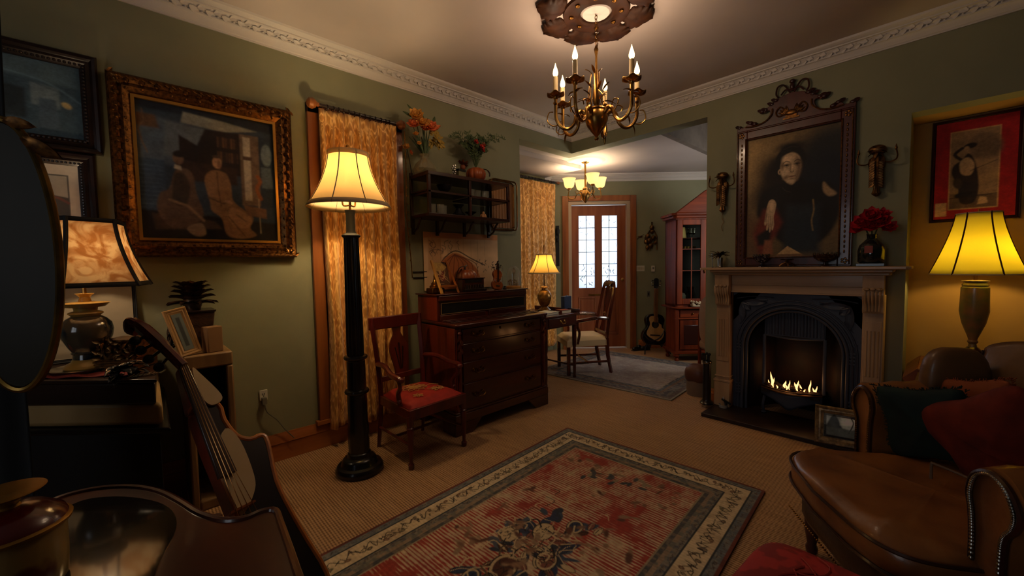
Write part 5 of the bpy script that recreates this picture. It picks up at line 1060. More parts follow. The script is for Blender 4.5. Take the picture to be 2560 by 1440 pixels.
for x0, x1 in ((.03, .375), (.385, .73)):
    st_ = .065; d = MB().box(x0, x0+st_, .008, .03, zl+.03, zu-.02).box(x1-st_, x1, .008, .03, zl+.03, zu-.02).box(x0+st_, x1-st_, .008, .03, zl+.03, zl+.10).box(x0+st_, x1-st_, .008, .03, zu-.08, zu-.02).build('glazed_door', M_cab, cb, bevel=.004)
    MB().box(x0+st_, x1-st_, .018, .021, zl+.10, zu-.08).build('pane', M_cgl, d)
    xm = (x0+x1)/2; m = MB().box(xm-.005, xm+.005, .010, .018, zl+.10, shz[0]).box(x0+st_, x1-st_, .010, .018, shz[1]-.008, shz[1]).box(x0+st_, x1-st_, .010, .018, zc_(677)-.004, zc_(677)+.003); m.build('glazing_bar', M_cab, d)
    MB().ball((x1-.02 if x0 < .2 else x0+.02, 0, (zl+zu)/2-.1), (.008, .008, .03), 6).build('door_handle', M_brassd, d)
MB().prism([(-.045, CD), (-.045, .0), (.0, -.045), (CW+.03, -.045), (CW+.03, CD)], zu+.03, zu+.06, 'xy').prism([(-.02, CD), (-.02, .01), (.01, -.02), (CW+.01, -.02), (CW+.01, CD)], zu, zu+.03, 'xy').build('cornice', M_cabx, cb, bevel=.006)
zp = zr+.03
MB().prism([(.0, zu+.06), (CW+.03, zu+.06), (CW*.5+.03, zp), (CW*.5-.03, zp)], -.04, .02, 'xz').build('pediment', M_cabx, cb, bevel=.005)
# displayed in the cabinet
def inc(px, z, dep=.22): p = at(px, 600, h=D0+dep); return (p.x, p.y, z)
t = thing('lampshade_jar', 'pale yellow tapered shade-shaped jar on the top shelf of the display cabinet', 'jar', inc(1698, shz[0]), RZB); MB().lathe([(.085, 0), (.065, .135), (.06, .135), (.08, .002)], n=28).build('shade', mat('pale_yellow_linen', 'f4cc80', .7), t); MB().lathe([(.0, 0), (.08, .0), (.08, .006)], n=28).build('hem', M_brassd, t)
for k, px in enumerate((1716, 1726, 1734)): lathe_thing('goblet', ['left', 'middle', 'right'][k]+' silver goblet of three on the cabinet top shelf', 'goblet', inc(px, shz[0], .25), [(.022, 0), (.006, .012), (.006, .05), (.024, .07), (.026, .13), (.023, .13), (0, .075)], M_silver, 12)
for k in range(7): lathe_thing('gilt_cup', ['first', 'second', 'third', 'fourth', 'fifth', 'sixth', 'seventh'][k]+' gold-rimmed cup from the left in the cabinet middle row', 'cup', inc(1688+8*k, shz[1], .12), [(.01, 0), (.016, .02), (.018, .03), (.015, .03), (0, .006)], mat('gilt_china', 'b08a48', .3, metal=.4), 10)
lathe_thing('white_tureen', 'white china tureen low on the left inside the display cabinet', 'tureen', inc(1697, zl+.032), [(.04, 0), (.045, .01), (.085, .05), (.09, .09), (.07, .12), (.015, .14), (.02, .155), (0, .16)], mat('dull_china', '8f8678', .3), 24)
lathe_thing('pitcher', 'grey patterned pitcher on the right inside the display cabinet', 'pitcher', inc(1727, zl+.032), [(.035, 0), (.06, .05), (.062, .10), (.04, .16), (.045, .20), (.04, .2), (.036, .16), (0, .1)], mat('blue_china', '6d675e', .3, c2='3c3a38', scale=30), 24)
m = MB(); rs = random.Random(14)
for k in range(30): m.ball((rs.uniform(-.07, .07), rs.uniform(-.03, .03), .02+rs.uniform(0, .05)), .014, 4)
m.ball((0, 0, .012), (.08, .035, .012), 6)
tag(m.build('shell_cluster', mat('cream_shell', 'b3a184', .6)), 'cream cluster of shells on the cabinet counter in front of the glass', 'ornament', None, (*bw(R0+.27, D0-.005), zl), RZB)
# chair and leather pouffe half hidden by the chimney breast
hc = thing('upholstered_chair', 'tan upholstered chair edge with wooden post beside the chimney breast', 'chair', (*bw(1.98, 4.02), 0), RZB+R(90))
MB().ball((0, .0, .60), (.2, .05, .26), 10, .7).build('backrest', mat('tan_upholstery', '8a6a4c', .8), hc); MB().box(-.2, .2, -.42, .03, .30, .40).build('seat', mat('tan_upholstery', '8a6a4c', .8), hc, bevel=.03)
for (x, y, h_) in ((-.18, .02, .66), (.18, .02, .66), (-.18, -.38, .30), (.18, -.38, .30)): MB().tube([(x, y, 0), (x, y, h_)], .018, 6).build('leg', M_cab, hc)
pf = thing('leather_pouffe', 'round brown leather pouffe on the floor at the foot of the chimney breast', 'pouffe', (3.70, 1.495, 0))
MB().ball((0, 0, .19), (.10, .10, .09), 14, .75).build('cushion', mat('pouffe_leather', '5c3626', .45, bump=.1), pf); MB().lathe([(.085, 0), (.09, .05), (.09, .14)], n=24).build('base', mat('pouffe_canvas', '7a6452', .8), pf)
# ================================================================ rugs
def rug_base(W_, H_, field, cfg, seed):
    def f(x, y):
        u = x; v = y; d = np.minimum(np.minimum(u, W_-u), np.minimum(v, H_-v)); al = np.where(np.minimum(v, H_-v) < np.minimum(u, W_-u), u, v)
        n1 = vnoise(u*38, v*7, seed); n2 = vnoise(u*90, v*90, seed+1); n3 = vnoise(u*14, v*14, seed+2); n4 = vnoise(u*5, v*5, seed+3); ln = .5+.5*np.sin(u*2*math.pi/.0165+n1*3+n4*2)
        L_ = lambda h: np.array(lin(h)); img = np.zeros(x.shape+(3,))
        n5 = vnoise(u*26, v*40, seed+5); k = np.clip((ln*.55+n3*.55+n4*.35+n5*.35-.885)*6, 0, 1)[..., None]; img[:] = L_(field[0])*(1-k)+L_(field[1])*k
        for (a, b, c, c2_, sc, th) in cfg:
            M = (d >= a) & (d < b); q = np.clip((vnoise(u*sc, v*sc, seed+7)-th)*9, 0, 1)[..., None]; cc_ = L_(c)*(1-q)+L_(c2_)*q; img[M] = cc_[M]
        return img*(.82+.3*n2+.1*n1)[..., None]
    return f
RW, RH = 2.15, 1.25
cfg = [(0, .012, '6b3428', '5a2c24', 20, .5), (.012, .045, '5c6268', '74726e', 60, .5), (.045, .052, '34383c', '34383c', 10, .5), (.052, .15, 'c8b494', 'b8a284', 20, .6), (.15, .156, '33363a', '33363a', 10, .5), (.156, .185, '7a736a', '5a5c60', 70, .5), (.185, .205, '8a7664', '6c6860', 50, .5), (.205, .225, '4a4a4c', '6a6058', 60, .5), (.225, .232, '90806a', '90806a', 10, .5)]
shp = []; rs = random.Random(21)
def scroll_band(W_, H_, inset, step, col, amp, seed, wd=.004):
    rs = random.Random(seed); out = []
    for side in range(4):
        Ln = W_ if side % 2 == 0 else H_; t = inset+step*.3
        while t < Ln-inset:
            def P(a, b):
                return {0: (a, b), 1: (W_-b, a), 2: (a, H_-b), 3: (b, a)}[side]
            def Q(da, db): return P(t+da*step, inset+db*amp)
            s_ = rs.choice((-1, 1))
            out.append(('l', col, smooth([Q(-.5, 0), Q(-.25, .6*s_), Q(0, 0), Q(.25, -.6*s_), Q(.5, 0)], 4), wd, .003))
            for k in range(5):
                a = rs.uniform(-.5, .5); out.append(('l', rs.choice((col, '3c3026', '4a3a30')), smooth([Q(a, rs.uniform(-.5, .5)), Q(a+rs.uniform(-.2, .2), rs.uniform(-.9, .9)), Q(a+rs.uniform(-.3, .3), rs.uniform(-.9, .9))], 4), wd, .003))
            c = Q(rs.uniform(-.1, .1), .5*s_); out.append(('e', rs.choice(('3e3830', '6a4a3c', '4c4a48', '5a5a44')), c[0], c[1], amp*.38, amp*.26, rs.uniform(0, 3), .004))
            out.append(('e', '8a7358', c[0], c[1], amp*.2, amp*.13, rs.uniform(0, 3), .003))
            t += step
    return out
shp += scroll_band(RW, RH, .101, .085, '2c2620', .036, 2)
shp += scroll_band(RW, RH, .17, .05, '7a6a58', .008, 5, .002)+scroll_band(RW, RH, .03, .05, '77706a', .008, 6, .002)
def medallion(cx, cy, s_, seed):
    rs = random.Random(seed); o = []
    nv, cr, br, bl, pk_ = '2a3450', 'bca684', '4e2c22', '1c1c22', '7c4a40'
    E = lambda a: 1.45 if abs(math.cos(a)) > .75 else .85
    for k in range(46):
        a = rs.uniform(0, 6.28); r_ = s_*rs.uniform(.45, 1.0)*E(a); o.append(('e', rs.choice((nv, '39465c', '2c3444', '4a5262')), cx+r_*math.cos(a)*.8, cy+r_*math.sin(a)*.7, s_*rs.uniform(.06, .17), s_*rs.uniform(.03, .08), a+rs.uniform(-.8, .8), .006))
    for k in range(40):
        a = rs.uniform(0, 6.28); r_ = s_*rs.uniform(.1, .95)*E(a); x, y = cx+r_*math.cos(a)*.9, cy+r_*math.sin(a)*.8; q = rs.uniform(.05, .13)*s_; an = a+rs.uniform(-.9, .9)
        o.append(('e', bl, x, y, q*1.12, q*.56, an, .004)); o.append(('e', rs.choice((cr, cr, br, pk_, nv)), x, y, q, q*.46, an, .004)); o.append(('l', rs.choice((bl, cr)), smooth([(x-q*math.cos(an), y-q*math.sin(an)), (x+q*.2, y+q*.15), (x+q*math.cos(an), y+q*math.sin(an))], 3), .003, .003))
    for (px_, py_, q, c) in ((-.42, .02, .24, br), (.30, .05, .20, cr), (-.05, -.16, .18, pk_), (.0, .22, .17, cr), (-.75, .12, .15, nv), (.62, -.10, .16, nv)):
        x, y = cx+px_*s_*1.3, cy+py_*s_*2; q *= s_
        o += [('e', bl, x, y, q*1.1, q*.84, .3, .005), ('e', cr, x, y, q, q*.75, .3, .004), ('e', c, x, y, q*.8, q*.58, .3, .005)]
        for t_ in range(5): o.append(('l', bl, smooth([(x, y), (x+q*.4*math.cos(t_*1.256+.3), y+q*.3*math.sin(t_*1.256+.3)), (x+q*.75*math.cos(t_*1.256), y+q*.55*math.sin(t_*1.256))], 3), .0035, .003))
    for k in range(70):
        a = rs.uniform(0, 6.28); r_ = s_*rs.uniform(.2, 1.15)*E(a)*.9; x, y = cx+r_*math.cos(a), cy+r_*math.sin(a)*.8; da = rs.uniform(0, 6.28); q = rs.uniform(.1, .3)*s_
        o.append(('l', rs.choice((bl, cr, cr, cr, '5a4a3a')), smooth([(x, y), (x+q*math.cos(da), y+q*math.sin(da)), (x+q*1.3*math.cos(da+.8), y+q*1.3*math.sin(da+.8))], 4), rs.choice((.004, .006, .008)), .003))
    return o
MCX = 1.02
shp += medallion(MCX, RH/2, .29, 3)
for k in range(46):
    x, y = rs.uniform(.3, RW-.3), rs.uniform(.28, RH-.28)
    for q in range(3): shp.append(('e', rs.choice(('8a6a54', '7a5a48', '8f7660', '5c3a30')), x+rs.uniform(-.04, .04), y+rs.uniform(-.03, .03), rs.uniform(.008, .03), rs.uniform(.005, .014), rs.uniform(0, 3), .012))
for (x, y) in ((RW-.42, .62), (RW-.38, .52), (RW-.46, .74), (.5, .6), (.42, .7)):
    for q in range(6): shp.append(('e', rs.choice(('3c4048', '4a4a4e', '8f7f68')), x+rs.uniform(-.05, .05), y+rs.uniform(-.05, .05), .024, .012, rs.uniform(0, 3), .008))
shp = [(s_[0], s_[1])+((tuple((a/RW, b/RW) for a, b in s_[2]),) + ((s_[3]/RW,) if s_[0] == 'l' else ()) + (s_[-1]/RW,) if s_[0] in 'pl' else (s_[2]/RW, s_[3]/RW, s_[4]/RW, s_[5]/RW, s_[6], s_[7]/RW)) for s_ in shp]
M_rug = attr_mat('rug_pile', .95, 0, .5, 260)
def relief(img, X, Y): 
    w_ = .90+.14*(.5+.5*np.sin(X*RW*2*math.pi/.0165+vnoise(X*30, Y*30, 8)*3)); return img*w_[..., None]
th = R(3.4); tl_ = Vector((2.262, 1.84, 0)); ux = Vector((math.cos(th), math.sin(th), 0)); uy = Vector((-math.sin(th), math.cos(th), 0)); rc = tl_-ux*RW/2-uy*RH/2
rg = thing('area_rug', 'large red rug with cream scroll border and blue floral medallion in the foreground', 'rug', (rc.x, rc.y, 0), th)
o = painted('pile', rg, RW, RH, 540, 314, rug_base(RW, RH, ('983a30', 'bca488'), cfg, 3), shp, M_rug, post=relief, flat=True); o.location.z = .0125
MB().box(-RW/2, RW/2, -RH/2, RH/2, 0, .0118).build('backing', mat('rug_edge', '4a2620', .9), rg)
# second rug
W2, H2 = 1.45, 1.55; cfg2 = [(0, .02, '8a8476', '8a8476', 10, .5), (.02, .06, '5a4c48', '6c6058', 60, .5), (.06, .14, '6f6862', '4a4a50', 40, .5), (.14, .17, '77604f', '655044', 60, .5), (.17, .20, '46505a', '5c6268', 50, .5), (.20, .215, '8a8072', '38383c', 40, .5)]
r2 = thing('area_rug', 'faded grey-blue rug with patterned border on the back room floor', 'rug', (4.03, 2.40, 0), R(4))
o = painted('pile', r2, W2, H2, 200, 214, rug_base(W2, H2, ('8a7c78', 'a0968c'), cfg2, 13), (), M_rug, flat=True); o.location.z = .0105
MB().box(-W2/2, W2/2, -H2/2, H2/2, 0, .0098).build('backing', mat('rug_edge_pale', '8a8374', .9), r2)

# ================================================================ fireplace
M_oak = wood('mantel_oak', 'b8956e', 'a07e5a', .45, .2, 'x'); M_oakz = wood('mantel_oak_upright', 'b8956e', 'a07e5a', .45, .2, 'z')
FC = .745; mt = thing('mantelpiece', 'light oak mantelpiece with fluted pilasters and carved corbels around the fireplace', 'mantelpiece', (B, FC, 0), R(-90))
# local x runs to the viewer's right, local -y comes out of the wall
MB().prism([(-.60, -.0), (-.60, -.225), (-.585, -.245), (.60, -.245), (.625, -.225), (.625, -.0)], 1.138, 1.158, 'xy').build('shelf', M_oak, mt, bevel=.005)
MB().box(-.535, .545, -.2, 0, 1.118, 1.138).box(-.52, .53, -.17, 0, 1.098, 1.118).build('bed_moulding', M_oak, mt, bevel=.008)
MB().box(-.40, .40, -.105, 0, .965, 1.10).build('frieze', M_oak, mt, bevel=.003); MB().box(-.40, .40, -.112, -.10, 1.018, 1.022).box(-.40, .40, -.115, -.10, .96, .972).build('frieze_bead', M_oak, mt, bevel=.003)
for s_ in (-1, 1):
    x = s_*.452; hw_ = .052
    MB().box(x-hw_, x+hw_, -.125, 0, .03, .97).build('pilaster', M_oakz, mt, bevel=.003)
    MB().box(x-hw_-.008, x+hw_+.008, -.145, 0, .03, .23).box(x-hw_-.012, x+hw_+.012, -.15, 0, .23, .25).box(x-hw_-.006, x+hw_+.006, -.14, 0, .27, .28).build('plinth_block', M_oakz, mt, bevel=.004)
    fp_ = MB().box(x-hw_+.01, x+hw_-.01, -.132, -.125, .40, .80).build('fluted_panel', M_oakz, mt, bevel=.002)
    for k in range(4): MB().tube([(x-.028+.0187*k, -.132, .44), (x-.028+.0187*k, -.132, .74)], .0055, 6).build('reed', M_oakz, fp_)
    pts = [(-.13, .86), (-.15, .855), (-.16, .875), (-.155, .9), (-.165, .93), (-.185, .955), (-.19, .985), (-.18, 1.01), (-.17, 1.02), (-.175, 1.1), (-.10, 1.1), (-.10, .86)]
    m = MB(); m.M = Matrix.Identity(4); n = len(pts); m.add([(x-hw_, y, z) for y, z in pts]+[(x+hw_, y, z) for y, z in pts], [tuple(range(n))[::-1], tuple(range(n, 2*n))]+[(i, (i+1) % n, (i+1) % n+n, i+n) for i in range(n)])
    cbk = m.build('corbel', M_oakz, mt, bevel=.002)
    m = MB()
    for k in range(5): m.tube(smooth([(x-.036+.018*k, -.192, 1.0), (x-.036+.018*k, -.188, .955), (x-.034+.017*k, -.166, .915), (x-.03+.015*k, -.160, .87)], 4), .007, 6)
    for k in range(3): m.ball((x-.03+.03*k, -.185, 1.012), (.015, .015, .012), 6)
    m.build('carved_leaf', M_oakz, cbk)
# hearth slab
tag(MB().box(3.185, B+.01, .18, 1.255, 0, .03).build('hearth', mat('slate_hearth', '241814', .4, c2='2e2019', scale=12), bevel=.003), 'dark slate hearth slab on the floor in front of the fire', 'hearth')
# cast iron insert with arched opening
ins = thing('fireplace_insert', 'black cast-iron arched fireplace insert with grate', 'fireplace', (B, FC, .03), R(-90))
IW, IH, ar, ac = .398, .935, .315, .50
def arch(r_, base=0., n=28): return [(-r_, base)]+[(-r_*math.cos(math.pi*i/n), ac+r_*math.sin(math.pi*i/n)) for i in range(n+1)]+[(r_, base)]
ao = arch(ar); m = MB(); no = len(ao); vs_ = []
def rim(t):       # matching points on the rectangle
    x, z = t
    if z <= ac: return (math.copysign(IW, x), z)
    a = math.atan2(z-ac, x); c_, s_ = math.cos(a), math.sin(a); k = min(IW/max(abs(c_), 1e-6), (IH-ac)/max(s_, 1e-6)); return (c_*k, ac+s_*k)
for (x, z) in ao: vs_.append((x, -.06, z))
for p in ao: q = rim(p); vs_.append((q[0], -.06, q[1]))
for (x, z) in ao: vs_.append((x, .02, z))
m.add(vs_, [(i, i+1, no+i+1, no+i) for i in range(no-1)]+[(i, 2*no+i, 2*no+i+1, i+1) for i in range(no-1)])
m.add([(-IW, -.06, IH), (-IW, -.06, ac+.2), (-.2, -.06, IH)], [(0, 1, 2)]).add([(IW, -.06, IH), (IW, -.06, ac+.2), (.2, -.06, IH)], [(0, 2, 1)])
m.build('surround', M_iron, ins, ang=25)
m = MB()
for (r_, y, q) in ((.325, -.066, .011), (.352, -.064, .008), (.300, -.05, .010), (.376, -.062, .006)): m.tube([(x, y, z) for (x, z) in arch(r_)], q, 8)
m.build('arch_moulding', M_iron, ins, ang=60)
for s_ in (-1, 1):       # cast leaf ornament in the spandrels, little shafts below
    m = MB()
    c0 = (s_*.33, -.062, .85)
    for (dx_, dz_, L_, W_) in ((-s_, .05, .17, .05), (0, -1, .16, .05), (-s_*.7, -.7, .08, .05)): m.leaf(c0, (dx_, -.02, dz_), L_, W_, .05, up=(0, -1, 0), th=.006)
    m.tube(smooth([(s_*.35, -.063, .68), (s_*.30, -.063, .74), (s_*.34, -.063, .80), (s_*.28, -.063, .86), (s_*.16, -.063, .875)], 5), .005, 6); m.tube(smooth([(s_*.37, -.063, .88), (s_*.25, -.064, .90), (s_*.12, -.063, .895)], 5), .004, 6)
    for z in (.50, .16):
        for k in range(4): m.box(s_*.35-.016, s_*.35+.016, -.072, -.058, z-.04+.024*k, z-.03+.024*k)
    m.tube([(s_*.35, -.066, .10), (s_*.35, -.066, .58)], .008, 6).tube([(s_*.37, -.062, .02), (s_*.37, -.062, .6)], .005, 6)
    m.build('cast_ornament', M_iron, ins)
M_fire = mat('firebox_metal', '15100e', .7, c2='26140c', scale=10)
m = MB(); m.add([(-.29, 0, 0), (-.29, 0, .66), (-.16, .22, .66), (-.16, .22, 0)], [(0, 1, 2, 3)]).add([(.29, 0, 0), (.29, 0, .66), (.16, .22, .66), (.16, .22, 0)], [(3, 2, 1, 0)]).add([(-.3, .22, 0), (.3, .22, 0), (.3, .22, .9), (-.3, .22, .9)], [(0, 1, 2, 3)]).add([(-.33, 0, .86), (.33, 0, .86), (.33, .24, .86), (-.33, .24, .86)], [(0, 1, 2, 3)])
m.build('firebox', M_fire, ins, solid=.006)
m = MB(); m.box(-.19, .19, .0, .03, .60, .80)
for k in range(19): m.tube([(-.18+.02*k, -.002, .61), (-.18+.02*k, -.002, .78)], .006, 6)
m.tube(smooth([(-.19, -.004, .60), (0, -.03, .59), (.19, -.004, .60)], 5), .007, 6).tube([(-.19, 0, .60), (-.19, 0, .2)], .012, 6).tube([(.19, 0, .60), (.19, 0, .2)], .012, 6).build('hood', M_iron, ins, ang=60)
gt = MB(); 
def gx_(u): return -.19+.38*u
pts = smooth([(-.19, -.06, .20), (-.1, -.105, .195), (0, -.12, .19), (.1, -.105, .195), (.19, -.06, .20)], 5)
gt.tube(pts, .007, 8); gt.tube([(x, y, z+.018) for x, y, z in pts], .004, 6)
g_o = gt.build('grate_bar', mat('burnished_iron', '6a4a2a', .35, metal=.8), ins)
def fr_(u, v):
    i = u*(len(pts)-1); j = min(int(i), len(pts)-2); f_ = i-j; x = pts[j][0]*(1-f_)+pts[j+1][0]*f_; y = pts[j][1]*(1-f_)+pts[j+1][1]*f_
    low = .10+.045*abs(math.cos(u*math.pi))**2 - .03*math.exp(-((u-.5)/.12)**2)
    return (x, y+.01, .19*v+low*(1-v))
MB().grid(fr_, 41, 6).build('grate_apron', M_iron, ins, ang=80, solid=.008)
for s_ in (-1, 1): MB().tube(smooth([(s_*.17, -.05, .13), (s_*.175, -.07, .06), (s_*.17, -.06, .005)], 4), .010, 6).ball((s_*.17, -.065, .008), (.018, .022, .008), 6).build('grate_leg', M_iron, ins)
MB().box(-.18, .18, -.09, .18, .17, .185).build('coal_tray', M_fire, ins)
rs = random.Random(17); m = MB()
for k in range(26): m.ball((rs.uniform(-.16, .16), rs.uniform(-.06, .1), .195+rs.uniform(0, .02)), (rs.uniform(.015, .03), rs.uniform(.015, .025), rs.uniform(.01, .02)), 5)
tag(m.build('coals', mat('coal', '0c0908', .8, c2='2a0d04', scale=30)), 'bed of black coals glowing in the cast-iron grate', 'coals', None, (B, FC, .03), R(-90))
def fl_t(x, y, h_, w_, s_): 
    P = smooth([(x, y, .20), (x+w_*.5*s_, y, .20+h_*.35), (x-w_*.2*s_, y, .20+h_*.7), (x-w_*.5*s_, y-.005, .20+h_)], 5); n = len(P); return P, [max(.0008, .72*w_*math.sin(math.pi*(.12+.86*i/(n-1)))**1.3*(1-.35*i/n)) for i in range(n)]
M_fl = emis('fire_flame', (1.0, .45, .14), 2.4); fm = MB()
for (x, h_, w_, s_) in ((-.13, .14, .012, 1), (-.117, .09, .010, -1), (-.15, .06, .008, 1), (-.045, .075, .013, -1), (-.03, .05, .010, 1), (-.015, .085, .008, -1), (.02, .07, .013, 1), (.035, .095, .013, -1), (.05, .06, .009, 1), (.115, .12, .010, -1), (.13, .05, .009, 1), (.148, .07, .008, -1), (-.09, .03, .007, 1), (.08, .03, .007, -1), (0, .035, .008, 1)):
    P, r_ = fl_t(x, -.02+rs.uniform(-.02, .02), h_*.85, w_, s_); fm.tube(P, r_, 6)
tag(fm.build('flames', M_fl), 'small orange flames rising from the coals in the grate', 'flames', None, (B, FC, .03), R(-90))
light('POINT', 'fire_light', (B-.0, FC+.03, .34), .30, (1, .42, .14), .03); light('POINT', 'fire_light', (B-.06, FC-.10, .32), .2, (1, .42, .14), .03)

# things on and around the hearth
p = at(1808, 1018, z=.03); ds = thing('ash_dish', 'small white dish with a dark brush on the left end of the hearth', 'dish', (p.x, p.y, .03)); MB().lathe([(.03, 0), (.033, .02), (.036, .022), (.034, .024), (.028, .004), (0, .004)], n=20).build('dish', mat('white_china', 'a8a096', .4), ds); MB().tube(smooth([(0, -.02, .02), (.01, -.01, .05), (0, .01, .065), (.02, -.05, .03)], 4), .010, 6).build('brush', M_blackm, ds); MB().ball((0, .0, .075), (.007, .007, .012), 5).build('stopper', mat('white_china', 'a8a096', .4), ds)
p = at(1763, 1020, z=0); tb = thing('fire_tool_stand', 'black cylindrical fire-tool holder standing left of the fireplace', 'tool holder', (p.x+.03, p.y, .03)); zz_ = at(1763, 882, x=p.x).z
MB().lathe([(.05, 0), (.052, .01), (.035, .03), (.033, .04), (.031, zz_-.1)], n=20).build('holder', M_black, tb); MB().lathe([(.034, zz_-.12), (.036, zz_-.115), (.036, zz_-.105), (.034, zz_-.10)], n=20).build('band', M_silver, tb)
for k, (dx_, dy_) in enumerate(((.01, 0), (-.012, .008), (0, -.014))): MB().tube(smooth([(dx_, dy_, zz_-.12), (dx_*1.2, dy_*1.2, zz_-.05), (dx_*2, dy_*2+.01, zz_-.045)], 4), .007, 6).ball((dx_*2, dy_*2+.01, zz_-.045), .012, 5).build('tool_handle', M_blackm, tb)
# small framed print leaning on the hearth
a_ = at(2040, 1095, z=.03); q_ = at(2130, 1125, z=.03)
f, ow, oh, b = frame_thing('framed_picture', 'small framed landscape drawing leaning on the hearth beside the leather armchair', 'picture', .30, .235, .045, .02, [mat('pale_gilt', 'a08458', .4, metal=.3, c2='5c4a34', scale=40)], (3.20, .385, .031), R(-80), None, 0, M_dark, -R(12))
put_print(f, ow, oh, b, '8f9a96', [('p', '4c5452', [(0, .0), (1, 0), (1, .2), (.6, .3), (0, .35)], .06), ('p', '3a4244', smooth([(.05, .3), (.25, .7), (.45, .3)], 3), .05), ('p', 'b4bcb4', [(.4, .4), (1, .45), (1, .8), (.4, .8)], .08), ('l', '2e3432', smooth([(.6, .2), (.7, .5), (.65, .65), (.8, .6)], 4), .03, .02), ('e', '4a524e', .75, .25, .15, .08, .3, .04)], nx=90, noise=.3)

# ================================================================ over the mantel
MX = B-.004
pf_ = thing('portrait_frame', 'tall mahogany frame with carved crest and a portrait of a dark-haired woman above mantel', 'picture', (MX, .782, 1.16), R(-90))
M_pf = wood('portrait_mahogany', '4e180e', '360f09', .35, .4, 'z'); fw_, fh_ = .725, 1.06; bb_ = .075
MB().box(-fw_/2, -fw_/2+bb_, -.035, 0, .0, fh_).box(fw_/2-bb_, fw_/2, -.035, 0, .0, fh_).box(-fw_/2+bb_, fw_/2-bb_, -.035, 0, fh_-bb_, fh_).box(-fw_/2+bb_, fw_/2-bb_, -.035, 0, 0, bb_).build('frame', M_pf, pf_, bevel=.004)
m = MB()
for (i0, y) in ((.012, -.036), (bb_-.008, -.037)):
    x = fw_/2-i0; m.tube([(-x, y, i0), (x, y, i0), (x, y, fh_-i0), (-x, y, fh_-i0)], .006, 6, True)
for s_ in (-1, 1):
    for k in range(26): m.ball((s_*(fw_/2-.04), -.037, .1+.034*k), (.006, .005, .013), 4)
    for z in (bb_/2, fh_-bb_/2): 
        for k in range(5): m.ball((s_*(fw_/2-bb_/2)+.014*math.cos(k*1.257), -.037, z+.014*math.sin(k*1.257)), (.009, .005, .009), 4)
m.build('gilt_beading', M_gilt, pf_)
half = smooth([(.36, fh_), (.362, fh_+.03), (.34, fh_+.045), (.325, fh_+.03), (.30, fh_+.035), (.275, fh_+.055), (.25, fh_+.03), (.19, fh_+.035), (.15, fh_+.06), (.135, fh_+.10), (.15, fh_+.115), (.175, fh_+.105), (.18, fh_+.13), (.14, fh_+.145), (.12, fh_+.165), (.09, fh_+.165), (.075, fh_+.19), (.03, fh_+.20), (0, fh_+.205)], 3)
poly = [(x, z) for x, z in half]+[(-x, z) for x, z in half[::-1]][1:]
MB().prism(poly, -.030, -.004, 'xz').build('crest', M_pf, pf_, bevel=.003)
m = MB()
for s_ in (-1, 1):
    m.tube(smooth([(s_*.30, -.034, fh_+.028), (s_*.24, -.036, fh_+.02), (s_*.17, -.036, fh_+.035), (s_*.125, -.036, fh_+.075), (s_*.12, -.034, fh_+.12)], 5), .006, 6)
    m.tube(smooth([(s_*.03, -.036, fh_+.06), (s_*.08, -.036, fh_+.05), (s_*.095, -.036, fh_+.085), (s_*.07, -.036, fh_+.115), (s_*.045, -.036, fh_+.09), (s_*.06, -.036, fh_+.075)], 5), .0055, 6)
    for k in range(4): m.leaf((s_*.02, -.036, fh_+.05), (s_*(.2+.25*k), -.1, 1-.2*k), .07, .018, .2, up=(0, -1, 0))
m.box(-.05, .05, -.038, -.030, fh_+.018, fh_+.028).box(-.035, .035, -.04, -.030, fh_+.028, fh_+.045).ball((0, -.036, fh_+.06), (.04, .012, .022), 8); m.build('gilt_basket', M_gilt, pf_)
m = MB()
for s_ in (-1, 1):
    m.tube(smooth([(s_*.01, -.02, fh_+.20), (s_*.05, -.02, fh_+.27), (s_*.09, -.02, fh_+.27), (s_*.1, -.02, fh_+.22), (s_*.085, -.02, fh_+.19)], 5), .006, 6).tube(smooth([(0, -.02, fh_+.22), (s_*.04, -.02, fh_+.235), (s_*.07, -.02, fh_+.205)], 5), .006, 6)
    for (x, z) in ((.27, .055), (.24, .04), (.165, .125), (.19, .12), (.125, .155), (.1, .175), (.345, .035)): m.ball((s_*x, -.02, fh_+z), (.02, .016, .016), 6).leaf((s_*x, -.02, fh_+z), (s_, -.2, .6), .04, .025, .5, up=(0, -1, 0))
m.ball((0, -.02, fh_+.25), (.016, .014, .03), 6).ball((0, -.02, fh_+.285), (.02, .014, .016), 6).build('carved_scroll', wood('crest_carving', '3a1410', '220b08', .35, .3, 'z'), pf_)
ow, oh = fw_-2*bb_, fh_-2*bb_; Hh = oh/ow
fc, fl_, fd, fs = 'a58a6a', 'bda27e', '6e563f', '463425'
P_ = lambda *a: [(x, z*Hh) for x, z in a]
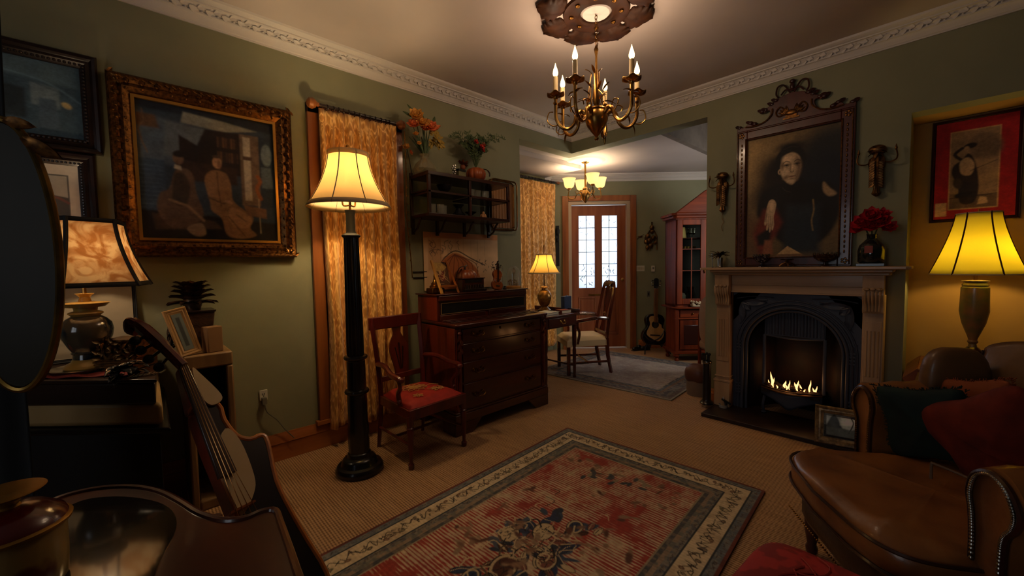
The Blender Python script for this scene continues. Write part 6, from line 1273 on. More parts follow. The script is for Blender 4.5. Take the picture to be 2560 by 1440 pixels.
put_print(pf_, ow, oh, bb_, '5c4a2e', [
    ('e', '94784c', .10, .80*Hh, .30, .5, 0, .5), ('e', '6c5634', .5, 1.0*Hh, .4, .12, 0, .2), ('e', '604c30', .2, .4*Hh, .3, .3, 0, .4), ('e', '1a1b1c', .95, .74*Hh, .42, .42, 0, .35), ('e', '10141c', .85, .6*Hh, .34, .3, 0, .25), ('p', '5c4028', P_((0, 0), (.3, 0), (.2, .3), (0, .35)), .2),
    ('e', '1a120c', .34, .66*Hh, .22, .3, .3, .28), ('e', '15100b', .30, .50*Hh, .2, .2, .3, .2),
    ('p', '0d0a09', smooth(P_((.15, .46), (.3, .58), (.42, .61), (.5, .62), (.72, .58), (.95, .53), (1.0, .3), (.8, .1), (.4, .12), (.25, .3)), 5, True), .06), ('p', '0e0b0a', smooth(P_((.2, .54), (.38, .57), (.38, .4), (.26, .3), (.12, .36)), 5, True), .06),
    ('e', '0f0b09', .50, .775*Hh, .165, .17, -.1, .05), ('e', '0d0a08', .385, .73*Hh, .10, .15, .4, .10), ('e', '1c130d', .50, .88*Hh, .16, .06, -.1, .07),
    ('p', fc, smooth(P_((.405, .79), (.385, .73), (.395, .67), (.43, .625), (.48, .59), (.525, .583), (.57, .62), (.6, .68), (.605, .74), (.585, .80), (.52, .835), (.45, .83)), 6, True), .028), ('e', fc, .378, .695*Hh, .020, .034, 0, .012), ('e', fs, .378, .693*Hh, .009, .02, 0, .012),
    ('e', fl_, .455, .79*Hh, .05, .045, 0, .06), ('e', fl_, .435, .685*Hh, .035, .04, .2, .05), ('e', fl_, .515, .72*Hh, .010, .035, -.1, .02), ('e', fl_, .50, .607*Hh, .03, .016, 0, .03),
    ('p', fd, smooth(P_((.56, .80), (.61, .75), (.605, .67), (.57, .61), (.545, .63), (.565, .70), (.555, .75)), 5, True), .05), ('e', fd, .445, .643*Hh, .03, .02, .5, .04), ('e', fd, .405, .74*Hh, .016, .05, 0, .03),
    ('e', fs, .452, .742*Hh, .038, .014, 0, .028), ('e', fs, .565, .744*Hh, .036, .014, 0, .028), ('l', '1e1510', smooth(P_((.415, .758), (.445, .772), (.485, .762)), 4), .009, .012), ('l', '1e1510', smooth(P_((.535, .762), (.57, .774), (.60, .762)), 4), .009, .012),
    ('l', '1a120d', smooth(P_((.428, .737), (.452, .746), (.478, .736)), 4), .005, .007), ('e', '120c09', .454, .737*Hh, .010, .008, 0, .008), ('l', '1a120d', smooth(P_((.542, .737), (.566, .746), (.59, .738)), 4), .005, .007), ('e', '120c09', .566, .737*Hh, .010, .008, 0, .008), ('l', fs, smooth(P_((.432, .727), (.455, .724), (.478, .728)), 4), .003, .008), ('l', fs, smooth(P_((.545, .727), (.567, .724), (.588, .728)), 4), .003, .008),
    ('l', fd, smooth(P_((.497, .755), (.495, .72), (.492, .695)), 4), .008, .02), ('l', fs, smooth(P_((.497, .684), (.512, .679), (.53, .685)), 4), .006, .010), ('e', fs, .500, .687*Hh, .006, .004, 0, .006), ('e', fs, .528, .687*Hh, .006, .004, 0, .006),
    ('e', '6e4636', .512, .645*Hh, .034, .008, .05, .012), ('l', '3a1e18', smooth(P_((.475, .646), (.512, .648), (.553, .651)), 4), .004, .006), ('e', fd, .512, .628*Hh, .022, .006, 0, .014),
    ('p', '0c0908', smooth(P_((.36, .76), (.40, .82), (.47, .855), (.55, .845), (.60, .80), (.625, .84), (.53, .90), (.42, .89), (.34, .82)), 5, True), .03), ('e', '0c0908', .46, .845*Hh, .05, .016, .3, .03), ('l', '2c2018', smooth(P_((.42, .87), (.5, .885), (.57, .87)), 4), .004, .02),
    ('p', '0c0908', smooth(P_((.42, .60), (.47, .578), (.52, .565), (.58, .59), (.61, .63), (.66, .58), (.6, .52), (.4, .54)), 5, True), .02), ('l', '3a302a', smooth(P_((.41, .565), (.45, .535), (.5, .52)), 4), .005, .012),
    ('p', '1c242a', P_((.42, .02), (.82, .02), (.80, .40), (.46, .42)), .12), ('p', '5e2014', P_((.08, .2), (.2, .40), (.34, .40), (.42, .28), (.3, .12), (.16, .0)), .08), ('p', '0d0a09', P_((.12, .18), (.3, .26), (.28, .10), (.14, .1)), .06),
    ('p', fc, smooth(P_((.262, .465), (.31, .475), (.345, .44), (.335, .38), (.318, .33), (.325, .27), (.312, .225), (.298, .23), (.295, .275), (.285, .215), (.270, .21), (.268, .27), (.25, .225), (.235, .235), (.243, .285), (.225, .265), (.212, .28), (.222, .34), (.235, .40)), 5, True), .014),
    ('e', fl_, .295, .42*Hh, .022, .05, 0, .03), ('l', fs, P_((.258, .34), (.256, .26)), .004, .008), ('l', fs, P_((.28, .34), (.281, .25)), .004, .008), ('l', fs, P_((.302, .34), (.306, .26)), .004, .008), ('l', fs, P_((.238, .35), (.232, .29)), .004, .008), ('l', fd, smooth(P_((.24, .41), (.235, .36), (.22, .3)), 4), .008, .012),
    ('p', '8a7050', smooth(P_((.84, .57), (.90, .52), (.97, .47), (.9, .455), (.84, .50)), 4, True), .03), ('p', '7c4a30', P_((.2, .02), (.32, .02), (.3, .14), (.22, .14)), .04), ('l', '7a6238', smooth(P_((.74, .44), (.75, .36), (.73, .28), (.745, .2)), 4), .012, .02),
    ('p', 'a8875a', P_((.36, .015), (.64, .015), (.48, .085)), .008), ('p', '6a4c30', P_((.36, .0), (.64, 0), (.64, .02), (.36, .02)), .006)], nx=260, noise=.16, nsc=16, m=attr_mat('print_matte', .7), gain=1.5, blur=1)
# two cut-glass bowls, centre ornament
MZ = 1.158
def onM(px, dx=.10): p = at(px, 650, x=B-dx); return (B-dx, p.y, MZ)
M_cut = mat('cut_glass_silver', '6f6c68', .2, metal=.8, c2='1a1614', scale=60)
for k, (px, s_, M) in enumerate(((1903, .05, mat('dark_crystal', '2a2030', .15, metal=.3, c2='b0a8a0', scale=70, lo=.5, hi=.7)), (2062, .062, mat('amber_crystal', '3a1e12', .15, metal=.3, c2='8a6a54', scale=60, lo=.5, hi=.7)))):
    o = thing('crystal_bowl', ['dark cut-glass bowl left', 'wide reddish-brown cut-glass bowl right'][k]+' of the centre ornament on the mantel', 'bowl', onM(px))
    MB().lathe([(.5*s_, 0), (.45*s_, .006), (.12*s_, .014), (.12*s_, .03), (.6*s_, .04), (s_, .06), (1.1*s_, .085), (1.02*s_, .085), (.5*s_, .045), (0, .042)], n=30).build('bowl', M, o); m = MB()
    for q in range(16): a = q*math.pi/8; m.ball((1.07*s_*math.cos(a), 1.07*s_*math.sin(a), .088), (.006, .006, .011), 4)
    m.build('rim_beads', M_silver, o)
ce = thing('centre_ornament', 'small bronze leafy ornament on a scrolled foot in the middle of the mantel', 'ornament', onM(1967))
m = MB()
for k in range(4): a = k*1.571+.4; m.tube(smooth([(.045*math.cos(a), .045*math.sin(a), .004), (.03*math.cos(a), .03*math.sin(a), .02), (.01*math.cos(a), .01*math.sin(a), .03), (0, 0, .05)], 4), .007, 6)
m.build('foot', M_bronze, ce); m = MB()
for k in range(16): a = k*2.4; m.leaf((0, 0, .045), (math.cos(a), math.sin(a), .5+.1*(k % 4)), .04, .016, .5)
m.build('leaves', M_bronze, ce)
# vase with red flowers on black plinth at right
rv = thing('flower_vase', 'dark glass bottle vase of crimson flowers on a black stand, right end of mantel', 'vase of flowers', onM(2178, .11), R(-90))
MB().box(-.07, .07, -.07, .07, 0, .02).build('stand', M_black, rv, bevel=.003)
MB().lathe([(.06, .02), (.068, .03), (.070, .10), (.062, .135), (.036, .165), (.024, .178), (.026, .20), (.03, .205), (.024, .205), (.022, .178), (.034, .162), (.058, .13), (.066, .03), (0, .024)], n=28).build('vase', mat('smoke_green_glass', '141a18', .06, coat=.8, alpha=1), rv)
MB().box(-.028, .012, -.0715, -.069, .085, .13).build('label', mat('rust_label', '8a3418', .5), rv)
M_crim = mat('crimson_petal', 'a0101a', .55, c2='c4182a', scale=40)
for k, (y, z, r_) in enumerate(((.04, .27, .062), (-.035, .275, .065), (0, .31, .06), (.065, .235, .045), (-.075, .235, .05), (.0, .245, .055), (-.05, .32, .04))): flower('flower', rv, (-y, -.03-.01*(k % 3), z), r_*1.08, M_crim, 8, 3, (-y*4, -.8, .5), 40+k)
m = MB()
for (y, z) in ((.04, .27), (-.035, .275), (0, .30)): m.tube([(0, 0, .15), (-y, -.02, z)], .004, 5)
m.build('stems', M_stem, rv)
# bronze blossom bouquet in a silver beaker at left
lv = thing('bronze_bouquet', 'bronze ribbon-like bouquet in a silver beaker at the left end of the mantel', 'ornament', onM(1801, .12))
MB().lathe([(.018, 0), (.02, .004), (.0165, .01), (.019, .078), (.017, .078), (.015, .012), (0, .012)], n=20).build('beaker', M_silver, lv)
m = MB(); rs = random.Random(30)
for k in range(30):
    a = rs.uniform(0, 6.28); m.leaf((0, 0, .09), (math.cos(a)*.9, math.sin(a)*.9, rs.uniform(.2, 1.4)), rs.uniform(.05, .085), .02, rs.uniform(.3, .9), th=.002)
m.build('bronze_leaves', M_bronze, lv)
tag(MB().tube([(0, .0, 0), (.002, .008, .12)], .002, 5).tube([(0, 0, 0), (0, 0, .004)], .008, 6).build('incense_stick', M_dark), 'thin dark stick standing left of the bronze bouquet on mantel', 'stick', None, onM(1782, .12))
m = MB().tube(smooth([(0, 0, 0), (-.004, .006, .04), (-.002, -.008, .075), (-.002, .004, .11), (0, 0, .15)], 5), .0022, 5)
# wall sconces: bust, curled arms
def sconce(label, px, py0, py1):
    c = at(px, (py0+py1)/2, x=MX-.03); top = at(px, py0, x=MX-.03).z; bot = at(px, py1, x=MX-.03).z; h_ = top-bot
    t = thing('wall_sconce', label, 'sconce', (MX, c.y, bot), R(-90))
    MB().lathe([(0, 0), (.014, .01), (.024, .022), (.018, .04), (.015, .055), (.027, h_*.35), (.038, h_*.52), (.045, h_*.66), (.04, h_*.74), (.022, h_*.78), (.02, h_*.8), (0, h_*.81)], (0, -.03, 0), 28, flute=.28, fn=7).build('body', M_bronze, t)
    m = MB().ball((0, -.035, h_*.9), (.046, .034, h_*.095), 10)
    for k in range(14): a = k*.9; m.leaf((0, -.04, h_*.86), (math.cos(a), -.6, math.sin(a)*.8+.3), .05, .026, .6)
    m.build('shell_head', M_bronze, t)
    m = MB()
    for k in range(20): m.leaf(((-1)**k*.010, -.062, h_*(.22+.024*k)), ((-1)**k*.8, -.25, -.7), .034, .018, .4, up=(0, -1, 0), th=.006)
    m.build('drapery', M_bronze, t)
    for s_ in (-1, 1):
        MB().tube(smooth([(s_*.035, -.04, h_*.66), (s_*.06, -.05, h_*.63), (s_*.09, -.055, h_*.66), (s_*.097, -.055, h_*.74), (s_*.090, -.055, h_*.86)], 5), .0045, 6).lathe([(.005, 0), (.008, .01), (.005, .02), (.002, .035)], (s_*.09, -.055, h_*.84), 8).build('arm', M_bronze, t)
    MB().ball((0, -.012, h_*.5), (.02, .012, h_*.3), 8).build('back_plate', M_bronze, t)
    return t, c, bot
t_s, c_s, bot_s = sconce('left bronze wall sconce with two curled arms beside the opening', 1806, 430, 532)
sconce('right bronze wall sconce with two curled arms above the red flowers', 2192, 362, 492)
tag(m.build('wire_pendant', M_bronze), 'thin twisted wire hanging below the left wall sconce', 'wire', None, (MX-.02, c_s.y, bot_s-.15))
# ================================================================ alcove on the right
AX = B+.36
f, ow, oh, b = frame_thing('framed_picture', 'picture with wide red mount and sepia figure hanging in the ochre alcove', 'picture', .385, .66, .02, .02, [mat('red_brown_frame', '3a120c', .4)], (AX-.003, -.125, 1.44), R(-90))
H_ = oh/ow
put_print(f, ow, oh, b, '8a0d10', [('p', 'b08a60', [(.02, .03*H_), (.17, .03*H_), (.17, .17*H_), (.02, .17*H_)], .004), ('p', 'a88454', [(.185, .09*H_), (.80, .09*H_), (.80, .90*H_), (.185, .90*H_)], .006), ('p', '806444', [(.2, .1*H_), (.785, .1*H_), (.785, .89*H_), (.2, .89*H_)], .006),
    ('e', '5f4a34', .62, .72*H_, .2, .14*H_, .3, .1), ('p', '5c4630', [(.2, .1*H_), (.785, .1*H_), (.785, .22*H_), (.2, .26*H_)], .02), ('p', '2a1c14', smooth([(.34, .16*H_), (.5, .15*H_), (.56, .26*H_), (.55, .42*H_), (.50, .58*H_), (.42, .66*H_), (.34, .6*H_), (.24, .55*H_), (.22, .46*H_), (.3, .34*H_)], 4, True), .02),
    ('e', '1e1410', .44, .735*H_, .085, .05, .2, .015), ('e', '8a6c4c', .395, .71*H_, .035, .045, 0, .012), ('l', '2a1c14', smooth([(.38, .58*H_), (.25, .66*H_), (.34, .72*H_)], 4), .05, .015), ('p', '9a7c58', smooth([(.32, .58*H_), (.42, .62*H_), (.5, .54*H_), (.46, .44*H_), (.34, .46*H_)], 4, True), .025), ('l', '2a1c14', [(.45, .48*H_), (.77, .56*H_)], .01, .006),
    ('l', '1e1410', [(.2, .21*H_), (.785, .23*H_)], .012, .008), ('e', '1e1410', .38, .24*H_, .12, .05, .2, .02), ('p', 'a08260', [(.55, .13*H_), (.68, .14*H_), (.66, .2*H_), (.58, .21*H_)], .015), ('e', '3a2a1c', .3, .36*H_, .06, .1, .2, .03)], nx=140, noise=.3, blur=2)
st = thing('side_table', 'orange-brown wooden side table in the alcove under the yellow-green lamp', 'table', (3.52, -.16, 0), R(-90))
M_or = wood('orange_table', '8a4a1e', '6e3612', .4, .3, 'x')
MB().box(-.24, .24, -.24, .24, .545, .565).build('table_top', M_or, st, bevel=.004); MB().box(-.21, .21, -.21, .21, .44, .545).build('apron', M_or, st)
for x in (-.2, .2):
    for y in (-.2, .2): MB().bar((x, y, 0), (x, y, .545), .035).build('leg', M_or, st)
MB().prism([(-.30, .50), (-.24, .565), (-.235, .55), (-.26, .44)], -.24, .24, 'xz').build('drop_leaf', M_or, st)
bxb = thing('wooden_box', 'low wooden box between the side table and the lamp base', 'box', (3.62, -.16, .565), R(-86)); MB().box(-.11, .11, -.09, .09, 0, .04).build('body', M_or, bxb, bevel=.003); MB().box(-.115, .115, -.095, .095, .04, .05).build('lid', M_or, bxb, bevel=.003)
al = thing('table_lamp', 'large table lamp with yellow-green bell shade and marbled urn base in alcove', 'lamp', (3.62, -.140, .615))
ha = Vector((3.62, -.150, 0)).dot(fwh)
def za(py): return at(2450, py, h=ha).z-.615
k_ = ha/FPX; Z = za
MB().lathe([(.052, 0), (.056, .008), (.053, .018), (.046, .024), (.044, .034), (.030, .05), (.022, .058)], n=32).build('foot', wood('lamp_foot', '4a2412', '30160a', .25, .5, 'x'), al)
hs = Z(700)
MB().lathe([(.02, .056), (.016, .075), (.024, .09), (.018, .1), (.022, .115), (.05, .2), (.062, .27), (.058, hs-.045), (.052, hs-.038), (.056, hs-.03), (.046, hs-.015), (.058, hs-.004), (.02, hs)], n=32).build('urn', mat('marbled_brown', '8a6238', .3, c2='646038', scale=14, detail=8, coat=.5), al)
MB().tube([(0, 0, hs), (0, 0, Z(560))], .007).build('stem', M_brass, al)
M_yg = shade_mat('yellow_green_shade', 'd8d068', .6)
bell_shade(al, Z(686), Z(531), .192, .088, M_yg, mat('dark_red_trim', '3a1410', .6), 6, 1.35, .006, .004, off=.52)
light('POINT', 'alcove_lamp_light', (3.62, -.150, .615+Z(640)), 4.6, (1, .66, .20), .03)
MB().ball((0, 0, Z(660)), (.02, .02, .03), 6).build('bulb', emis('bulb_glow', (1, .62, .25), 14), al)
MB().tube([(0, 0, Z(533)), (0, 0, Z(522))], .004).build('finial', M_brass, al)

# ================================================================ leather armchair with cushions
ac_ = thing('leather_armchair', 'large brown leather armchair with rolled arms and brass nail trim in right foreground', 'armchair', (1.934, -.099, 0), R(35))
# the seat cushion, T shaped and softly quilted
def cush(u, v):
    a = 2*math.pi*u; b = math.pi*(v-.5); c_, s_ = math.cos(a), math.sin(a); sgp = lambda q, p: math.copysign(abs(q)**p, q)
    hx2 = .325; hy2 = .35; x = hx2*sgp(c_, .28)*abs(math.cos(b))**.18; y = hy2*sgp(s_, .28)*abs(math.cos(b))**.18
    z = .075*sgp(math.sin(b), .55)
    if z > 0: z += .024*math.cos(x*4)*math.cos(y*4)-.015*abs(math.cos(x*13+y*5+.3*math.sin(y*16)))**.5-.012*abs(math.cos(y*14-x*6+.4*math.sin(x*11)))**.5+.002*math.sin(x*50+y*23)
    return (x, y+.10+.05*math.cos(x*4.5)*(y > 0)-.04*(y > 0), z+.375)
sc = MB().grid(cush, 72, 34, cu=True).build('seat_cushion', M_leather, ac_, ang=180)
m = MB()
for sg, zz in ((1, .418), (-1, .348)):
    pts = []
    for i in range(60):
        a = 2*math.pi*i/60; c_, s_ = math.cos(a), math.sin(a); x = .328*math.copysign(abs(c_)**.28, c_); y = .353*math.copysign(abs(s_)**.28, s_)
        pts.append((x, y+.10+.05*math.cos(x*4.5)*(y > 0)-.04*(y > 0), zz-.01))
    m.tube(pts, .0055, 5, True)
m.build('piping', M_leatherd, sc)
MB().ball((0, .07, .24), (.32, .33, .085), 14, .35).build('seat_base', M_leatherd, ac_, ang=180)
m = MB()
for k in range(50): m.ball((-.31+.0127*k, .40, .175), .0045, 4)
m.build('nail_trim', M_brass, ac_)
for x in (-.30, .30):
    MB().lathe([(.014, 0), (.02, .01), (.022, .03), (.016, .045), (.026, .10), (.028, .18)], (x*.93, .33, 0), 14).build('leg', M_mah, ac_)
    MB().bar((x, -.36, 0), (x, -.34, .2), .04).build('leg', M_mah, ac_)
for s_ in (-1, 1):       # rolled arms
    xa = .385 if s_ > 0 else -.345; yf = .095 if s_ > 0 else .235
    pr_ = smooth([(-.045, .18), (-.05, .40), (-.052, .50), (-.058, .56), (-.068, .61), (-.05, .66), (0, .685), (.05, .668), (.084, .62), (.08, .58), (.055, .545), (.048, .50), (.047, .40), (.05, .18)], 4)
    m = MB(); n = len(pr_); rows = 14
    def ap(v):
        y = yf-(yf+.365)*v; out = []
        for (x, z) in pr_:
            k = max(0, (z-.5)/.18); out.append((xa+s_*x*(1+.05*math.sin(11*v)*k), y, z+.05*v*k+.004*math.sin(30*v+x*40)*k))
        return out
    vv = []; ff = []
    for j in range(rows): vv += ap(j/(rows-1))
    for j in range(rows-1):
        for i in range(n-1): ff.append((j*n+i, j*n+i+1, (j+1)*n+i+1, (j+1)*n+i))
    ff.append(tuple(range(n))); ff.append(tuple((rows-1)*n+i for i in range(n))[::-1])
    arm = m.add(vv, ff).build('rolled_arm', M_leather, ac_, ang=55)
    fp = [(xa+s_*x*.86, yf+.007, .19+(z-.18)*.955) for (x, z) in pr_]
    MB().tube(fp, .007, 6).build('welt', M_leatherd, arm)
    m = MB(); dense = smooth(fp, 2)
    for q in dense[::1]: m.ball((q[0]*1+(xa-q[0])*.14, q[1]+.004, q[2]-.004), .0052, 5)
    m.build('nail_trim', M_silver if s_ < 0 else M_brassd, arm)
# high back with scalloped, tufted wings
def bf(u, v):
    x = (-.43+.86*u); t = v; y = -.27-.10*t - .04*math.cos(x*3.4); lob = .055*abs(math.sin((x+.43)*math.pi/.43*1.0))**.6
    z = .36+(.47+lob)*t; y += .028*math.sin(math.pi*min(t, 1))*abs(math.sin((x+.43)*math.pi/.215))**.7+.0
    return (x, y, z)
bk = MB().grid(bf, 60, 26).build('tufted_back', mat('lamplit_leather', '6e4c2a', .45, c2='5a3c20', scale=7, bump=.1, bscale=50, coat=.15), ac_, ang=180, solid=.07)  # tan tone of back and wings stands for lamp light on brown leather
m = MB(); 
for k in range(9):
    x = -.43+.1075*k
    if k % 2 == 0: m.tube([ (bf((x+.43)/.86, t)[0], bf((x+.43)/.86, t)[1]+.042, bf((x+.43)/.86, t)[2]) for t in [i/8 for i in range(9)]], .004, 5)
m.build('seam', M_leatherd, bk)
for s_ in (-1, 1):
    MB().ball((s_*.375, -.20, .68), (.045, .11, .17), 14, .65).build('wing', mat('lamplit_leather', '6e4c2a', .45), ac_, ang=180)
# cushions
def cushion(name, label, loc, rot, w_, h_, d_, M, fringe=None, seed=0):
    t = thing(name, label, 'cushion', loc, rot=rot)
    def fn(u, v):
        a = 2*math.pi*u; b = math.pi*(v-.5); c_, s_ = math.cos(a), math.sin(a); k = abs(math.cos(b))**.5
        sq = lambda q: math.copysign(abs(q)**.26, q); x = sq(c_)*k; z = sq(s_)*k; pin = 1-.13*abs(abs(x)-abs(z))*(k**2)
        return (w_*x*pin, d_*math.sin(b)*(1-.55*(x*x+z*z)/2)+.006*math.sin(9*x+seed)*math.cos(7*z), h_*z*pin)
    MB().grid(fn, 48, 20, cu=True).build('cover', M, t, ang=180)
    if fringe:
        m = MB(); rs = random.Random(seed)
        for k in range(260):
            s_ = rs.random()*4; e_ = s_ % 1*2-1; x, z = ((e_, 1), (1, e_), (e_, -1), (-1, e_))[int(s_)]; q = 1-.13*abs(abs(x)-abs(z))
            m.tube([(w_*x*q*.97, 0, h_*z*q*.97), (w_*x*q*1.03+rs.uniform(-.006, .006), rs.uniform(-.006, .006), h_*z*q*1.03+rs.uniform(-.006, .006))], .0016, 4)
        m.build('fringe', fringe, t)
    return t
M_gr = mat('dark_green_velvet', '0e1f1a', .8, c2='142a20', scale=20); M_rdc = mat('red_velvet', '74240e', .9, c2='581608', scale=14); M_orc = mat('orange_velvet', '8a4218', .8)
def la(x, y, z): c_, s_ = math.cos(R(35)), math.sin(R(35)); return (1.934+x*c_-y*s_, -.099+x*s_+y*c_, z)
cushion('throw_cushion', 'dark green velvet cushion with fringe against the far arm of the leather armchair', la(.235, -.015, .585), (R(-12), R(10), R(35+50)), .125, .15, .045, M_gr, M_gr, 2)
cushion('throw_cushion', 'large dark red velvet cushion on the seat of the leather armchair', la(.05, -.10, .59), (R(-20), R(30), R(35+14)), .19, .18, .07, M_rdc, None, 3)
cushion('throw_cushion', 'orange-brown cushion wedged behind the green and red cushions', la(.25, -.19, .65), (R(-10), R(14), R(35+16)), .13, .11, .035, M_orc, M_orc, 4)
m = MB().tube(smooth([la(.05, .09, .462), la(.05, .09, .51), la(.045, .085, .515), la(-.03, .03, .50), la(-.05, .03, .47)], 5), .004, 6)
tag(m.build('strap', mat('tan_strap', '6a5038', .6)), 'thin tan strap standing up on the seat in front of the red cushion', 'strap')
# red ottoman
ot = thing('ottoman', 'red patterned ottoman corner at the bottom edge in front of the leather armchair', 'ottoman', (1.05, .10, 0), R(-4))
M_ott = mat('red_ottoman_cloth', 'b42a24', .7, c2='8e1e1a', scale=16, detail=2, lo=.47, hi=.52)
MB().ball((0, 0, .32), (.25, .25, .11), 20, .30).build('cushion', M_ott, ot, ang=180); MB().box(-.24, .24, -.24, .24, .10, .27).build('base', M_ott, ot, bevel=.01)
m = MB(); rs = random.Random(4)
for k in range(12):
    x, y = rs.uniform(-.18, .18), rs.uniform(-.18, .18); m.tube(smooth([(x+.05*math.cos(q), y+.03*math.sin(q*1.3+k), .432) for q in [i*.9 for i in range(6)]], 3), .002, 4)
m.build('woven_pattern', mat('red_thread', 'a83428', .6), ot)
for x in (-.19, .19):
    for y in (-.19, .19): MB().lathe([(.014, 0), (.02, .03), (.022, .10)], (x, y, 0), 10).build('leg', M_mah, ot)

# ================================================================ left side: black cabinet, case, lamp, instruments
kb = thing('black_cabinet', 'low black cabinet in the left corner below the cream-fronted case', 'cabinet', (*bw(-1.74, 1.72), 0), RZB)
MB().prism([(-.36, -.155), (.34, -.155), (-.13, .36), (-.36, .16)], 0, .565, 'xy').build('body', M_blackm, kb, bevel=.004); MB().prism([(-.38, -.175), (.40, -.175), (-.11, .39), (-.38, .17)], .565, .59, 'xy').build('top', M_black, kb, bevel=.006)
cs = thing('cream_case', 'cream-fronted wooden case with dark lid on the black cabinet', 'case', (*bw(-1.74, 1.72), .591), RZB)
M_cse = mat('cream_laminate', 'b0905f', .5, c2='9c7e50', scale=3)
def rprism(m, x0, x1, y0, y1, z0, z1, r_=.05):
    P = []
    for (cx, cz, a0) in ((x1-r_, z0+r_, -90), ):
        for k in range(7): a = R(a0+15*k); P.append((cx+r_*math.cos(a), cz+r_*math.sin(a)))
    return m.prism([(x0, z0)]+P+[(x1, z1), (x0, z1)], y0, y1, 'xz')
fpt = lambda x1, y0, c_=.26: [(-.36, y0), (x1, y0), (-.12-(.365-x1)*.3, .37), (-.36, .17)]
MB().prism(fpt(.365, -.165), 0, .10, 'xy').build('body', M_cse, cs, bevel=.022); MB().prism(fpt(.345, -.17), .09, .178, 'xy').build('dark_band', M_dark, cs, bevel=.008); MB().prism(fpt(.36, -.178), .178, .193, 'xy').build('lid', M_dark, cs, bevel=.005)
CT = .784
# red cloth along the front edge
def cl(u, v): return (-.30+.50*u, -.0+.07*v+.01*math.sin(u*9), .004+.003*math.sin(u*23+v*4)+(-.0)*u)
tag(MB().grid(cl, 40, 8).build('red_cloth', mat('red_runner', '6e1e18', .85), solid=.003), 'narrow red cloth runner along the front edge of the case top', 'cloth', None, (*bw(-1.74, 1.575), CT+.001), RZB)
tag(MB().lathe([(.10, 0), (.115, .004), (.12, .012), (.116, .014), (.10, .007), (0, .006)], n=36).build('saucer', M_silver), 'round silver tray under the painted lamp on the case', 'tray', None, (-.149, 2.49, CT+.004))
lz = CT+.011
ll = thing('table_lamp', 'table lamp with six painted shade panels and dark glazed vase base at left', 'lamp', (-.149, 2.49, lz)); hl = Vector((-.149, 2.49, 0)).dot(fwh)
def zl_(py): return at(228, py, h=hl).z-lz
hb = zl_(760)
def q(px): return px*hl/FPX/1.0
M_glz = mat('dark_glaze', '4a4030', .14, c2='14202c', scale=6, coat=.8, lo=.45, hi=.52); M_glr = mat('ochre_rim', 'a57c34', .3, coat=.4)
MB().lathe([(0, 0), (.075, 0), (.08, .006), (.07, .02), (.055, .03), (.05, .04)], n=32).build('foot', M_glr, ll)
MB().lathe([(.05, .04), (.048, .06), (.054, .066), (.05, .072), (.06, .09), (.078, .13), (.083, .16), (.078, .19), (.062, .21), (.045, .222)], n=36).build('body', M_glz, ll)
MB().lathe([(.045, .222), (.055, .232), (.052, .238), (.036, .243), (.038, .26), (.06, hb-.012), (.078, hb+.005), (.02, hb+.012), (.016, hb+.03), (.03, hb+.045)], n=36).build('neck', M_glr, ll)
MB().tube([(0, 0, hb+.03), (0, 0, zl_(600))], .007).build('stem', M_brass, ll)
M_pt = shade_mat('painted_shade', 'f0dcb8', .5, 'd0a878', 14)
M_trd = mat('dark_braid', '1c1a18', .7)
bell_shade(ll, zl_(716), zl_(548), q(135), q(84), M_pt, M_trd, 6, 1.7, .018, .0075, sides=6, off=.33)
light('POINT', 'painted_lamp_light', (-.149, 2.49, lz+zl_(640)), 2.4, WARM, .03)
# white framed print leaning behind the lamp
f, ow, oh, b = frame_thing('framed_picture', 'dark-framed pale landscape print leaning behind the painted lamp', 'picture', .50, .36, .016, .014, [M_blackm], (at(350, 870, y=2.76).x-.25, 2.765, CT), 0, tilt=-R(8))
H_ = oh/ow; put_print(f, ow, oh, b, 'a39478', [('p', '6e6a5c', [(0, .3*H_), (.6, .34*H_), (.6, .38*H_), (0, .42*H_)], .02), ('p', '7f7866', [(0, .1*H_), (.5, .2*H_), (.3, .26*H_), (0, .24*H_)], .05), ('l', '5c5244', [(.4, .8*H_), (.55, .79*H_)], .012, .01), ('p', '8a7a60', [(0, 0), (1, 0), (1, .06*H_), (0, .1*H_)], .04)], nx=70, glass=False, gain=.8)
# carved gilt block between lamp and pegbox
cg = thing('carved_gilt_box', 'carved gilt casket right of the painted lamp on the case', 'box', (*bw(-1.665, 1.74), CT+.001), RZB+R(6)); MB().box(-.06, .06, -.07, .07, 0, .05).build('base', M_gilt, cg, bevel=.004); m = MB(); rs = random.Random(44)
for k in range(60): m.leaf((rs.uniform(-.065, .065), -.068+rs.uniform(0, .01), .055+rs.uniform(0, .07)), (rs.uniform(-1, 1), -.6, rs.uniform(-1, 1)), .03, .014, .6, up=(0, -1, 0), th=.004)
m.box(-.07, .07, -.06, .06, .05, .13).build('carved_top', M_gilt, cg)
for k in range(4): MB().box(-.078, .078, -.074-.004*k, -.07, .006+.011*k, .012+.011*k).build('moulding', M_gilt, cg)
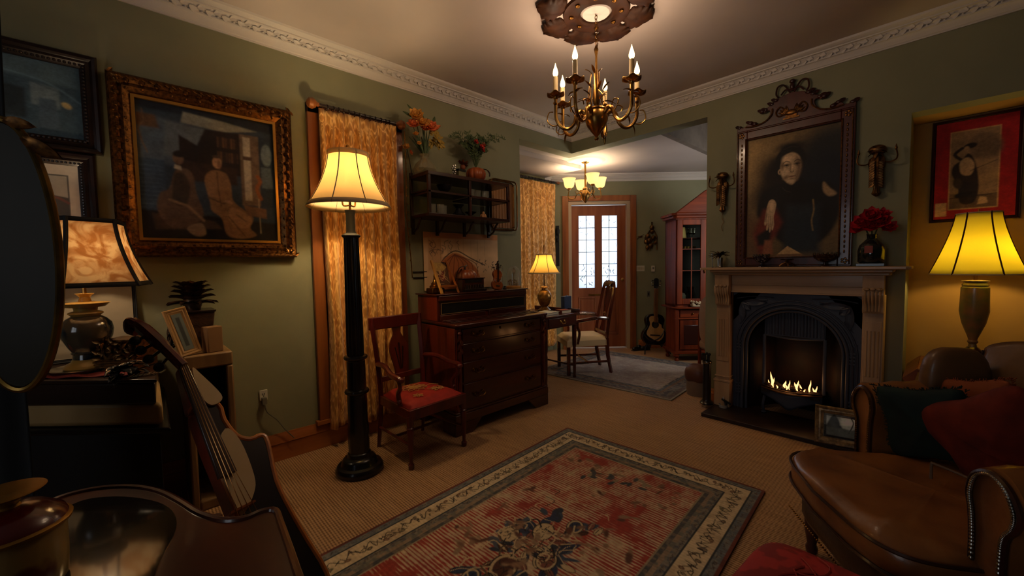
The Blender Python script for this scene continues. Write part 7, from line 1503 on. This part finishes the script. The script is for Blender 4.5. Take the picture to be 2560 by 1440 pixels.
# crumpled cellophane and metal bits
m = MB(); rs = random.Random(50)
for k in range(30): m.leaf((rs.uniform(-.03, .03), rs.uniform(-.02, .02), .002+rs.uniform(0, .045)), (rs.uniform(-1, 1), rs.uniform(-1, 0), rs.uniform(-.3, 1)), .04, .03, .8)
tag(m.build('crumpled_foil', mat('foil', '8a8c90', .12, metal=.9)), 'crumpled silver foil on the case top in front of the pegbox', 'foil', None, (*at(318, 940, z=CT).xy, CT+.004))
m = MB()
for k in range(9): m.bar((-.04+.012*k, .0, .004), (-.02+.012*k, .05, .006), .006, .003)
tag(m.build('metal_clip', M_silver), 'small bright metal clips lying beside the crumpled foil', 'clips', None, (*at(352, 944, z=CT).xy, CT+.002))
p = (*at(150, 905, z=CT).xy, CT+.001); m = MB().leaf((0, 0, .004), (-1, .2, .1), .08, .05, .2).leaf((0, 0, .006), (-.6, .8, .2), .07, .05, .3).leaf((0, 0, .006), (-.5, -.7, .1), .06, .04, .2); tag(m.build('dried_leaf', mat('tan_leaf', '8a6436', .7)), 'dried tan leaf lying at the left of the lamp foot', 'leaf', None, p)

# wood cabinet with dark opening on which the pot stands
wc = thing('wooden_cabinet', 'small light wood cabinet with dark open front in the left wall corner behind cello', 'cabinet', (.262, 2.64, 0)); M_lw = wood('light_oak', '8a6a44', '765838', .5, .1, 'z')
x0, x1, y0, y1, h_ = -.098, .098, -.15, .16, .785
MB().box(x0, x1, y0, y1, h_-.07, h_).box(x0, x0+.03, y0, y1, 0, h_-.07).box(x1-.03, x1, y0, y1, 0, h_-.07).box(x0+.03, x1-.03, y0, y1, 0, .05).box(x0+.03, x1-.03, y1-.02, y1, .05, h_-.07).build('carcass', M_lw, wc, bevel=.008)
MB().box(x0+.031, x1-.031, y1-.03, y1-.021, .05, h_-.07).box(x0+.03, x0+.034, y0+.02, y1-.03, .05, h_-.07).box(x1-.034, x1-.03, y0+.02, y1-.03, .05, h_-.07).build('shade_lining', M_int, wc)  # dark sheets stand for the shade inside the open front
pt = thing('carved_planter', 'dark square pot holding a carved brown leafy artichoke head on the wooden cabinet', 'planter', (.225, 2.67, h_))
def frus(m, a, b, z0, z1): return m.add([(-a, -a, z0), (a, -a, z0), (a, a, z0), (-a, a, z0), (-b, -b, z1), (b, -b, z1), (b, b, z1), (-b, b, z1)], [(3,2,1,0),(4,5,6,7),(0,1,5,4),(1,2,6,5),(2,3,7,6),(3,0,4,7)])
frus(MB(), .06, .082, 0, .20).build('pot', mat('brown_pot', '4a2e1c', .5, c2='33200f', scale=24, bump=.3), pt, bevel=.004); frus(MB(), .085, .089, .20, .212).build('rim', M_dark, pt, bevel=.003)
m = MB()
for l in range(5):
    for k in range(9-l):
        a = 2*math.pi*k/(9-l)+l*.4; m.leaf((.025*math.cos(a), .025*math.sin(a), .235+.02*l), (math.cos(a), math.sin(a), .7+.5*l), .075-.004*l, .055, .6, th=.008, n=7, tip=.7)
m.ball((0, 0, .25), (.04, .04, .06), 8).tube([(0, 0, .2), (0, 0, .25)], .02).build('carved_leaves', mat('carved_walnut', '4c3020', .4, c2='342014', scale=20, coat=.2), pt)
m = MB(); rs = random.Random(9)
for k in range(26): m.leaf((-.085+rs.uniform(-.008, .008), -.02+rs.uniform(-.05, .05), .17-.006*k), (-1, rs.uniform(-.6, .2), -.6), .045, .018, .9)
m.build('carved_fringe', M_dark, pt)
f, ow, oh, b = frame_thing('picture_frame', 'small pale wood frame with a dark upright slot leaning in front of the carved pot', 'picture frame', .092, .235, .026, .012, [mat('pale_frame', '9a7446', .5)], (.195, 2.52, h_+.004), R(14), tilt=-R(7))
f.rotation_euler = (-R(10), -R(12), R(14)); painted('print', f, ow, oh, 20, 60, '5e6460', [('p', '2c3030', [(.3, .5), (.7, .5), (.7, oh/ow*.9), (.3, oh/ow*.9)], .1)]).location = (0, -.006, b)
# papers beside
tag(MB().box(-.035, .035, -.03, .03, 0, .13).build('paper_stack', mat('kraft_paper', '7a5836', .8), bevel=.004), 'brown paper packet tucked between the small frame and the carved pot', 'packet', None, (.285, 2.55, h_), R(20))

# ---- stringed instrument leaning on the case (cello shape)
NUT = at(457, 915, h=1.44); FBE = at(568, 1190, h=1.31); Lax = (FBE-NUT); Lfb = Lax.length; Lax.normalize()
wtry = rth*.53+fwh*.85; Wv = (wtry-Lax*wtry.dot(Lax)).normalized(); Nv = Wv.cross(Lax)
if Nv.dot(CP-NUT) < 0: Nv = -Nv
ce_ = thing('cello', 'dark stringed instrument with cream plate and orange-brown edge leaning on the black cabinet', 'cello', tuple(NUT))
PO = NUT-Nv*.02              # the soundboard plane lies a little behind the strings
def onp(px, py):
    r = FV + RV*((px-1280)/FPX) - UV*((py-720)/FPX); t = (PO-CP).dot(Nv)/r.dot(Nv); q = CP+r*t-NUT; return (q.dot(Lax), q.dot(Wv))
def C3(l, s_, n_): v = Lax*l+Wv*s_+Nv*n_; return (v.x, v.y, v.z)
def plate(m, pts, n0, n1): 
    n = len(pts); return m.add([C3(l, s_, n0) for l, s_ in pts]+[C3(l, s_, n1) for l, s_ in pts], [tuple(range(n)), tuple(range(2*n-1, n-1, -1))]+[(i, i+n, (i+1) % n+n, (i+1) % n) for i in range(n)])
body = smooth([onp(*p) for p in ((492, 1010), (545, 1012), (560, 1050), (590, 1088), (625, 1098), (652, 1088), (668, 1104), (690, 1200), (725, 1275), (765, 1345), (815, 1430), (835, 1520), (800, 1610), (720, 1640), (640, 1590), (600, 1480), (612, 1390), (598, 1300), (560, 1200), (515, 1090))], 3, True)
plate(MB(), body, -.12, -.026).build('ribs', wood('cello_rib', '8a2c18', '64200f', .25, .6, 'z'), ce_, ang=50)
plate(MB(), body, -.026, -.018).build('top_plate', mat('cello_black', '0c0a0e', .2, coat=.7), ce_, ang=50)
MB().tube([C3(l, s_, -.020) for l, s_ in body], .0085, 8, True).build('edging', wood('cello_edge', 'b8702f', '94521f', .3, .5, 'z'), ce_)
plate(MB(), smooth([onp(*p) for p in ((560, 1075), (598, 1105), (632, 1190), (632, 1235), (604, 1290), (585, 1262), (540, 1150))], 4, True), -.018, -.008).build('cream_plate', mat('cream_plate', 'a8906c', .35, coat=.3), ce_)
plate(MB(), smooth([onp(*p) for p in ((478, 925), (500, 940), (550, 990), (545, 1010), (520, 1015), (495, 985))], 4, True), -.016, -.006).build('cream_shoulder', mat('cream_plate', 'a8906c', .35, coat=.3), ce_)
def slab(m, l0, l1, w0, w1, a0, a1, b0, b1):
    return m.add([C3(l0, -w0, a0), C3(l0, w0, a0), C3(l1, w1, b0), C3(l1, -w1, b0), C3(l0, -w0, a1), C3(l0, w0, a1), C3(l1, w1, b1), C3(l1, -w1, b1)], [(3,2,1,0),(4,5,6,7),(0,1,5,4),(1,2,6,5),(2,3,7,6),(3,0,4,7)])
slab(MB(), 0, .16, .014, .018, -.045, -.006, -.09, -.006).build('neck', wood('cello_rib', '8a2c18', '64200f', .25, .6, 'z'), ce_, bevel=.006)
slab(MB(), 0, Lfb, .014, .027, -.006, .006, -.006, .014).build('fingerboard', mat('ebony', '33201a', .3, coat=.4), ce_, bevel=.003)
hd = [NUT, at(420, 878, h=1.44), at(385, 845, h=1.45), at(350, 815, h=1.46), at(335, 806, h=1.48)]; hd = [tuple(p-NUT) for p in hd]
MB().tube(smooth(hd, 4), [.018]*6+[.022]*6+[.019]*5, 8).build('pegbox', M_red, ce_)
MB().tube(smooth([tuple(at(x, y, h=1.46)-NUT) for x, y in ((345, 812), (322, 802), (322, 825), (340, 832))], 4), .013, 8).build('scroll', M_red, ce_)
for (a0, b0) in (((372, 838), (338, 852)), ((392, 856), (352, 876)), ((408, 872), (372, 898)), ((425, 888), (398, 918))):
    q0 = at(*a0, h=1.45)-NUT; q1 = at(*b0, h=1.42)-NUT; MB().tube([tuple(q0), tuple(q1)], [.006, .005], 6).ball(tuple(q1), (.017, .015, .017), 7).build('peg', M_blackm, ce_)
for k in range(4):
    s_ = -.0085+.0057*k; e1 = onp(598+9*k, 1296); MB().tube([C3(-.01, s_*.8, .004), C3(0, s_, .010), C3(Lfb, s_*2.0, .024), C3(e1[0], e1[1]*.3+s_*2.6, .03), C3(Lfb+.22, s_*1.5, .0)], .0013, 4).build('string', mat('string_bronze', 'a8743e', .3, metal=.8), ce_)
slab(MB(), Lfb+.115, Lfb+.122, .035, .038, -.018, .028, -.018, .026).build('bridge', M_pinez, ce_); slab(MB(), Lfb+.19, Lfb+.33, .024, .016, -.01, .004, -.012, .0).build('tailpiece', M_blackm, ce_, bevel=.002)

# ---- low kidney-shaped table with inset glass, lidded jar on it
TZ2 = .52; kp = [(60, 1290), (130, 1248), (200, 1226), (270, 1215), (340, 1214), (400, 1226), (450, 1250), (500, 1280), (560, 1297), (615, 1292), (655, 1276), (690, 1272), (703, 1300), (728, 1370), (752, 1440), (800, 1560), (700, 1800), (350, 1900), (40, 1800), (-120, 1500), (-40, 1350)]
kp3 = [at(px, py, z=TZ2) for px, py in kp]; k2 = smooth([(p.x, p.y) for p in kp3], 4, True); cxk = sum(p[0] for p in k2)/len(k2); cyk = sum(p[1] for p in k2)/len(k2)
kt = thing('kidney_table', 'low brown wooden table with wavy edge and dark inset glass, bottom left', 'table', (cxk, cyk, 0)); loc2 = [(x-cxk, y-cyk) for x, y in k2]
M_kt = mat('table_walnut', '4a2114', .28, c2='34170e', scale=7, stretch=(1, .3, 1), detail=8, coat=.4)
MB().prism(loc2, TZ2-.03, TZ2-.004, 'xy').build('table_top', M_kt, kt, bevel=.006)
m = MB(); m.tube([(x*.99, y*.99, TZ2-.004) for x, y in loc2], .009, 8, True).build('raised_rim', M_kt, kt)
gp3 = [at(px, py, z=TZ2) for px, py in [(130, 1300), (200, 1252), (290, 1240), (380, 1250), (430, 1275), (440, 1320), (400, 1400), (360, 1500), (250, 1700), (60, 1700), (20, 1450)]]; g2 = smooth([(p.x-cxk, p.y-cyk) for p in gp3], 4, True)
MB().prism(g2, TZ2-.004, TZ2-.001, 'xy').build('inset_glass', mat('dark_table_glass', '15110f', .06, coat=.5), kt)
for k in range(4):
    a = k*math.pi/2+.6; MB().tube([(.16*math.cos(a), .16*math.sin(a), 0), (.13*math.cos(a), .13*math.sin(a), TZ2-.03)], [.012, .02], 8).build('leg', M_kt, kt)
jc = at(20, 1330, z=TZ2+.13); jc = Vector((jc.x, jc.y, 0))
jr = thing('lidded_jar', 'round lidded jar with red and gold lid and cream body, bottom left corner', 'jar', (jc.x, jc.y, TZ2-.001)); jk = jc.dot(fwh)/FPX*1.0
M_jar = mat('cream_crackle', '8f7440', .35, c2='5c2416', scale=7, lo=.56, hi=.62, coat=.5); M_jl = mat('red_lacquer', '4a0c0a', .25, coat=.6); M_jg = mat('old_gold', '8a6424', .4, metal=.6)
r_ = .092
MB().lathe([(r_*.85, 0), (r_*.9, .008), (r_*.93, .06), (r_*.93, .11), (r_*.92, .135)], n=40).build('body', M_jar, jr); 
ld = MB().lathe([(r_, .137), (r_*.92, .155), (r_*.6, .178), (r_*.28, .186)], n=40).build('lid', M_jl, jr); MB().lathe([(r_*.93, .130), (r_*1.03, .134), (r_*1.04, .140), (r_*.98, .144)], n=40).build('gold_rim', M_jg, jr); MB().lathe([(r_*.26, .184), (r_*.2, .19), (r_*.25, .2), (r_*.6, .214), (r_*.66, .218), (r_*.6, .220), (.0, .212)], n=32).build('lid_knob', M_jg, ld)

# ---- dark door edge and the tall oval gilt-rimmed mirror hanging from it
def sight(px, py, h): return at(px, py, h=h)
def drape(u, v):
    t = 1-v; edge = 40-34*min(1, t*2.4)-10*t; px = edge-520*(1-u); p = sight(px, 300, 1.02); f_ = .012*math.sin(u*34)
    return (p.x+fwh.x*f_, p.y+fwh.y*f_, .02+(CZ-.04)*v)
tag(MB().grid(drape, 60, 30).build('dark_drape', mat('black_velvet', '08080a', .9), solid=.004, ang=180), 'black drape hanging at the far left edge above the oval mirror', 'drape')
mc = sight(22, 642, .93); mr = thing('oval_mirror', 'tall oval mirror with thin gilt rim at the left picture edge', 'mirror', tuple(mc), YAW-R(90)+R(8))
km = .93/FPX; ra_, rb_ = 106*km, 338*km
MB().lathe([(0, 0), (1, 0), (1, .012), (.0, .016)][::-1], n=56, axis='y')
m = MB(); m.M = Matrix.Diagonal((ra_, 1, rb_, 1)); m.lathe([(0, .0), (.97, .0), (.97, .012), (0, .012)], n=56, axis='y'); m.build('glass', mat('antique_mirror', '261f0e', .42, c2='1c170c', scale=3, spec=.1), mr)
MB().tube([(ra_*math.cos(t), .004, rb_*math.sin(t)) for t in [i*math.pi/32 for i in range(64)]], .008, 8, True).build('gilt_rim', mat('gilt_rim', '8a682c', .3, metal=.9, c2='4a3a1c', scale=9), mr)
hg = MB().leaf((ra_*.55, -.004, rb_*.86), (1, 0, -.75), .07, .03, .4, up=(0, -1, 0), th=.004).leaf((ra_*.2, -.004, rb_*.98), (1, 0, -.2), .05, .025, .3, up=(0, -1, 0), th=.004); hg.build('rim_ornament', M_gilt, mr)
